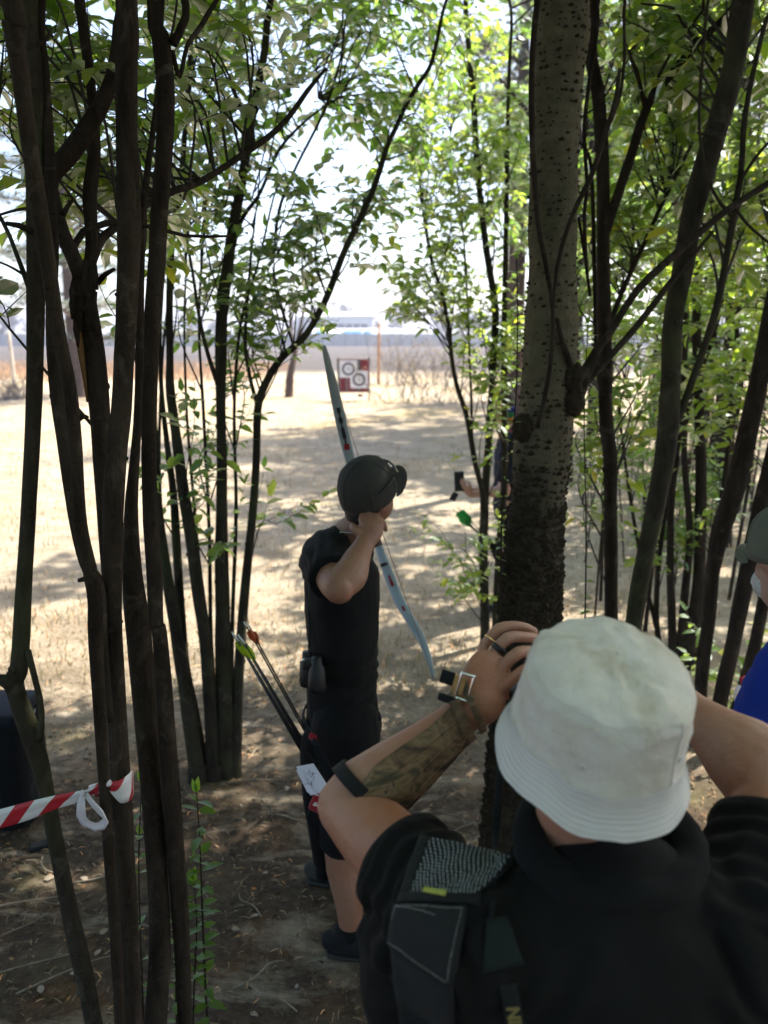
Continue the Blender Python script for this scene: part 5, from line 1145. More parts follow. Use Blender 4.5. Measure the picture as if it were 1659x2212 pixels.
# rings
def band(p, ax, r_, w_, t_, m, name, par, side=None, sq=1.0):
    R = axes(ax, V((0, 0, 1)))[0] @ Matrix.Rotation(-math.pi / 2, 3, 'X'); b_ = MB(); b_.lathe([(r_, -w_ / 2), (r_ + t_, -w_ / 2 + t_ * .4), (r_ + t_ * 1.15, 0), (r_ + t_, w_ / 2 - t_ * .4), (r_, w_ / 2)], p, R, 36, 1, sq); return b_.build(name, m, par)
f2 = [W(*p) for p in FING[1]]; band(f2[1].lerp(f2[2], .45), f2[2] - f2[1], .0112, .0105, .0022, M['rubber'], 'finger_ring', fm).__setitem__('label', 'wide black ring')
f1 = [W(*p) for p in FING[0]]; band(f1[1].lerp(f1[2], .45), f1[2] - f1[1], .0104, .0028, .0014, M['gold'], 'finger_ring', fm).__setitem__('label', 'thin gold ring')

# camouflage arm guard on the left forearm
def camo(n, b):
    co = pos(n); a = tex_noise(n, pos(n, (1, 1, 1.6)), 17, 4, .6, .8); a2 = tex_noise(n, co, 30, 4, .6, 1.2); v = tex_noise(n, pos(n, (2.5, 1, .8)), 46, 3, .5, 2.0)
    c = ramp(n, a, [(.34, (.020, .014, .009)), (.46, (.10, .058, .028)), (.56, (.20, .128, .066)), (.66, (.055, .045, .02))])
    c = mixc(n, ramp_val(n, a2, .66, .69), c, (.13, .13, .03)); c = mixc(n, ramp_val(n, v, .66, .69), c, (.015, .012, .008))
    n.links.new(c, b.inputs['Base Color']); b.inputs['Roughness'].default_value = .85; bump(n, b, tex_noise(n, co, 700, 2), .3, .003)
M['camo'] = mat('camouflage_cloth', camo)
fd = (wrL - elL); fax = fd.normalized(); toc = (CAM - elL.lerp(wrL, .5)).normalized()
s1 = (toc - fax * toc.dot(fax)).normalized(); s2 = fax.cross(s1).normalized()
if proj(elL.lerp(wrL, .5) + s2 * .05)[1] < proj(elL.lerp(wrL, .5))[1]: s2 = -s2     # s2: down-right in the photo
def fr(t): return (float(np.interp(t, [0, .2, .5, .85, 1], [.050, .056, .048, .033, .030])), float(np.interp(t, [0, .2, .5, .85, 1], [.048, .052, .043, .027, .024])))
ag = thing('arm_guard', 'camouflage arm guard strapped to the raised forearm of the person in the white hat', 'arm guard', elL.lerp(wrL, .5))
gm = MB(); vs = []; nt_, na_ = 18, 22
for lay in (.0075, .0035):
    for i in range(nt_ + 1):
        t = .10 + .80 * i / nt_; c = elL.lerp(wrL, t); ra = (fr(t)[0] + fr(t)[1]) / 2
        wdt = float(np.interp(t, [.1, .3, .7, .9], [.9, 1.25, 1.25, 1.5]))
        for j in range(na_ + 1):
            an = .42 + (j / na_ * 2 - 1) * wdt + .42
            d = s1 * math.cos(an) + s2 * math.sin(an); vs.append(c + d * (ra + lay + .0012 * noise.noise(V((t * 9, an * 3, 2)))))
k = (nt_ + 1) * (na_ + 1); fs = []
ix = lambda i, j, l: l * k + i * (na_ + 1) + j
for i in range(nt_):
    for j in range(na_): fs += [(ix(i, j, 0), ix(i, j + 1, 0), ix(i + 1, j + 1, 0), ix(i + 1, j, 0)), (ix(i, j, 1), ix(i + 1, j, 1), ix(i + 1, j + 1, 1), ix(i, j + 1, 1))]
    fs += [(ix(i, 0, 0), ix(i + 1, 0, 0), ix(i + 1, 0, 1), ix(i, 0, 1)), (ix(i, na_, 0), ix(i, na_, 1), ix(i + 1, na_, 1), ix(i + 1, na_, 0))]
for j in range(na_): fs += [(ix(0, j, 0), ix(0, j, 1), ix(0, j + 1, 1), ix(0, j + 1, 0)), (ix(nt_, j, 0), ix(nt_, j + 1, 0), ix(nt_, j + 1, 1), ix(nt_, j, 1))]
gm.add(vs, fs); gm.build('panel', M['camo'], ag)
rib = MB()
for an in (.05, .5, .95, 1.4):
    pts = [elL.lerp(wrL, t) + (s1 * math.cos(an) + s2 * math.sin(an)) * ((fr(t)[0] + fr(t)[1]) / 2 + .008) for t in np.linspace(.14, .86, 14)]; rib.tube(pts, .0016, 6)
rib.build('rib', M['camo'], ag)
def strap_ring(t, w_, m, name, extra=.006, lean=0.0, rx=1.0):
    c = elL.lerp(wrL, t); mb = MB(); vs = []; n_ = 40; ra = fr(t)
    for lay in (0, 1, 2, 3):
        e = (extra if lay in (1, 2) else extra - .003); o = -w_ / 2 if lay in (0, 1) else w_ / 2
        for i in range(n_):
            an = 2 * math.pi * i / n_; d = s1 * math.cos(an) * (ra[1] * .5 + ra[0] * .5 + e) + s2 * math.sin(an) * (ra[0] * .5 + ra[1] * .5 + e); vs.append(c + d * rx + fax * (o + lean * math.sin(an)))
    fs = [(l * n_ + i, l * n_ + (i + 1) % n_, ((l + 1) % 4) * n_ + (i + 1) % n_, ((l + 1) % 4) * n_ + i) for l in range(4) for i in range(n_)]
    mb.add(vs, fs); return mb.build(name, m, ag)
strap_ring(.15, .022, M['web'], 'strap', .0085, .012).__setitem__('label', 'black elastic strap near the elbow'); strap_ring(.90, .018, M['camo'], 'strap', .009, -.01, 1.08); strap_ring(1.00, .012, M['camo'], 'strap', .0085, -.01, 1.14)
# steel buckle with a tan tab, black strap end beside it
bc = W(1004, 1484, 1.155); bu, bv = (W(1012, 1462, 1.155) - W(1000, 1504, 1.155)).normalized(), (W(1004, 1484, 1.155) - W(976, 1474, 1.16)).normalized()
bv = (bv - bu * bv.dot(bu)).normalized(); rect = [bc + bu * a * .021 + bv * b_ * .010 for a, b_ in ((-1, -1), (1, -1), (1, 1), (-1, 1), (-1, -1))]
bk = MB(); [bk.tube([rect[i], rect[i + 1]], .0026, 8, round_=True) for i in range(4)]; bk.build('buckle', M['steel'], ag)
M['tan'] = plain('leather_tan', (.42, .25, .10), .7, .3, 90, bmp=.4)
bn = bu.cross(bv).normalized(); Rb = Matrix((bu, bv, bn)).transposed()
MB().rbox(bc - bv * .011 + bn * .0004, (.030, .020, .003), .0012, Rb).build('tab', M['tan'], ag); MB().rbox(bc - bv * .030 + bu * .006, (.022, .022, .004), .0015, Rb).build('strap_end', M['web'], ag)
MB().rbox(bc - bv * .018 - bu * .028, (.012, .036, .006), .002, Rb).build('keeper', M['web'], ag)

# binoculars held to the eyes (hidden behind the hat from here)
bnc = thing('binoculars', 'black binoculars held before the face of the person in the white hat', 'binoculars', hc + fh * .17)
for s_ in (-1, 1):
    q = MB(); R, r_, f_, u_ = axes(fh, uh); f_ = V((0, 1, -.06)).normalized(); c = hc + f_ * .115 + r_ * s_ * .033 - u_ * .035
    q.tube([c, c + f_ * .03, c + f_ * .05, c + f_ * .13, c + f_ * .14], [.017, .017, .024, .027, .026], 18); q.build('barrel', M['rubber'], bnc)
q = MB(); q.rbox(hc + V((0, .185, -.045)), (.05, .06, .02), .006, axes(fh, uh)[0]); q.build('bridge', M['plastic'], bnc)

# quiver-bag gear on the left shoulder
_t = remesh(sm, 'smooth_shirt', M['black_tee'], fm, .008, 14); sb = surf(_t); bpy.data.objects.remove(_t)
bag = thing('shoulder_bag', 'black shoulder bag with a black and white woven mesh panel, worn under the white hat', 'bag', W(960, 1950, .95))
mb, S1 = patch(sb, ((926, 1826), (1112, 1872), (1030, 1944), (896, 1938)), 16, 12, .014, .010, .95); mb.build('mesh_panel', M['web'], bag, label='black mesh panel with white woven stripes')
M['thread'] = plain('thread_white', (.40, .41, .42), .8, .15, 200)
wm = MB()
for i in range(27):
    u0 = -.35 + i * 1.35 / 27; prev = None
    for j in range(17):
        v = (j + .5) / 17; u = u0 + .34 * v + .010 * math.sin(v * 11 + i * .5); u1 = u + .018
        if not (0.01 < u < .985): continue
        a, b_ = S1(u, v - .020, .0146), S1(min(.995, u1), v + .014, .0146); d = (b_ - a); n_ = (CAM - a).normalized(); sd = d.cross(n_).normalized() * .0008
        wm.add([a - sd, a + sd, b_ + sd, b_ - sd, (a + b_) / 2 + n_ * .0008], [(0, 1, 4), (1, 2, 4), (2, 3, 4), (3, 0, 4)])
wo = wm.build('weave', M['thread'], bag, smooth=False); wo['kind'] = 'stuff'; wo['label'] = 'white threads woven in slanting rows'
mb, _ = patch(sb, ((910, 1822), (930, 1828), (899, 1940), (880, 1936)), 3, 10, .016, .012, .95); mb.build('binding', M['web'], bag)
mb, _ = patch(sb, ((880, 1934), (1040, 1946), (1036, 1962), (876, 1952)), 12, 3, .017, .012, .95); mb.build('binding', M['web'], bag)
M['label_lime'] = plain('label_lime', (.36, .36, .07), .8, .15, 80)
mb, S2 = patch(sb, ((931, 1930), (972, 1938), (969, 1948), (928, 1939)), 6, 2, .019, .0015, .95); mb.build('label_tag', M['label_lime'], bag)
M['canvas'] = cloth('canvas_charcoal', (.016, .0165, .018), 500, .9, .03, .3, .4)
M['stitch'] = plain('stitch_grey', (.30, .30, .28), .9, .2, 100)
mb, S3 = patch(sb, ((868, 1954), (1012, 1966), (985, 2120), (858, 2030)), 12, 12, .016, .013, .95); mb.build('pocket', M['canvas'], bag)
mb, S4 = patch(sb, ((858, 2032), (984, 2122), (985, 2216), (868, 2216)), 12, 10, .012, .010, .95); mb.build('pocket_lower', M['canvas'], bag)
st = MB()
for line in (((.06, .05), (.97, .04)), ((.95, .06), (.93, .97)), ((.03, .93), (.93, .97)), ((.05, .05), (.03, .4)), ((.06, .07), (.6, .16))):
    for k in range(22):
        f0, f1 = k / 22, (k + .6) / 22; a = S3(line[0][0] * (1 - f0) + line[1][0] * f0, line[0][1] * (1 - f0) + line[1][1] * f0, .0165); b_ = S3(line[0][0] * (1 - f1) + line[1][0] * f1, line[0][1] * (1 - f1) + line[1][1] * f1, .0165); st.tube([a, b_], .0005, 5)
so = st.build('stitching', M['stitch'], bag); so['kind'] = 'stuff'
# camera strap: webbing, patch, wide lower strap with lettering
stp = thing('neck_strap', 'black webbing strap with a sewn patch hanging down the back of the black shirt', 'strap', W(1060, 1900, .95))
p1, _n = onto(sb, 1064, 1890, .006, .95)
fre = [W(1081, 1636, 1.10), W(1077, 1720, 1.05), W(1073, 1800, 1.0), p1]
C = catmull(fre, 14); w1 = MB(); w1.tube([tuple(c) for c in C], [(.0058, .0011)] * 14, 6, side=(1, 0, 0)); w1.build('webbing', M['web'], stp)
mb, _ = patch(sb, ((1059, 1888), (1070, 1888), (1066, 2000), (1054, 2000)), 2, 8, .0075, .003, .95); mb.build('webbing', M['web'], stp)
M['patch_green'] = cloth('patch_dark_green', (.010, .016, .0155), 400, .8, .03, .3, .5)
mb, S5 = patch(sb, ((1050, 1989), (1092, 1984), (1128, 2080), (1042, 2096)), 8, 8, .0095, .003, .95); mb.build('sewn_patch', M['patch_green'], stp)
mb, S6 = patch(sb, ((1078, 2122), (1112, 2118), (1140, 2218), (1096, 2226)), 4, 8, .0085, .0035, .95); mb.build('wide_strap', M['web'], stp)
M['print_gold'] = plain('print_gold', (.20, .16, .055), .7, .2, 80)
a, b_ = S6(.5, .32, .0092), S6(.5, .98, .0092); r_ = (S6(.95, .6, .0092) - S6(.05, .6, .0092))
text_on('lettering', 'NIKON', .021, a.lerp(b_, 1.05), b_ - a, r_, M['print_gold'], stp, .0004, .0006)
# knob of a tool poking from the bag at the frame's lower edge
kn = MB(); c = W(990, 2196, .84); kn.ell(c, (.011, .011, .013)); o = kn.build('tool_handle', M['plastic'], None, c); tag(o, 'small rounded black and orange handle poking from the bag at the bottom edge', 'handle')
kk = MB(); kk.tube([c + V((.006, -.004, .002)), c + V((.014, -.002, -.02))], [.004, .006], 10, round_=True); kk.build('inlay', M['tan'], o)
# ================= the archer
ar = thing('person', 'archer in a grey cap and black clothes drawing a pale bow', 'person', (-.15, 2.62, 0))
SKA = M['skin_archer']
PXM = lambda px, Y=2.62: px * 2.78 / FPX
ah = W(795, 1064, 2.62); au = V((-.06, -.30, .95)).normalized(); af = V((.70, .68, .24)); af = (af - au * af.dot(au)).normalized()
a_sh = W(700, 1218, 2.50); a_el = W(730, 1268, 2.31); a_wr = W(789, 1172, 2.46)
l_sh = W(762, 1205, 2.84); l_el = W(785, 1150, 3.06); l_wr = W(800, 1108, 3.24)
m = MB(); R, r_, f_, u_ = head(m, ah, af, au)
nb2 = W(745, 1168, 2.64)
m.tube(catmull([ah - u_ * .05 - f_ * .03, ah - u_ * .10 - f_ * .035, nb2, nb2 - V((0, 0, .08))], 8), [.055, .055, .056, .058, .061, .066, .072, .078], 16, round_=True)
m.tube([Zp(738, 2.62, .92), Zp(740, 2.63, 1.15), Zp(740, 2.64, 1.36), nb2 - V((0, 0, .06))], [(.10, .13), (.095, .13), (.10, .14), (.07, .08)], 16, side=(1, 0, 0), round_=True)
m.tube(catmull([a_sh, a_sh.lerp(a_el, .5), a_el], 8), [.058, .057, .056, .055, .054, .053, .052, .048], 16, round_=True)
m.ell(a_el + V((.004, -.006, -.004)), (.046, .046, .046)); m.ell(a_el.lerp(a_wr, .10) + V((-.02, -.012, .0)), (.034, .034, .03))
C = catmull([a_el, a_el.lerp(a_wr, .28) + V((.014, 0, 0)), a_el.lerp(a_wr, .6) + V((.006, 0, 0)), a_wr], 14); sd = (a_wr - a_el).cross(V((0, -1, 0))).normalized()
m.tube([tuple(c) for c in C], [(a, b) for a, b in zip(np.interp(np.linspace(0, 1, 14), [0, .3, .6, .85, 1], [.048, .056, .047, .036, .032]), np.interp(np.linspace(0, 1, 14), [0, .3, .6, .85, 1], [.046, .050, .042, .031, .027]))], 18, side=sd, round_=True)
# drawing hand: back of the hand to the camera, fingers hooked round the string, thumb folded left
pk = W(802, 1138, 2.50)
m.tube(catmull([a_wr, W(797, 1156, 2.48), pk, W(803, 1122, 2.53)], 8), [(.031, .026), (.034, .027), (.038, .028), (.041, .029), (.042, .029), (.041, .028), (.038, .026), (.034, .022)], 14, side=W(830, 1140, 2.5) - W(770, 1135, 2.5), round_=True)
for i, (x, y) in enumerate(((782, 1116), (795, 1113), (808, 1117), (819, 1126))):
    b0_ = W(x, y + 10, 2.50); k0_ = W(x, y, 2.525); m.tube(catmull([b0_, k0_, k0_ + V((.004, .034, -.004)), k0_ + V((.016, .050, -.022)), k0_ + V((.022, .036, -.038))], 9), [.0115, .0115, .0112, .011, .0105, .010, .0095, .009, .008], 10, round_=True)
m.tube(catmull([W(792, 1160, 2.475), W(776, 1150, 2.47), W(764, 1142, 2.485), W(762, 1134, 2.505)], 8), [.016, .0155, .015, .0145, .0135, .0125, .0115, .010], 10, round_=True)
m.tube(catmull([l_sh, l_el, l_wr], 10), [.054, .054, .05, .047, .044, .046, .042, .037, .032, .029], 14, round_=True); hand(m, l_wr, (l_wr - l_el).normalized(), V((0.3, .2, -.6)), V((0, 0, 1)), 1.15)
# legs
hipN, knN, anN = Zp(746, 2.53, .86), Zp(744, 2.52, .50), Zp(757, 2.47, .10)
hipF, knF, anF = Zp(738, 2.74, .86), Zp(722, 2.80, .48), Zp(712, 2.86, .10)
for h_, k_, a_ in ((hipN, knN, anN), (hipF, knF, anF)):
    m.tube(catmull([h_, h_.lerp(k_, .5), k_], 7), [.050, .062, .066, .066, .064, .061, .058], 16, round_=True)
    m.tube(catmull([k_, k_.lerp(a_, .3) + V((-.018, 0, 0)), k_.lerp(a_, .7), a_, a_ - V((0, 0, .05))], 10), [.056, .057, .060, .061, .057, .050, .043, .038, .037, .037], 16, round_=True)
remesh(m, 'body', SKA, ar, .0049, 2); eyes(ar, ah, af, au)
# hair below the cap
h_ = MB(); h_.ell(ah + u_ * .005 - f_ * .020, (.080, .088, .082), R); h_.ell(ah - u_ * .06 - f_ * .05, (.055, .04, .045), R); remesh(h_, 'hair', M['hair'], ar, .005, 3, disp=lambda p, n: .003 * noise.noise(p * 150))
# cap
cc = ah + u_ * .030 - f_ * .006
def capwob(p, a, j): return p * (1 + .012 * noise.noise(V((p.x * 30, p.y * 30, p.z * 30))) - .006 * abs(math.sin(a * 3)) ** 12)
pr = [(.001, .098), (.02, .0965), (.04, .091), (.058, .081), (.074, .066), (.085, .047), (.0925, .025), (.0965, 0), (.0975, -.025), (.0965, -.046), (.094, -.046), (.0935, 0), (.07, .06), (.001, .092)]
def cap_(par, c, R, m_, sx=.93, sy=1.09, s=1.0, bill=True, name='cap'):
    mb = MB(); mb.lathe([(a * s, b * s) for a, b in pr], c, R, 48, sx, sy, capwob); o = mb.build(name, m_, par)
    b_ = MB(); b_.ell(c + R @ V((0, 0, .099 * s)), (.008 * s, .008 * s, .004 * s), R); b_.build('button', m_, o)
    sm_ = MB()
    for k in range(3):
        a = k * math.pi / 3 + .52; pts = [c + R @ V((math.cos(a) * r_ * sx * s * sg, math.sin(a) * r_ * sy * s * sg, z * s)) * 1.0 for sg, seq_ in ((1, list(reversed(pr[:9]))), (-1, pr[1:9])) for r_, z in seq_]
        sm_.tube([p + (p - c).normalized() * .0006 for p in pts], .0010, 5, caps=False)
    sm_.build('seam', m_, o)
    if bill:
        bl = MB(); vs = []; nu, nv = 18, 8
        for lay in (0, -.0025):
            for j in range(nv + 1):
                for i in range(nu + 1):
                    a = (i / nu * 2 - 1); v_ = j / nv; xx = a * .078 * (1 - .10 * v_ * v_); edge = math.sqrt(max(0, 1 - (a * .93) ** 2)); yy = .088 * edge ** .6 * 1.0 + v_ * .078 * edge ** .75
                    zz = -.036 - .020 * (a * a) - .012 * v_ + .012 * math.cos(a * 1.5)
                    vs.append(c + R @ (V((xx, yy, zz + lay)) * s))
        kk = (nu + 1) * (nv + 1); fs = []
        for l in (0, 1):
            for j in range(nv):
                for i in range(nu):
                    q_ = (l * kk + j * (nu + 1) + i, l * kk + j * (nu + 1) + i + 1, l * kk + (j + 1) * (nu + 1) + i + 1, l * kk + (j + 1) * (nu + 1) + i); fs.append(q_ if l == 0 else q_[::-1])
        for i in range(nu): j = nv; fs.append((j * (nu + 1) + i, j * (nu + 1) + i + 1, kk + j * (nu + 1) + i + 1, kk + j * (nu + 1) + i))
        bl.add(vs, fs); bl.build('bill', m_, o)
    return o
Rc = R @ Matrix.Rotation(math.radians(14), 3, 'X')
cap_(ar, cc, Rc, M['cap_grey'])
# sunglasses resting above the bill
sg = thing('sunglasses', 'sunglasses with amber lenses resting on the bill of the archer\'s cap', 'sunglasses', cc)
M['amber'] = plain('lens_amber', (.10, .035, .008), .08, .3, 10, spec=.8)
arc = [cc + Rc @ V((.100 * math.sin(a) * .96, .104 * math.cos(a) * 1.08, .022 + .002 * math.cos(a))) for a in np.linspace(-.62, 1.0, 21)]
t_ = MB(); t_.tube(arc, [(.0025, .004)] * 21, 8, side=Rc @ V((0, 0, 1))); t_.build('frame', M['plastic'], sg)
for s_ in (-1, 1):
    ln = MB(); vs = []
    for j in range(5):
        for i in range(9):
            a = s_ * (.12 + .62 * i / 8); z = .018 - .030 * j / 4 * math.sin(math.pi * (.18 + .72 * i / 8)); vs.append(cc + Rc @ V((.102 * math.sin(a) * .98, .107 * math.cos(a) * 1.09 + .003 * j, z)))
    ln.add(vs, [(j * 9 + i, j * 9 + i + 1, (j + 1) * 9 + i + 1, (j + 1) * 9 + i) for j in range(4) for i in range(8)]); ln.build('lens', M['amber'], sg)
    if s_ < 0: continue
    tm_ = MB(); tm_.tube([cc + Rc @ V((s_ * .100 * .84, .060, .022)), cc + Rc @ V((s_ * .095, .01, .024)), cc + Rc @ V((s_ * .092, -.025, .020))], [(.002, .004), (.002, .003), (.002, .003)], 6, side=Rc @ V((1, 0, 0))); tm_.build('temple', M['plastic'], sg)
# t-shirt
s = MB()
sec = [(740, 1545, 79, .165), (739, 1490, 76, .155), (740, 1430, 76, .155), (741, 1370, 77, .17), (741, 1300, 81, .185), (738, 1240, 80, .19), (733, 1200, 62, .165), (734, 1172, 36, .085)]
s.tube([W(x, y, 2.63) for x, y, a, b in sec], [(PXM(a), b) for x, y, a, b in sec], 26, side=(1, 0, 0), round_=True)
s.tube(catmull([W(722, 1190, 2.58), a_sh + V((0, .01, .01)), a_sh.lerp(a_el, .62)], 8), [.080, .083, .084, .083, .081, .079, .077, .075], 18)
s.tube(catmull([W(745, 1190, 2.70), l_sh, l_sh.lerp(l_el, .6)], 6), [.07, .072, .07, .068, .066, .064], 14)
def tee_fold(p, n):
    a = fold(.0045, 7, 2, (1, 1, .6))(p, n); d = p - a_sh; L = d.length
    if L < .25: a += .004 * (1 - L / .25) * math.sin(math.atan2(d.z, d.x) * 11 + 3 * noise.noise(p * 8))
    z_ = (p.z - 1.05) / .12
    if abs(z_) < 1: a += .004 * (1 - abs(z_)) * math.sin(p.z * 120 + 5 * noise.noise(p * 6))
    return a
tee = remesh(s, 'shirt', M['black_tee2'], ar, .0064, 5, disp=tee_fold)
ax = (a_el - a_sh).normalized(); Rr = axes(ax, V((0, 0, 1)))[0] @ Matrix.Rotation(-math.pi / 2, 3, 'X'); hm_ = MB(); hm_.lathe([(.066, -.014), (.0745, -.014), (.0755, .004), (.071, .006), (.052, .002)], a_sh.lerp(a_el, .62), Rr, 36); hm_.build('hem', M['black_tee2'], tee)
cr = MB(); cr.tube([W(740, 1166, 2.64) + V((math.cos(a) * .074, math.sin(a) * .078, .012 * math.cos(a) * -1)) for a in np.linspace(0, 2 * math.pi, 33)], .009, 8, caps=False); cr.build('neckband', M['black_tee2'], tee)
ch = MB()
for i in range(34):
    a = math.pi * (.95 + .75 * i / 33); p = W(748, 1150, 2.64) + V((math.cos(a) * .070, math.sin(a) * .072, .012 + .006 * math.sin(a * 3))); ch.ell(p, (.0035, .0035, .0024), Matrix.Rotation(i, 3, 'Z'), 8, 5)
ch.build('neck_chain', M['steel'], ar)
# shorts, belt, shoes, socks
s = MB(); s.tube([W(739, 1525, 2.63), W(739, 1570, 2.63), W(741, 1625, 2.63)], [(PXM(76), .16), (PXM(80), .17), (PXM(80), .165)], 24, side=(1, 0, 0), round_=True)
for h_, k_ in ((hipN, knN), (hipF, knF)): s.tube(catmull([h_, h_.lerp(k_, .5), h_.lerp(k_, 1.12)], 7), [.120, .118, .112, .106, .100, .096, .094], 18, round_=True)
shorts = remesh(s, 'shorts', M['trouser'], ar, .007, 4, disp=fold(.004, 8, 4, (1, 1, .6)))
bl = MB(); vs = []
for a in np.linspace(0, 2 * math.pi, 41): vs.append(W(739, 1552, 2.63) + V((math.cos(a) * (PXM(80) + .010), math.sin(a) * .180, -.02 * math.cos(a) + .012 * math.sin(a))))
bl.tube(vs, [(.004, .017)] * 41, 8, side=None, caps=False); bl.build('belt', M['web'], ar)
sb2 = surf(shorts)
for k_, a_ in ((0, anN), (1, anF)):
    so = MB(); so.tube([a_ - V((0, 0, .045)), a_ + V((0, 0, .02 + .09 * k_))], [.041, .041 + .004 * k_], 16); so.build('sock', M['trouser'], ar)
    shoe(ar, (a_.x + .055, a_.y - .01, 0), (1, -.12, 0), 'cap_grey' if k_ else 'web')
# ---- recurve bow
bw = thing('recurve_bow', 'pale blue-grey bow with dark lettering, drawn by the archer', 'bow', W(800, 1100, 3.2))
LU = [(700, 747, 8, 2.93), (703, 762, 13, 2.945), (711, 795, 18, 2.98), (721, 840, 23, 3.03), (731, 885, 26, 3.08), (741, 930, 27, 3.12), (753, 980, 26, 3.16), (768, 1030, 22, 3.20)]
LD = [(937, 1463, 7, 2.93), (932, 1445, 12, 2.945), (921, 1408, 17, 2.98), (905, 1370, 21, 3.02), (884, 1335, 24, 3.06), (863, 1298, 26, 3.10), (846, 1258, 27, 3.14), (830, 1215, 24, 3.17), (818, 1180, 20, 3.20)]
M['limb'] = plain('limb_pale_blue', (.30, .37, .38), .4, .15, 14, spec=.5); M['limb_low'] = plain('limb_blue_white', (.36, .44, .50), .4, .15, 14, spec=.5)
M['riser'] = plain('riser_wood', (.12, .055, .03), .4, .3, 25, spec=.5)
def limb(L, m_, name):
    C = catmull([(*W(x, y, Y), w_ * .88 / 2 * 3.15 / FPX) for x, y, w_, Y in L], 30); mb = MB(); mb.tube([tuple(c[:3]) for c in C], [(c[3], .004 + .003 * i / 30) for i, c in enumerate(C)], 10, side=(.93, 0.0, .36)); return mb.build(name, m_, bw), C
lu, CU = limb(LU, M['limb'], 'upper_limb'); ld, CD = limb(LD, M['limb_low'], 'lower_limb')
rs = MB(); Cr = catmull([W(768, 1030, 3.20), W(786, 1070, 3.26), W(800, 1105, 3.24), W(808, 1145, 3.26), W(818, 1180, 3.20)], 16); rs.tube([tuple(c) for c in Cr], [(.017, .012), (.018, .014), (.018, .017), (.016, .022), (.014, .024), (.013, .026), (.013, .025), (.013, .024), (.013, .023), (.013, .024), (.014, .025), (.016, .024), (.018, .018), (.018, .015), (.018, .013), (.017, .012)], 12, side=(.93, 0, .36), rough=.01); rs.build('riser', M['riser'], bw)
def mark(C, i0, i1, frac, m_, par, name='lettering'):
    a, b_ = V(C[i0][:3]), V(C[i1][:3]); d = (b_ - a).normalized(); sd = V((.93, 0, .36)); sd = (sd - d * sd.dot(d)).normalized(); n_ = sd.cross(d); n_ = n_ if n_.y < 0 else -n_
    c = (a + b_) / 2; w_ = (C[i0][3] + C[i1][3]) / 2; MB().box(c + n_ * (.0055 + .003 * i0 / 30), ((b_ - a).length, w_ * 2 * frac, .0012), Matrix((d, sd, n_)).transposed()).build(name, m_, par, smooth=False)
M['mark_black'] = plain('mark_black', (.02, .022, .025), .5, .3, 60); M['mark_red'] = plain('mark_red', (.30, .02, .03), .5, .2, 60)
for i in range(16, 23): mark(CU, i, i + 1, (.34, .14, .36, .12, .3, .34, .14)[i - 16], M['mark_black'], lu)
mark(CU, 23, 24, .5, M['mark_red'], lu); mark(CD, 16, 17, .22, M['mark_red'], ld); mark(CD, 21, 22, .3, M['mark_red'], ld); mark(CD, 22, 23, .2, M['mark_red'], ld)
cB = V(CD[25][:3]); band(cB, V(CD[26][:3]) - V(CD[24][:3]), .0205, .012, .002, M['rubber'], 'limb_band', bw, None, .55)
nk = W(818, 1128, 2.56)
st = MB()
for e in (V(CU[0][:3]), V(CD[0][:3])): st.tube([e + V((0, -.006, 0)), nk], .0013, 5)
M['string'] = plain('string_tan', (.34, .20, .15), .7, .2, 60); st.build('string', M['string'], bw)
def arrow(a, b_, label, fl, group, shaft='plastic', nockm='white_print', fz_=1.0):
    """a: nock end, b_: point end"""
    a, b_ = V(a), V(b_); d = (b_ - a).normalized(); o = thing('arrow', label, 'arrow', a, group)
    MB().tube([a, b_], .0031, 8).build('shaft', M[shaft], o); MB().tube([a - d * .014, a + d * .006], [.0026, .0034], 8).build('nock', M[nockm], o)
    s_ = d.orthogonal().normalized()
    for k in range(3):
        q = Matrix.Rotation(k * 2.0944, 3, d) @ s_; v0 = a + d * .022; t_ = d.cross(q) * .0006; vs = []
        for sg_ in (-1, 1): vs += [v0 + q * .003 + t_ * sg_, v0 + d * .008 * fz_ + q * .014 * fz_ + t_ * sg_, v0 + d * .030 * fz_ + q * .014 * fz_ + t_ * sg_, v0 + d * .052 * fz_ + q * .003 + t_ * sg_]
        MB().add(vs, [(0, 1, 2, 3), (7, 6, 5, 4), (0, 4, 5, 1), (1, 5, 6, 2), (2, 6, 7, 3), (3, 7, 4, 0)]).build('vane', M[fl], o, smooth=False)
    return o
M['vane_lime'] = plain('vane_lime', (.50, .62, .03), .45, .1, 60); M['vane_orange'] = plain('vane_orange', (.62, .10, .02), .45, .1, 60); M['vane_green'] = plain('vane_green', (.03, .42, .06), .45, .15, 60)
arrow(nk, W(800, 1098, 3.27), 'arrow nocked on the archer\'s drawn bow', 'vane_lime', None)
# ---- hip quiver with arrows
qv = thing('hip_quiver', 'black hip quiver with red trim and a red pouch hanging at the archer\'s back', 'quiver', W(685, 1740, 2.5))
qy = 2.52
qm_ = MB(); qm_.tube(catmull([W(690, 1600, qy), W(682, 1660, qy), W(682, 1740, qy), W(690, 1820, qy), W(698, 1890, qy + .02)], 12), [(.062, .05), (.060, .05), (.058, .048), (.052, .045), (.046, .042), (.042, .04), (.038, .036), (.034, .034), (.031, .032), (.029, .03), (.027, .028), (.024, .026)], 16, side=(1, 0, 0), round_=True); remesh(qm_, 'tube', M['trouser'], qv, .005, 3, disp=fold(.003, 12, 6))
bv_ = surf(bpy.data.objects[[c.name for c in qv.children][0]])
rt = MB(); C = catmull([W(668, 1588, qy - .055), W(690, 1600, qy - .07), W(712, 1622, qy - .08), W(728, 1645, qy - .085)], 12); rt.tube([tuple(c) for c in C], [(.012, .003)] * 12, 8, side=(.4, 0, 1)); rt.build('trim', M['red_cloth'], qv)
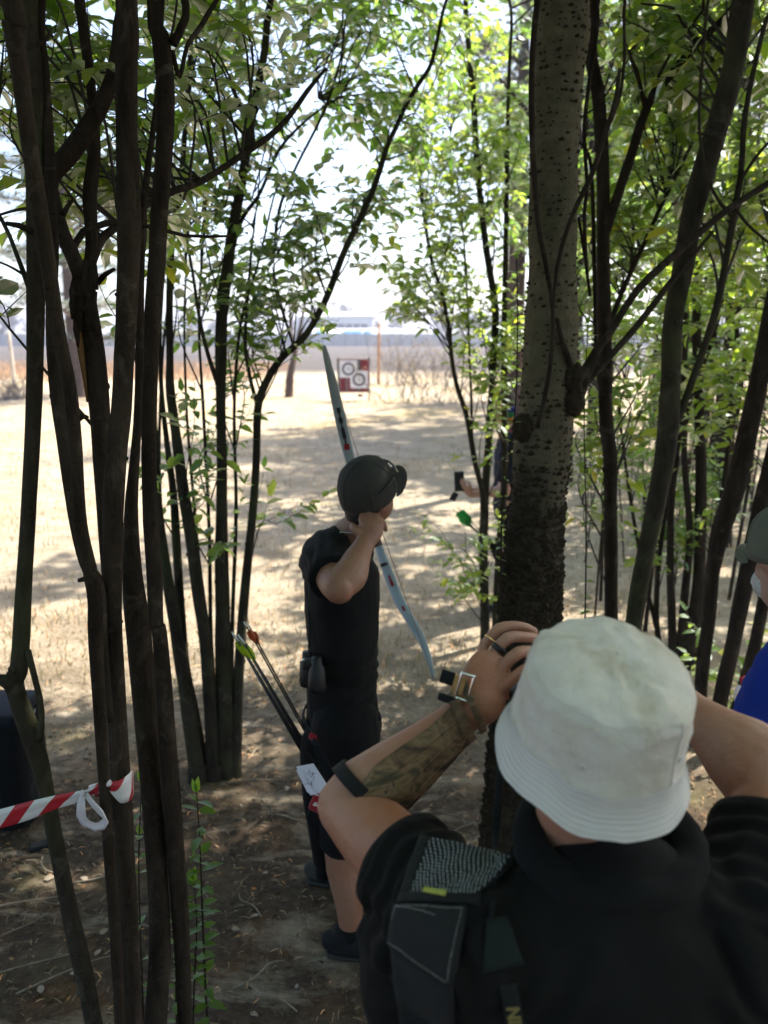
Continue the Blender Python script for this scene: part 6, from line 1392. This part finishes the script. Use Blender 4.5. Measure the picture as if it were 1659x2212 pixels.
fp = MB(); C = catmull([W(676, 1600, qy - .045), W(700, 1625, qy - .06), W(722, 1655, qy - .07)], 10); fp.tube([tuple(c) for c in C], [(.035, .008)] * 10, 10, side=(-.7, 0, 1), round_=True); fp.build('flap', M['web'], qv)
rim = MB(); rim.tube([W(664 + 42 * u_, 1626 + 20 * math.sin(u_ * 3.14), qy - .06) for u_ in np.linspace(0, 1, 12)], .0045, 8, round_=True); rim.build('rim', M['web'], qv)
pc_ = W(699, 1738, qy - .085)
pd = MB(); pr_ = (W(726, 1746, qy - .085) - W(676, 1724, qy - .08)).normalized(); pu_ = V((0, 0, 1)); pu_ = (pu_ - pr_ * pu_.dot(pr_)).normalized(); pn_ = pr_.cross(pu_); pn_ = pn_ if pn_.y < 0 else -pn_
Rp = Matrix((pr_, pu_, -pn_)).transposed()
pd.rbox(pc_, (.088, .066, .030), .009, Rp); po = pd.build('pouch', M['red_cloth'], qv, label='red pouch with white lettering')
text_on('lettering', 'EASTON', .0185, pc_ + pn_ * .0158 - pu_ * .002, pr_, pu_, M['white_print'], po, .0004, .0007, .25)
pe = MB(); pe.rbox(pc_ - pu_ * .045, (.07, .05, .026), .008, Rp); pe.build('pouch_base', M['trouser'], qv)
# folded score sheet in the pouch
sc = thing('score_sheet', 'folded white paper sticking out of the archer\'s red pouch', 'paper', W(672, 1690, qy - .085))
vs = []; nu, nv = 8, 10
for lay in (0, .0008):
    for j in range(nv + 1):
        for i in range(nu + 1):
            u_, v_ = i / nu, j / nv; p = W(640 + 37 * u_ + (30 + 9 * u_ - 0 * v_) * v_ * 1.0 * (1 - 0), 1656 - 7 * u_ + (62 - 2 * u_) * v_ - 10 * math.sin((1 - u_) * 1.57) * (1 - v_) * .0, qy - .088 - .012 * math.cos(u_ * 3.0) * (1 - v_) + lay); vs.append(p)
kq = (nu + 1) * (nv + 1); fs = []
for l in (0, 1):
    for j in range(nv):
        for i in range(nu):
            q_ = (l * kq + j * (nu + 1) + i, l * kq + j * (nu + 1) + i + 1, l * kq + (j + 1) * (nu + 1) + i + 1, l * kq + (j + 1) * (nu + 1) + i); fs.append(q_[::-1] if l else q_)
MB().add(vs, fs).build('sheet', M['paper'], sc)
sc2 = MB(); vs = [W(x, y, qy - .104) for x, y in ((648, 1660), (640, 1664), (664, 1712), (690, 1720), (676, 1708))]; vs2 = [v + V((0, .0008, 0)) for v in vs]; sc2.add(vs + vs2, [(0, 1, 2, 3, 4), (9, 8, 7, 6, 5)]); sc2.build('folded_edge', M['paper'], sc, smooth=False)
ik = MB(); rr = random.Random(3)
for i in range(16):
    a = W(665 + rr.uniform(-5, 14), 1675 + rr.uniform(-8, 22), qy - .106); ik.tube([a, a + V((rr.uniform(-.008, .008), 0, rr.uniform(-.008, .008))), a + V((rr.uniform(-.012, .012), 0, rr.uniform(-.012, .012)))], .0006, 4)
ik.build('pen_marks', M['ink'], sc)
ends = [((505 + 4.5 * i, 1372 + 3.2 * (i % 3) + 2.0 * i, 2.70 - .015 * i), (655 + 4 * i, 1632, qy - .01)) for i in range(6)]
labs = ['leftmost', 'second from the left', 'third from the left', 'fourth from the left', 'fifth from the left', 'rightmost']
for i, (a, b_) in enumerate(ends): arrow(W(*a), W(*b_), 'arrow with lime vanes in the archer\'s quiver, %s of the lime bunch' % labs[i], 'vane_lime', 'arrows with lime vanes in the archer\'s quiver')
for i in range(2): arrow(W(531 + 7 * i, 1350 + 3 * i, 2.72), W(672 + 5 * i, 1605, qy), 'arrow with %s vanes in the archer\'s quiver, %s' % (('orange', 'left of the orange pair') if i == 0 else ('orange', 'right of the orange pair')), 'vane_orange', 'arrows with orange vanes in the archer\'s quiver')
# ---- binoculars hanging at the archer's back
bo = thing('binoculars', 'black binoculars hanging on a cord at the archer\'s back', 'binoculars', W(668, 1440, 2.5))
for x, y, Y in ((664, 1408, 2.50), (684, 1420, 2.44)):
    c = W(x, y, Y); q = MB(); q.tube([c, c - V((0, 0, .028)), c - V((0, 0, .036)), c - V((0, 0, .10)), c - V((0, 0, .118))], [.017, .018, .026, .030, .027], 16); q.build('barrel', M['rubber'], bo)
q = MB(); q.rbox(W(672, 1432, 2.465), (.055, .05, .035), .01); q.build('bridge', M['rubber'], bo)
q = MB(); q.lathe([(.001, .003), (.006, .002), (.007, -.002)], W(656, 1427, 2.455), Matrix.Rotation(math.pi / 2, 3, 'X'), 14); q.build('screw', M['steel'], bo)
q = MB(); q.tube(catmull([W(668, 1400, 2.5), W(669, 1350, 2.5), W(668, 1310, 2.52), W(672, 1220, 2.55)], 10), [(.004, .0015)] * 10, 6, side=(1, 0, 0)); q.build('cord', M['web'], bo)
text_ = onto(surf(shorts), 724, 1522, .002, 2.5)

# ================= person filming with a phone, beyond the slim clump
PY = 6.25
pp = thing('person', 'person in navy holding up a phone behind the slim clump', 'person', Zp(1098, PY, 0))
hx = W(1083, 872, PY); m = MB(); hf, hu = V((-.93, .1, -.35)), V((-.3, 0, .95)); R, r_, f_, u_ = head(m, hx, hf, hu, 1.03)
ptop = W(1098, 935, PY)
m.tube(catmull([hx - u_ * .05, hx - u_ * .12, ptop], 6), .06, 12, round_=True); m.tube([Zp(1102, PY, .95), Zp(1104, PY, 1.2), ptop], [(.11, .16), (.11, .17), (.08, .09)], 14, side=(1, 0, 0), round_=True)
phn = W(992, 1040, PY - .22)
for s_, Ys in ((-1, PY - .2), (1, PY + .2)):
    sh = W(1100, 955, Ys); el = W(1088, 1062, Ys - .03); wr = W(1016, 1064 - 4 * s_, PY - .20 + .07 * (s_ + 1) / 2)
    m.tube(catmull([sh, el], 5), .052, 12, round_=True); m.tube(catmull([el, el.lerp(wr, .4) + V((0, 0, .005)), wr], 8), [.046, .046, .044, .04, .036, .032, .029, .027], 12, round_=True); hand(m, wr, (phn - wr) + V((0, 0, -.02)), V((0, -s_ * .5, .9)), V((0, 0, 1)), .55)
for s_ in (-1, 1): m.tube([Zp(1100, PY + s_ * .1, .9), Zp(1100, PY + s_ * .1, .5), Zp(1104, PY + s_ * .11, .06)], [.085, .062, .045], 12, round_=True)
remesh(m, 'body', M['skin_far'], pp, .0095, 2); eyes(pp, hx, hf, hu, 1.03)
h_ = MB(); h_.ell(hx + u_ * .02 - f_ * .02, (.084, .10, .10), R); remesh(h_, 'hair', M['hair'], pp, .008, 2)
s = MB(); s.tube([Zp(1100, PY, .86), Zp(1103, PY, 1.05), Zp(1105, PY, 1.25), W(1102, 960, PY), ptop + V((0, 0, .0))], [(.13, .18), (.13, .18), (.135, .20), (.11, .19), (.07, .09)], 20, side=(1, 0, 0), round_=True)
for Ys in (PY - .2, PY + .2): s.tube([W(1101, 955, Ys), W(1092, 1030, Ys - .02)], [.075, .066], 14, round_=True)
remesh(s, 'shirt', M['navy'], pp, .009, 4, disp=fold(.006, 8, 9))
s = MB(); s.tube([Zp(1100, PY, .92), Zp(1100, PY, .8)], [(.12, .17), (.12, .17)], 16, side=(1, 0, 0), round_=True)
for s_ in (-1, 1): s.tube([Zp(1100, PY + s_ * .09, .85), Zp(1100, PY + s_ * .1, .48), Zp(1104, PY + s_ * .11, .10)], [.10, .078, .068], 14, round_=True)
remesh(s, 'trousers', M['trouser'], pp, .01, 3, disp=fold(.006, 8, 5))
for s_ in (-1, 1): shoe(pp, Zp(1094, PY + s_ * .11, 0), (-1, 0, 0), 'rubber')
cl = MB(); cl.tube([ptop + V((math.cos(a) * .08, math.sin(a) * .085, .015)) for a in np.linspace(0, 2 * math.pi, 25)], .017, 8, caps=False); cl.build('collar', M['red_cloth'], pp)
for px, py, c_, nme in ((1104, 884, (.02, .03, .28), 'blue'), (1100, 896, (.02, .16, .06), 'green'), (1101, 907, (.42, .20, .03), 'orange')):
    M['patch_' + nme] = plain('cloth_' + nme, c_, .85, .2, 40); q = MB(); q.rbox(W(px, py, PY - .12), (.07, .05, .045), .016); q.build('shoulder_patch', M['patch_' + nme], pp, label='%s patch on the shoulder' % nme)
ph = thing('phone', 'dark phone held upright in both hands beyond the slim clump', 'phone', phn)
MB().rbox(phn, (.076, .010, .155), .004, Matrix.Rotation(-.06, 3, 'Y')).build('case', M['plastic'], ph); MB().box(phn + V((.0, -.0056, 0)), (.066, .001, .138), Matrix.Rotation(-.06, 3, 'Y')).build('screen', plain('screen_dark', (.02, .022, .026), .12, .2, 5), ph, smooth=False)
q = MB(); q.rbox(phn + V((-.04, -.015, -.115)), (.05, .016, .07), .007, Matrix.Rotation(.5, 3, 'Y')); q.build('flap', M['plastic'], ph)
q_a, q_b = [(982, 1103), (990, 1098), (997, 1105), (987, 1114), (995, 1117)], W(1075, 1185, PY - .3)
for i, (x, y) in enumerate(q_a): arrow(W(x, y, PY - .26 + .012 * i), q_b + V((.01 * i, 0, -.012 * i)), 'arrow with bright green vanes below the phone, %s' % ('uppermost left', 'top', 'rightmost', 'lowest left', 'lowest right')[i], 'vane_green', 'arrows with green vanes below the phone', 'plastic', 'vane_green', 1.9)
qq = MB(); qq.tube(catmull([W(1068, 1172, PY - .28), W(1082, 1210, PY - .27), W(1092, 1260, PY - .26)], 6), [(.05, .04)] * 3 + [(.045, .035)] * 3, 14, round_=True); qo = thing('hip_quiver', 'dark quiver at the hip of the person with the phone', 'quiver', W(1082, 1210, PY - .27)); qq.build('tube', M['trouser'], qo)

# ================= man in blue at the right edge
BYm = 2.05
bp = thing('person', 'person in a royal blue shirt and olive cap at the right edge', 'person', Zp(1880, BYm, 0))
hx = W(1702, 1198, BYm); m = MB(); hf, hu = V((-.24, .96, -.12)), V((.0, -.08, 1)); R, r_, f_, u_ = head(m, hx, hf, hu, 1.02)
nbm = W(1858, 1385, BYm); m.tube(catmull([hx - u_ * .05, hx - u_ * .11, nbm], 6), .062, 14, round_=True); m.tube([Zp(1880, BYm, .95), Zp(1880, BYm, 1.2), nbm - V((0, 0, .04))], [(.15, .12), (.15, .12), (.09, .08)], 14, side=(1, 0, 0), round_=True)
for s_ in (-1, 1):
    sh = nbm + V((s_ * .19, .02, -.09)); el = sh + V((s_ * .05, .06, -.29)); wr = el + V((-s_ * .10, .22, .02)); m.tube(catmull([sh, el], 6), [.058, .056, .054, .052, .05, .048], 14, round_=True); m.tube(catmull([el, wr], 6), [.046, .046, .042, .037, .032, .028], 14, round_=True); hand(m, wr, wr - el, V((0, 0, -1)), V((-s_, 0, 0)), .4)
for s_ in (-1, 1): m.tube([Zp(1880, BYm, .9) + V((s_ * .1, 0, 0)), Zp(1880, BYm, .5) + V((s_ * .11, 0, 0)), Zp(1880, BYm, .08) + V((s_ * .12, 0, 0))], [.09, .065, .045], 12, round_=True)
remesh(m, 'body', M['skin_far'], bp, .0105, 2); eyes(bp, hx, hf, hu, 1.02)
h_ = MB(); h_.ell(hx - u_ * .085 + f_ * .045, (.062, .062, .05), R); remesh(h_, 'beard', M['beard'], bp, .005, 2, disp=lambda p, n: .004 * noise.noise(p * 90))
cap_(bp, hx + u_ * .034, R @ Matrix.Rotation(.06, 3, 'X'), M['cap_olive'], s=1.04)
s = MB(); s.tube([Zp(1880, BYm, .86), Zp(1880, BYm, 1.05), Zp(1880, BYm, 1.22), nbm - V((0, 0, .10)), nbm - V((0, 0, .02))], [(.20, .17), (.205, .18), (.20, .15), (.165, .115), (.085, .08)], 24, side=(1, 0, 0), round_=True)
for s_ in (-1, 1): sh = nbm + V((s_ * .185, .02, -.09)); el = sh + V((s_ * .05, .06, -.29)); s.tube(catmull([sh + V((-s_ * .05, 0, .01)), sh, sh.lerp(el, 1.08)], 7), [.075, .08, .082, .08, .078, .076, .074], 16, round_=True)
remesh(s, 'shirt', M['royal'], bp, .008, 4, disp=fold(.007, 9, 12, (1, 1, .6)))
s = MB(); s.tube([Zp(1880, BYm, .92), Zp(1880, BYm, .78)], [(.19, .15), (.19, .15)], 18, side=(1, 0, 0), round_=True)
for s_ in (-1, 1): s.tube([Zp(1880, BYm, .84) + V((s_ * .1, 0, 0)), Zp(1880, BYm, .48) + V((s_ * .11, 0, 0)), Zp(1880, BYm, .08) + V((s_ * .12, 0, 0))], [.11, .085, .07], 14, round_=True)
remesh(s, 'trousers', M['trouser'], bp, .01, 3, disp=fold(.006, 8, 8))
for s_ in (-1, 1): shoe(bp, Zp(1880, BYm + .04, 0) + V((s_ * .12, 0, 0)), (-.2, 1, 0), 'rubber')
# ------------------------------------------------------------------ barrier tape, bag, ground clutter
def tape_mat(n, b):
    uv = n.nodes.new('ShaderNodeUVMap'); sep = n.nodes.new('ShaderNodeSeparateXYZ'); n.links.new(uv.outputs[0], sep.inputs[0])
    w_ = math_(n, 'FRACT', math_(n, 'ADD', math_(n, 'MULTIPLY', sep.outputs[0], 1.0), math_(n, 'MULTIPLY', sep.outputs[1], .42)))
    c = ramp(n, w_, [(0, (.42, .018, .03)), (.485, (.42, .018, .03)), (.50, (.66, .65, .66)), (.985, (.66, .65, .66))])
    n.links.new(c, b.inputs['Base Color']); b.inputs['Roughness'].default_value = .42
    bump(n, b, tex_noise(n, pos(n), 90, 3), .2, .003)
M['tape'] = mat('tape_red_white', tape_mat); M['tape_pale'] = plain('tape_back', (.60, .55, .60), .45, .15, 25)
def ribbon(name, par, rows, m_, per=.10, thick=.0006):
    """rows: list of (edge_a, edge_b) points along the tape"""
    n_ = len(rows); vs = []; fs = []; k = 5; L = [0]
    for i in range(1, n_): L.append(L[-1] + (V(rows[i][0]).lerp(V(rows[i][1]), .5) - V(rows[i - 1][0]).lerp(V(rows[i - 1][1]), .5)).length)
    for a, b_ in rows:
        a, b_ = V(a), V(b_)
        for j in range(k): u = j / (k - 1); vs.append(a.lerp(b_, u) + V((0, -.003 * math.sin(u * 6.28), 0)))
    for i in range(n_ - 1):
        for j in range(k - 1): fs.append((i * k + j, i * k + j + 1, (i + 1) * k + j + 1, (i + 1) * k + j))
    me = bpy.data.meshes.new(name); off = WL[par.name]; me.from_pydata([tuple(v - off) for v in vs], [], fs); me.materials.append(m_)
    uv = me.uv_layers.new(name='UVMap')
    for p in me.polygons:
        p.use_smooth = True
        for li in p.loop_indices: vi = me.loops[li].vertex_index; uv.data[li].uv = (L[vi // k] / per, (vi % k) / (k - 1))
    o = link(name, me, par); md = o.modifiers.new('s', 'SOLIDIFY'); md.thickness = thick; return o
TYp = 1.73
tp = thing('barrier_tape', 'red and white barrier tape knotted round the foreground trunks, stretching off left', 'barrier tape', W(232, 1692, TYp))
def rowpx(L): 
    C = catmull([(*W(x, y0, Y), *W(x + dx, y1, Y)) for x, y0, y1, Y, dx in L], 34); return [(c[:3], c[3:]) for c in C]
ribbon('band', tp, rowpx([(-60, 1758, 1806, 1.655, 0), (0, 1748, 1790, 1.665, 0), (60, 1732, 1772, 1.665, 0), (120, 1718, 1748, 1.670, 0), (160, 1710, 1736, 1.675, 0), (185, 1706, 1722, 1.677, 0), (210, 1696, 1712, 1.680, 0), (232, 1684, 1700, 1.685, 0)]), M['tape'])
ribbon('loop', tp, rowpx([(230, 1688, 1700, 1.680, 0), (245, 1688, 1722, 1.677, 2), (262, 1684, 1735, 1.680, 0), (278, 1672, 1730, 1.700, 2), (286, 1664, 1724, 1.730, 0), (289, 1668, 1715, 1.82, 0)]), M['tape'])
ribbon('loop', tp, rowpx([(289, 1668, 1712, 1.82, 0), (262, 1690, 1722, 1.88, 0), (215, 1700, 1722, 1.86, 0), (192, 1698, 1716, 1.745, 0), (200, 1694, 1710, 1.690, 0), (230, 1686, 1700, 1.682, 0)]), M['tape'])
kn = MB(); kn.ell(W(233, 1692, 1.677), (.010, .008, .009)); kn.ell(W(178, 1714, 1.669), (.007, .006, .010)); remesh(kn, 'knot', M['tape_pale'], tp, .0025, 2, disp=lambda p, n: .002 * noise.noise(p * 260))
ribbon('tail', tp, [(W(x, y, Y), W(x2, y2, Y2)) for (x, y, Y, x2, y2, Y2) in ((174, 1716, 1.667, 184, 1716, 1.667), (166, 1738, 1.665, 184, 1742, 1.655), (165, 1762, 1.665, 186, 1764, 1.655), (176, 1782, 1.665, 192, 1772, 1.655), (205, 1796, 1.660, 206, 1778, 1.655), (226, 1792, 1.655, 214, 1776, 1.660), (235, 1776, 1.655, 222, 1768, 1.655), (222, 1750, 1.657, 210, 1756, 1.655), (204, 1730, 1.663, 194, 1738, 1.660), (190, 1712, 1.667, 180, 1716, 1.667))], M['tape_pale'], .2)
ribbon('tail_end', tp, [(W(229, 1694, 1.677), W(236, 1690, 1.677)), (W(230, 1680, 1.677), W(234, 1680, 1.677)), (W(230, 1668, 1.677), W(231, 1668, 1.677))], M['tape_pale'])
tr = thing('barrier_tape', 'scrap of white and red barrier tape tied to a trunk beside the man in blue', 'barrier tape', W(1600, 1480, 3.86))
ribbon('band', tr, rowpx([(1596, 1462, 1482, 3.85, 6), (1604, 1462, 1490, 3.83, 8), (1618, 1458, 1486, 3.84, 6), (1635, 1450, 1478, 3.9, 4)]), M['tape'], .12)
ribbon('tail', tr, [(W(a, b, 3.83), W(c, d, 3.83)) for a, b, c, d in ((1594, 1478, 1604, 1484), (1587, 1490, 1596, 1496), (1585, 1510, 1592, 1512), (1590, 1526, 1593, 1530))], M['tape_pale'])
# black bag at the left edge
M['bag'] = cloth('bag_nylon_black', (.004, .0042, .0052), 500, .95, .02, .3, .4); M['bag_top'] = cloth('bag_nylon_navy', (.008, .010, .020), 500, .8, .02, .2, .3); M['bag_grey'] = cloth('bag_nylon_grey', (.07, .07, .09), 500, .6, .02, .2, .3)
bc_ = G(-60, 1800); bgY = bc_.y + .12
bgp = thing('equipment_bag', 'boxy black equipment bag with a navy top standing behind the leftmost trunk', 'bag', (bc_.x, bgY, 0))
zt_ = W(30, 1545, bgY - .1).z; xr = W(40, 1600, bgY - .12).x; wd_ = .42
mb = MB(); mb.rbox((xr - wd_ / 2, bgY + .02, zt_ * .46), (wd_, .30, zt_ * .92), .05); remesh(mb, 'case', M['bag'], bgp, .011, 4, disp=fold(.006, 7, 3))
mb = MB(); mb.rbox((xr - wd_ / 2 - .005, bgY + .02, zt_ * .955), (wd_ - .01, .29, zt_ * .10), .022); mb.build('lid', M['bag_top'], bgp)
mb = MB(); mb.tube([(xr - wd_ / 2 + math.cos(a) * wd_ * .51, bgY + .02 + math.sin(a) * .157, zt_ * .895) for a in np.linspace(0, 2 * math.pi, 33)], .005, 6, caps=False); mb.build('zip', M['plastic'], bgp)
mb = MB(); mb.rbox(W(52, 1552, bgY - .14), (.06, .05, .045), .016); mb.build('side_pocket', M['bag_grey'], bgp)
mb = MB(); mb.tube(catmull([W(70, 1560, bgY - .15), W(76, 1580, bgY - .16), W(72, 1600, bgY - .15)], 8), .006, 8); mb.build('strap', M['web'], bgp)
mb = MB(); mb.rbox(W(70, 1590, bgY - .155), (.016, .006, .010), .002); mb.build('pull_tab', M['red_cloth'], bgp)
mb = MB(); mb.rbox(W(88, 1828, bgY - .22), (.09, .05, .03), .008, Matrix.Rotation(.5, 3, 'Z')); o = mb.build('strap_end', M['web'], bgp)
# fallen sticks, dead leaves and clods under the trees
M['stick'] = plain('stick_grey', (.20, .165, .12), .9, .35, 40); M['dead_leaf'] = leafmat('leaf_dead', (.16, .12, .08), (.36, .30, .23), (.1, .07, .04), (.2, .15, .09), .15)
rr = random.Random(17)
sticks = [(150, 2110, .5, .34), (60, 2095, .35, .42), (320, 2000, -.3, .3), (20, 2020, .8, .3), (540, 1960, 2.3, .16), (560, 2110, .6, .2), (620, 2040, 1.2, .12), (480, 1800, .2, .22), (600, 1770, 2.9, .18), (1000, 1790, .6, .14), (980, 1700, 2.2, .2), (240, 1890, .4, .3), (100, 1880, 2.8, .22), (870, 1570, .5, .5), (560, 1690, .1, .4), (1030, 1880, 1.1, .1), (50, 1960, .3, .5), (590, 2160, 2.6, .2)]
STL = ['fallen stick ' + q_ for q_ in ('at the foot of the leaning left trunk', 'in the bottom left corner', 'lying between the foreground trunks', 'longest of those at the left edge', 'lying just right of the saplings', 'at the bottom, right of the taller sapling', 'short, left of the archer\'s near shoe', 'at the foot of the second clump, on its near side', 'between the second clump and the archer', 'short, under the camouflaged forearm', 'in the gap between archer and thick pale trunk', 'behind the barrier tape tail', 'in front of the black equipment bag', 'long and pale, right behind the archer\'s legs', 'across the path beside the second clump', 'tiny, beside the woven mesh panel', 'across the soil left of the leaning trunk', 'nearest the bottom edge left of the archer\'s shoe')]
for i, (px, py, an, L) in enumerate(sticks):
    p = G(px, py); p.z = gz(p.x, p.y) + .006; d = V((math.cos(an), math.sin(an), 0)) * L / 2; sdv = V((-math.sin(an), math.cos(an), 0)); r0 = rr.uniform(.002, .0045)
    mb = MB(); mb.tube(catmull([p - d, p - d * .2 + sdv * rr.uniform(-.02, .02) + V((0, 0, .006)), p + d * .5 + sdv * rr.uniform(-.02, .02) + V((0, 0, .010)), p + d + V((0, 0, .012))], 12), list(np.linspace(r0, r0 * .5, 12)), 6, rough=.12)
    tw = p + d * .3; mb.tube([tw, tw + d * .25 + sdv * .05 * (1 if i % 2 else -1) + V((0, 0, .012))], [r0 * .7, r0 * .3], 5)
    o = mb.build('fallen_stick', M['stick'], None, p); tag(o, STL[i], 'stick', 'fallen sticks on the soil')
lf = [(205, 2070), (215, 2025), (90, 2150), (150, 2108), (70, 1840), (95, 1905), (560, 1980), (500, 2010), (640, 2140), (300, 2100), (520, 1740), (620, 1700), (440, 1760), (580, 1890), (1010, 1820), (960, 1860), (30, 1920), (130, 1960), (190, 1905), (540, 2190)]
for i, (px, py) in enumerate(lf):
    p = G(px, py); p.z = gz(p.x, p.y) + .008; a = rr.uniform(0, 6.28); L = rr.uniform(.02, .045)
    vs, fs = leaf_mesh([(0, 0, 0)], [(math.cos(a), math.sin(a), .15)], [(rr.uniform(-.4, .4), rr.uniform(-.4, .4), 1)], [L], [L * .6]); mb = MB(); mb.add([V(v) + p for v in vs], fs)
    o = mb.build('dead_leaf', M['dead_leaf'], None, p); tag(o, 'curled pale dead leaf lying on the dark soil', 'leaf', 'dead leaves on the soil')
pl = [(rr.uniform(-2.4, 2.0), rr.uniform(1.5, 5.2)) for _ in range(2600)]; an_ = [rr.uniform(0, 6.28) for _ in pl]
vs, fs = leaf_mesh([(x, y, gz(x, y) + rr.uniform(.003, .012)) for x, y in pl], [(math.cos(a), math.sin(a), rr.uniform(-.1, .35)) for a in an_], [(rr.uniform(-.5, .5), rr.uniform(-.5, .5), 1) for _ in pl], [rr.uniform(.010, .034) for _ in pl], [rr.uniform(.005, .016) for _ in pl], False)
M['leaf_crumb'] = leafmat('leaf_crumbs', (.05, .034, .02), (.20, .145, .09), (.05, .03, .02), (.1, .07, .04), .1, 0.0)
mb = MB(); mb.add(vs, fs); o = mb.build('leaf_litter', M['leaf_crumb'], None, smooth=False); tag(o, 'brown crumbled leaf litter over the soil under the trees', 'litter', None, 'stuff')
cl = MB()
for i in range(900):
    y = rr.uniform(1.5, 4.6); x = rr.uniform(-2.4, 2.2); r_ = rr.uniform(.004, .014); cl.ell((x, y, gz(x, y) + r_ * .2), (r_ * rr.uniform(.8, 1.5), r_, r_ * .6), Matrix.Rotation(rr.uniform(0, 3), 3, 'Z'), 6, 4)
o = cl.build('soil_clods', M['ground'], None); tag(o, 'small crumbs of dark soil scattered under the trees', 'soil', None, 'stuff')
# hazy air over the field
hz = MB(); hz.box((0, 1100, 10.5), (3020, 2820, 23)); hm_ = bpy.data.materials.new('haze_air'); hm_.use_nodes = True; hn = hm_.node_tree; hn.nodes.clear()
ho_ = hn.nodes.new('ShaderNodeOutputMaterial'); pv = hn.nodes.new('ShaderNodeVolumePrincipled'); pv.inputs['Color'].default_value = (.80, .84, 1.0, 1); pv.inputs['Density'].default_value = .0014; pv.inputs['Anisotropy'].default_value = .45
hn.links.new(pv.outputs[0], ho_.inputs['Volume']); o = hz.build('haze', hm_, None, smooth=False); tag(o, 'thin pale haze hanging over the far field', None, None, 'stuff')
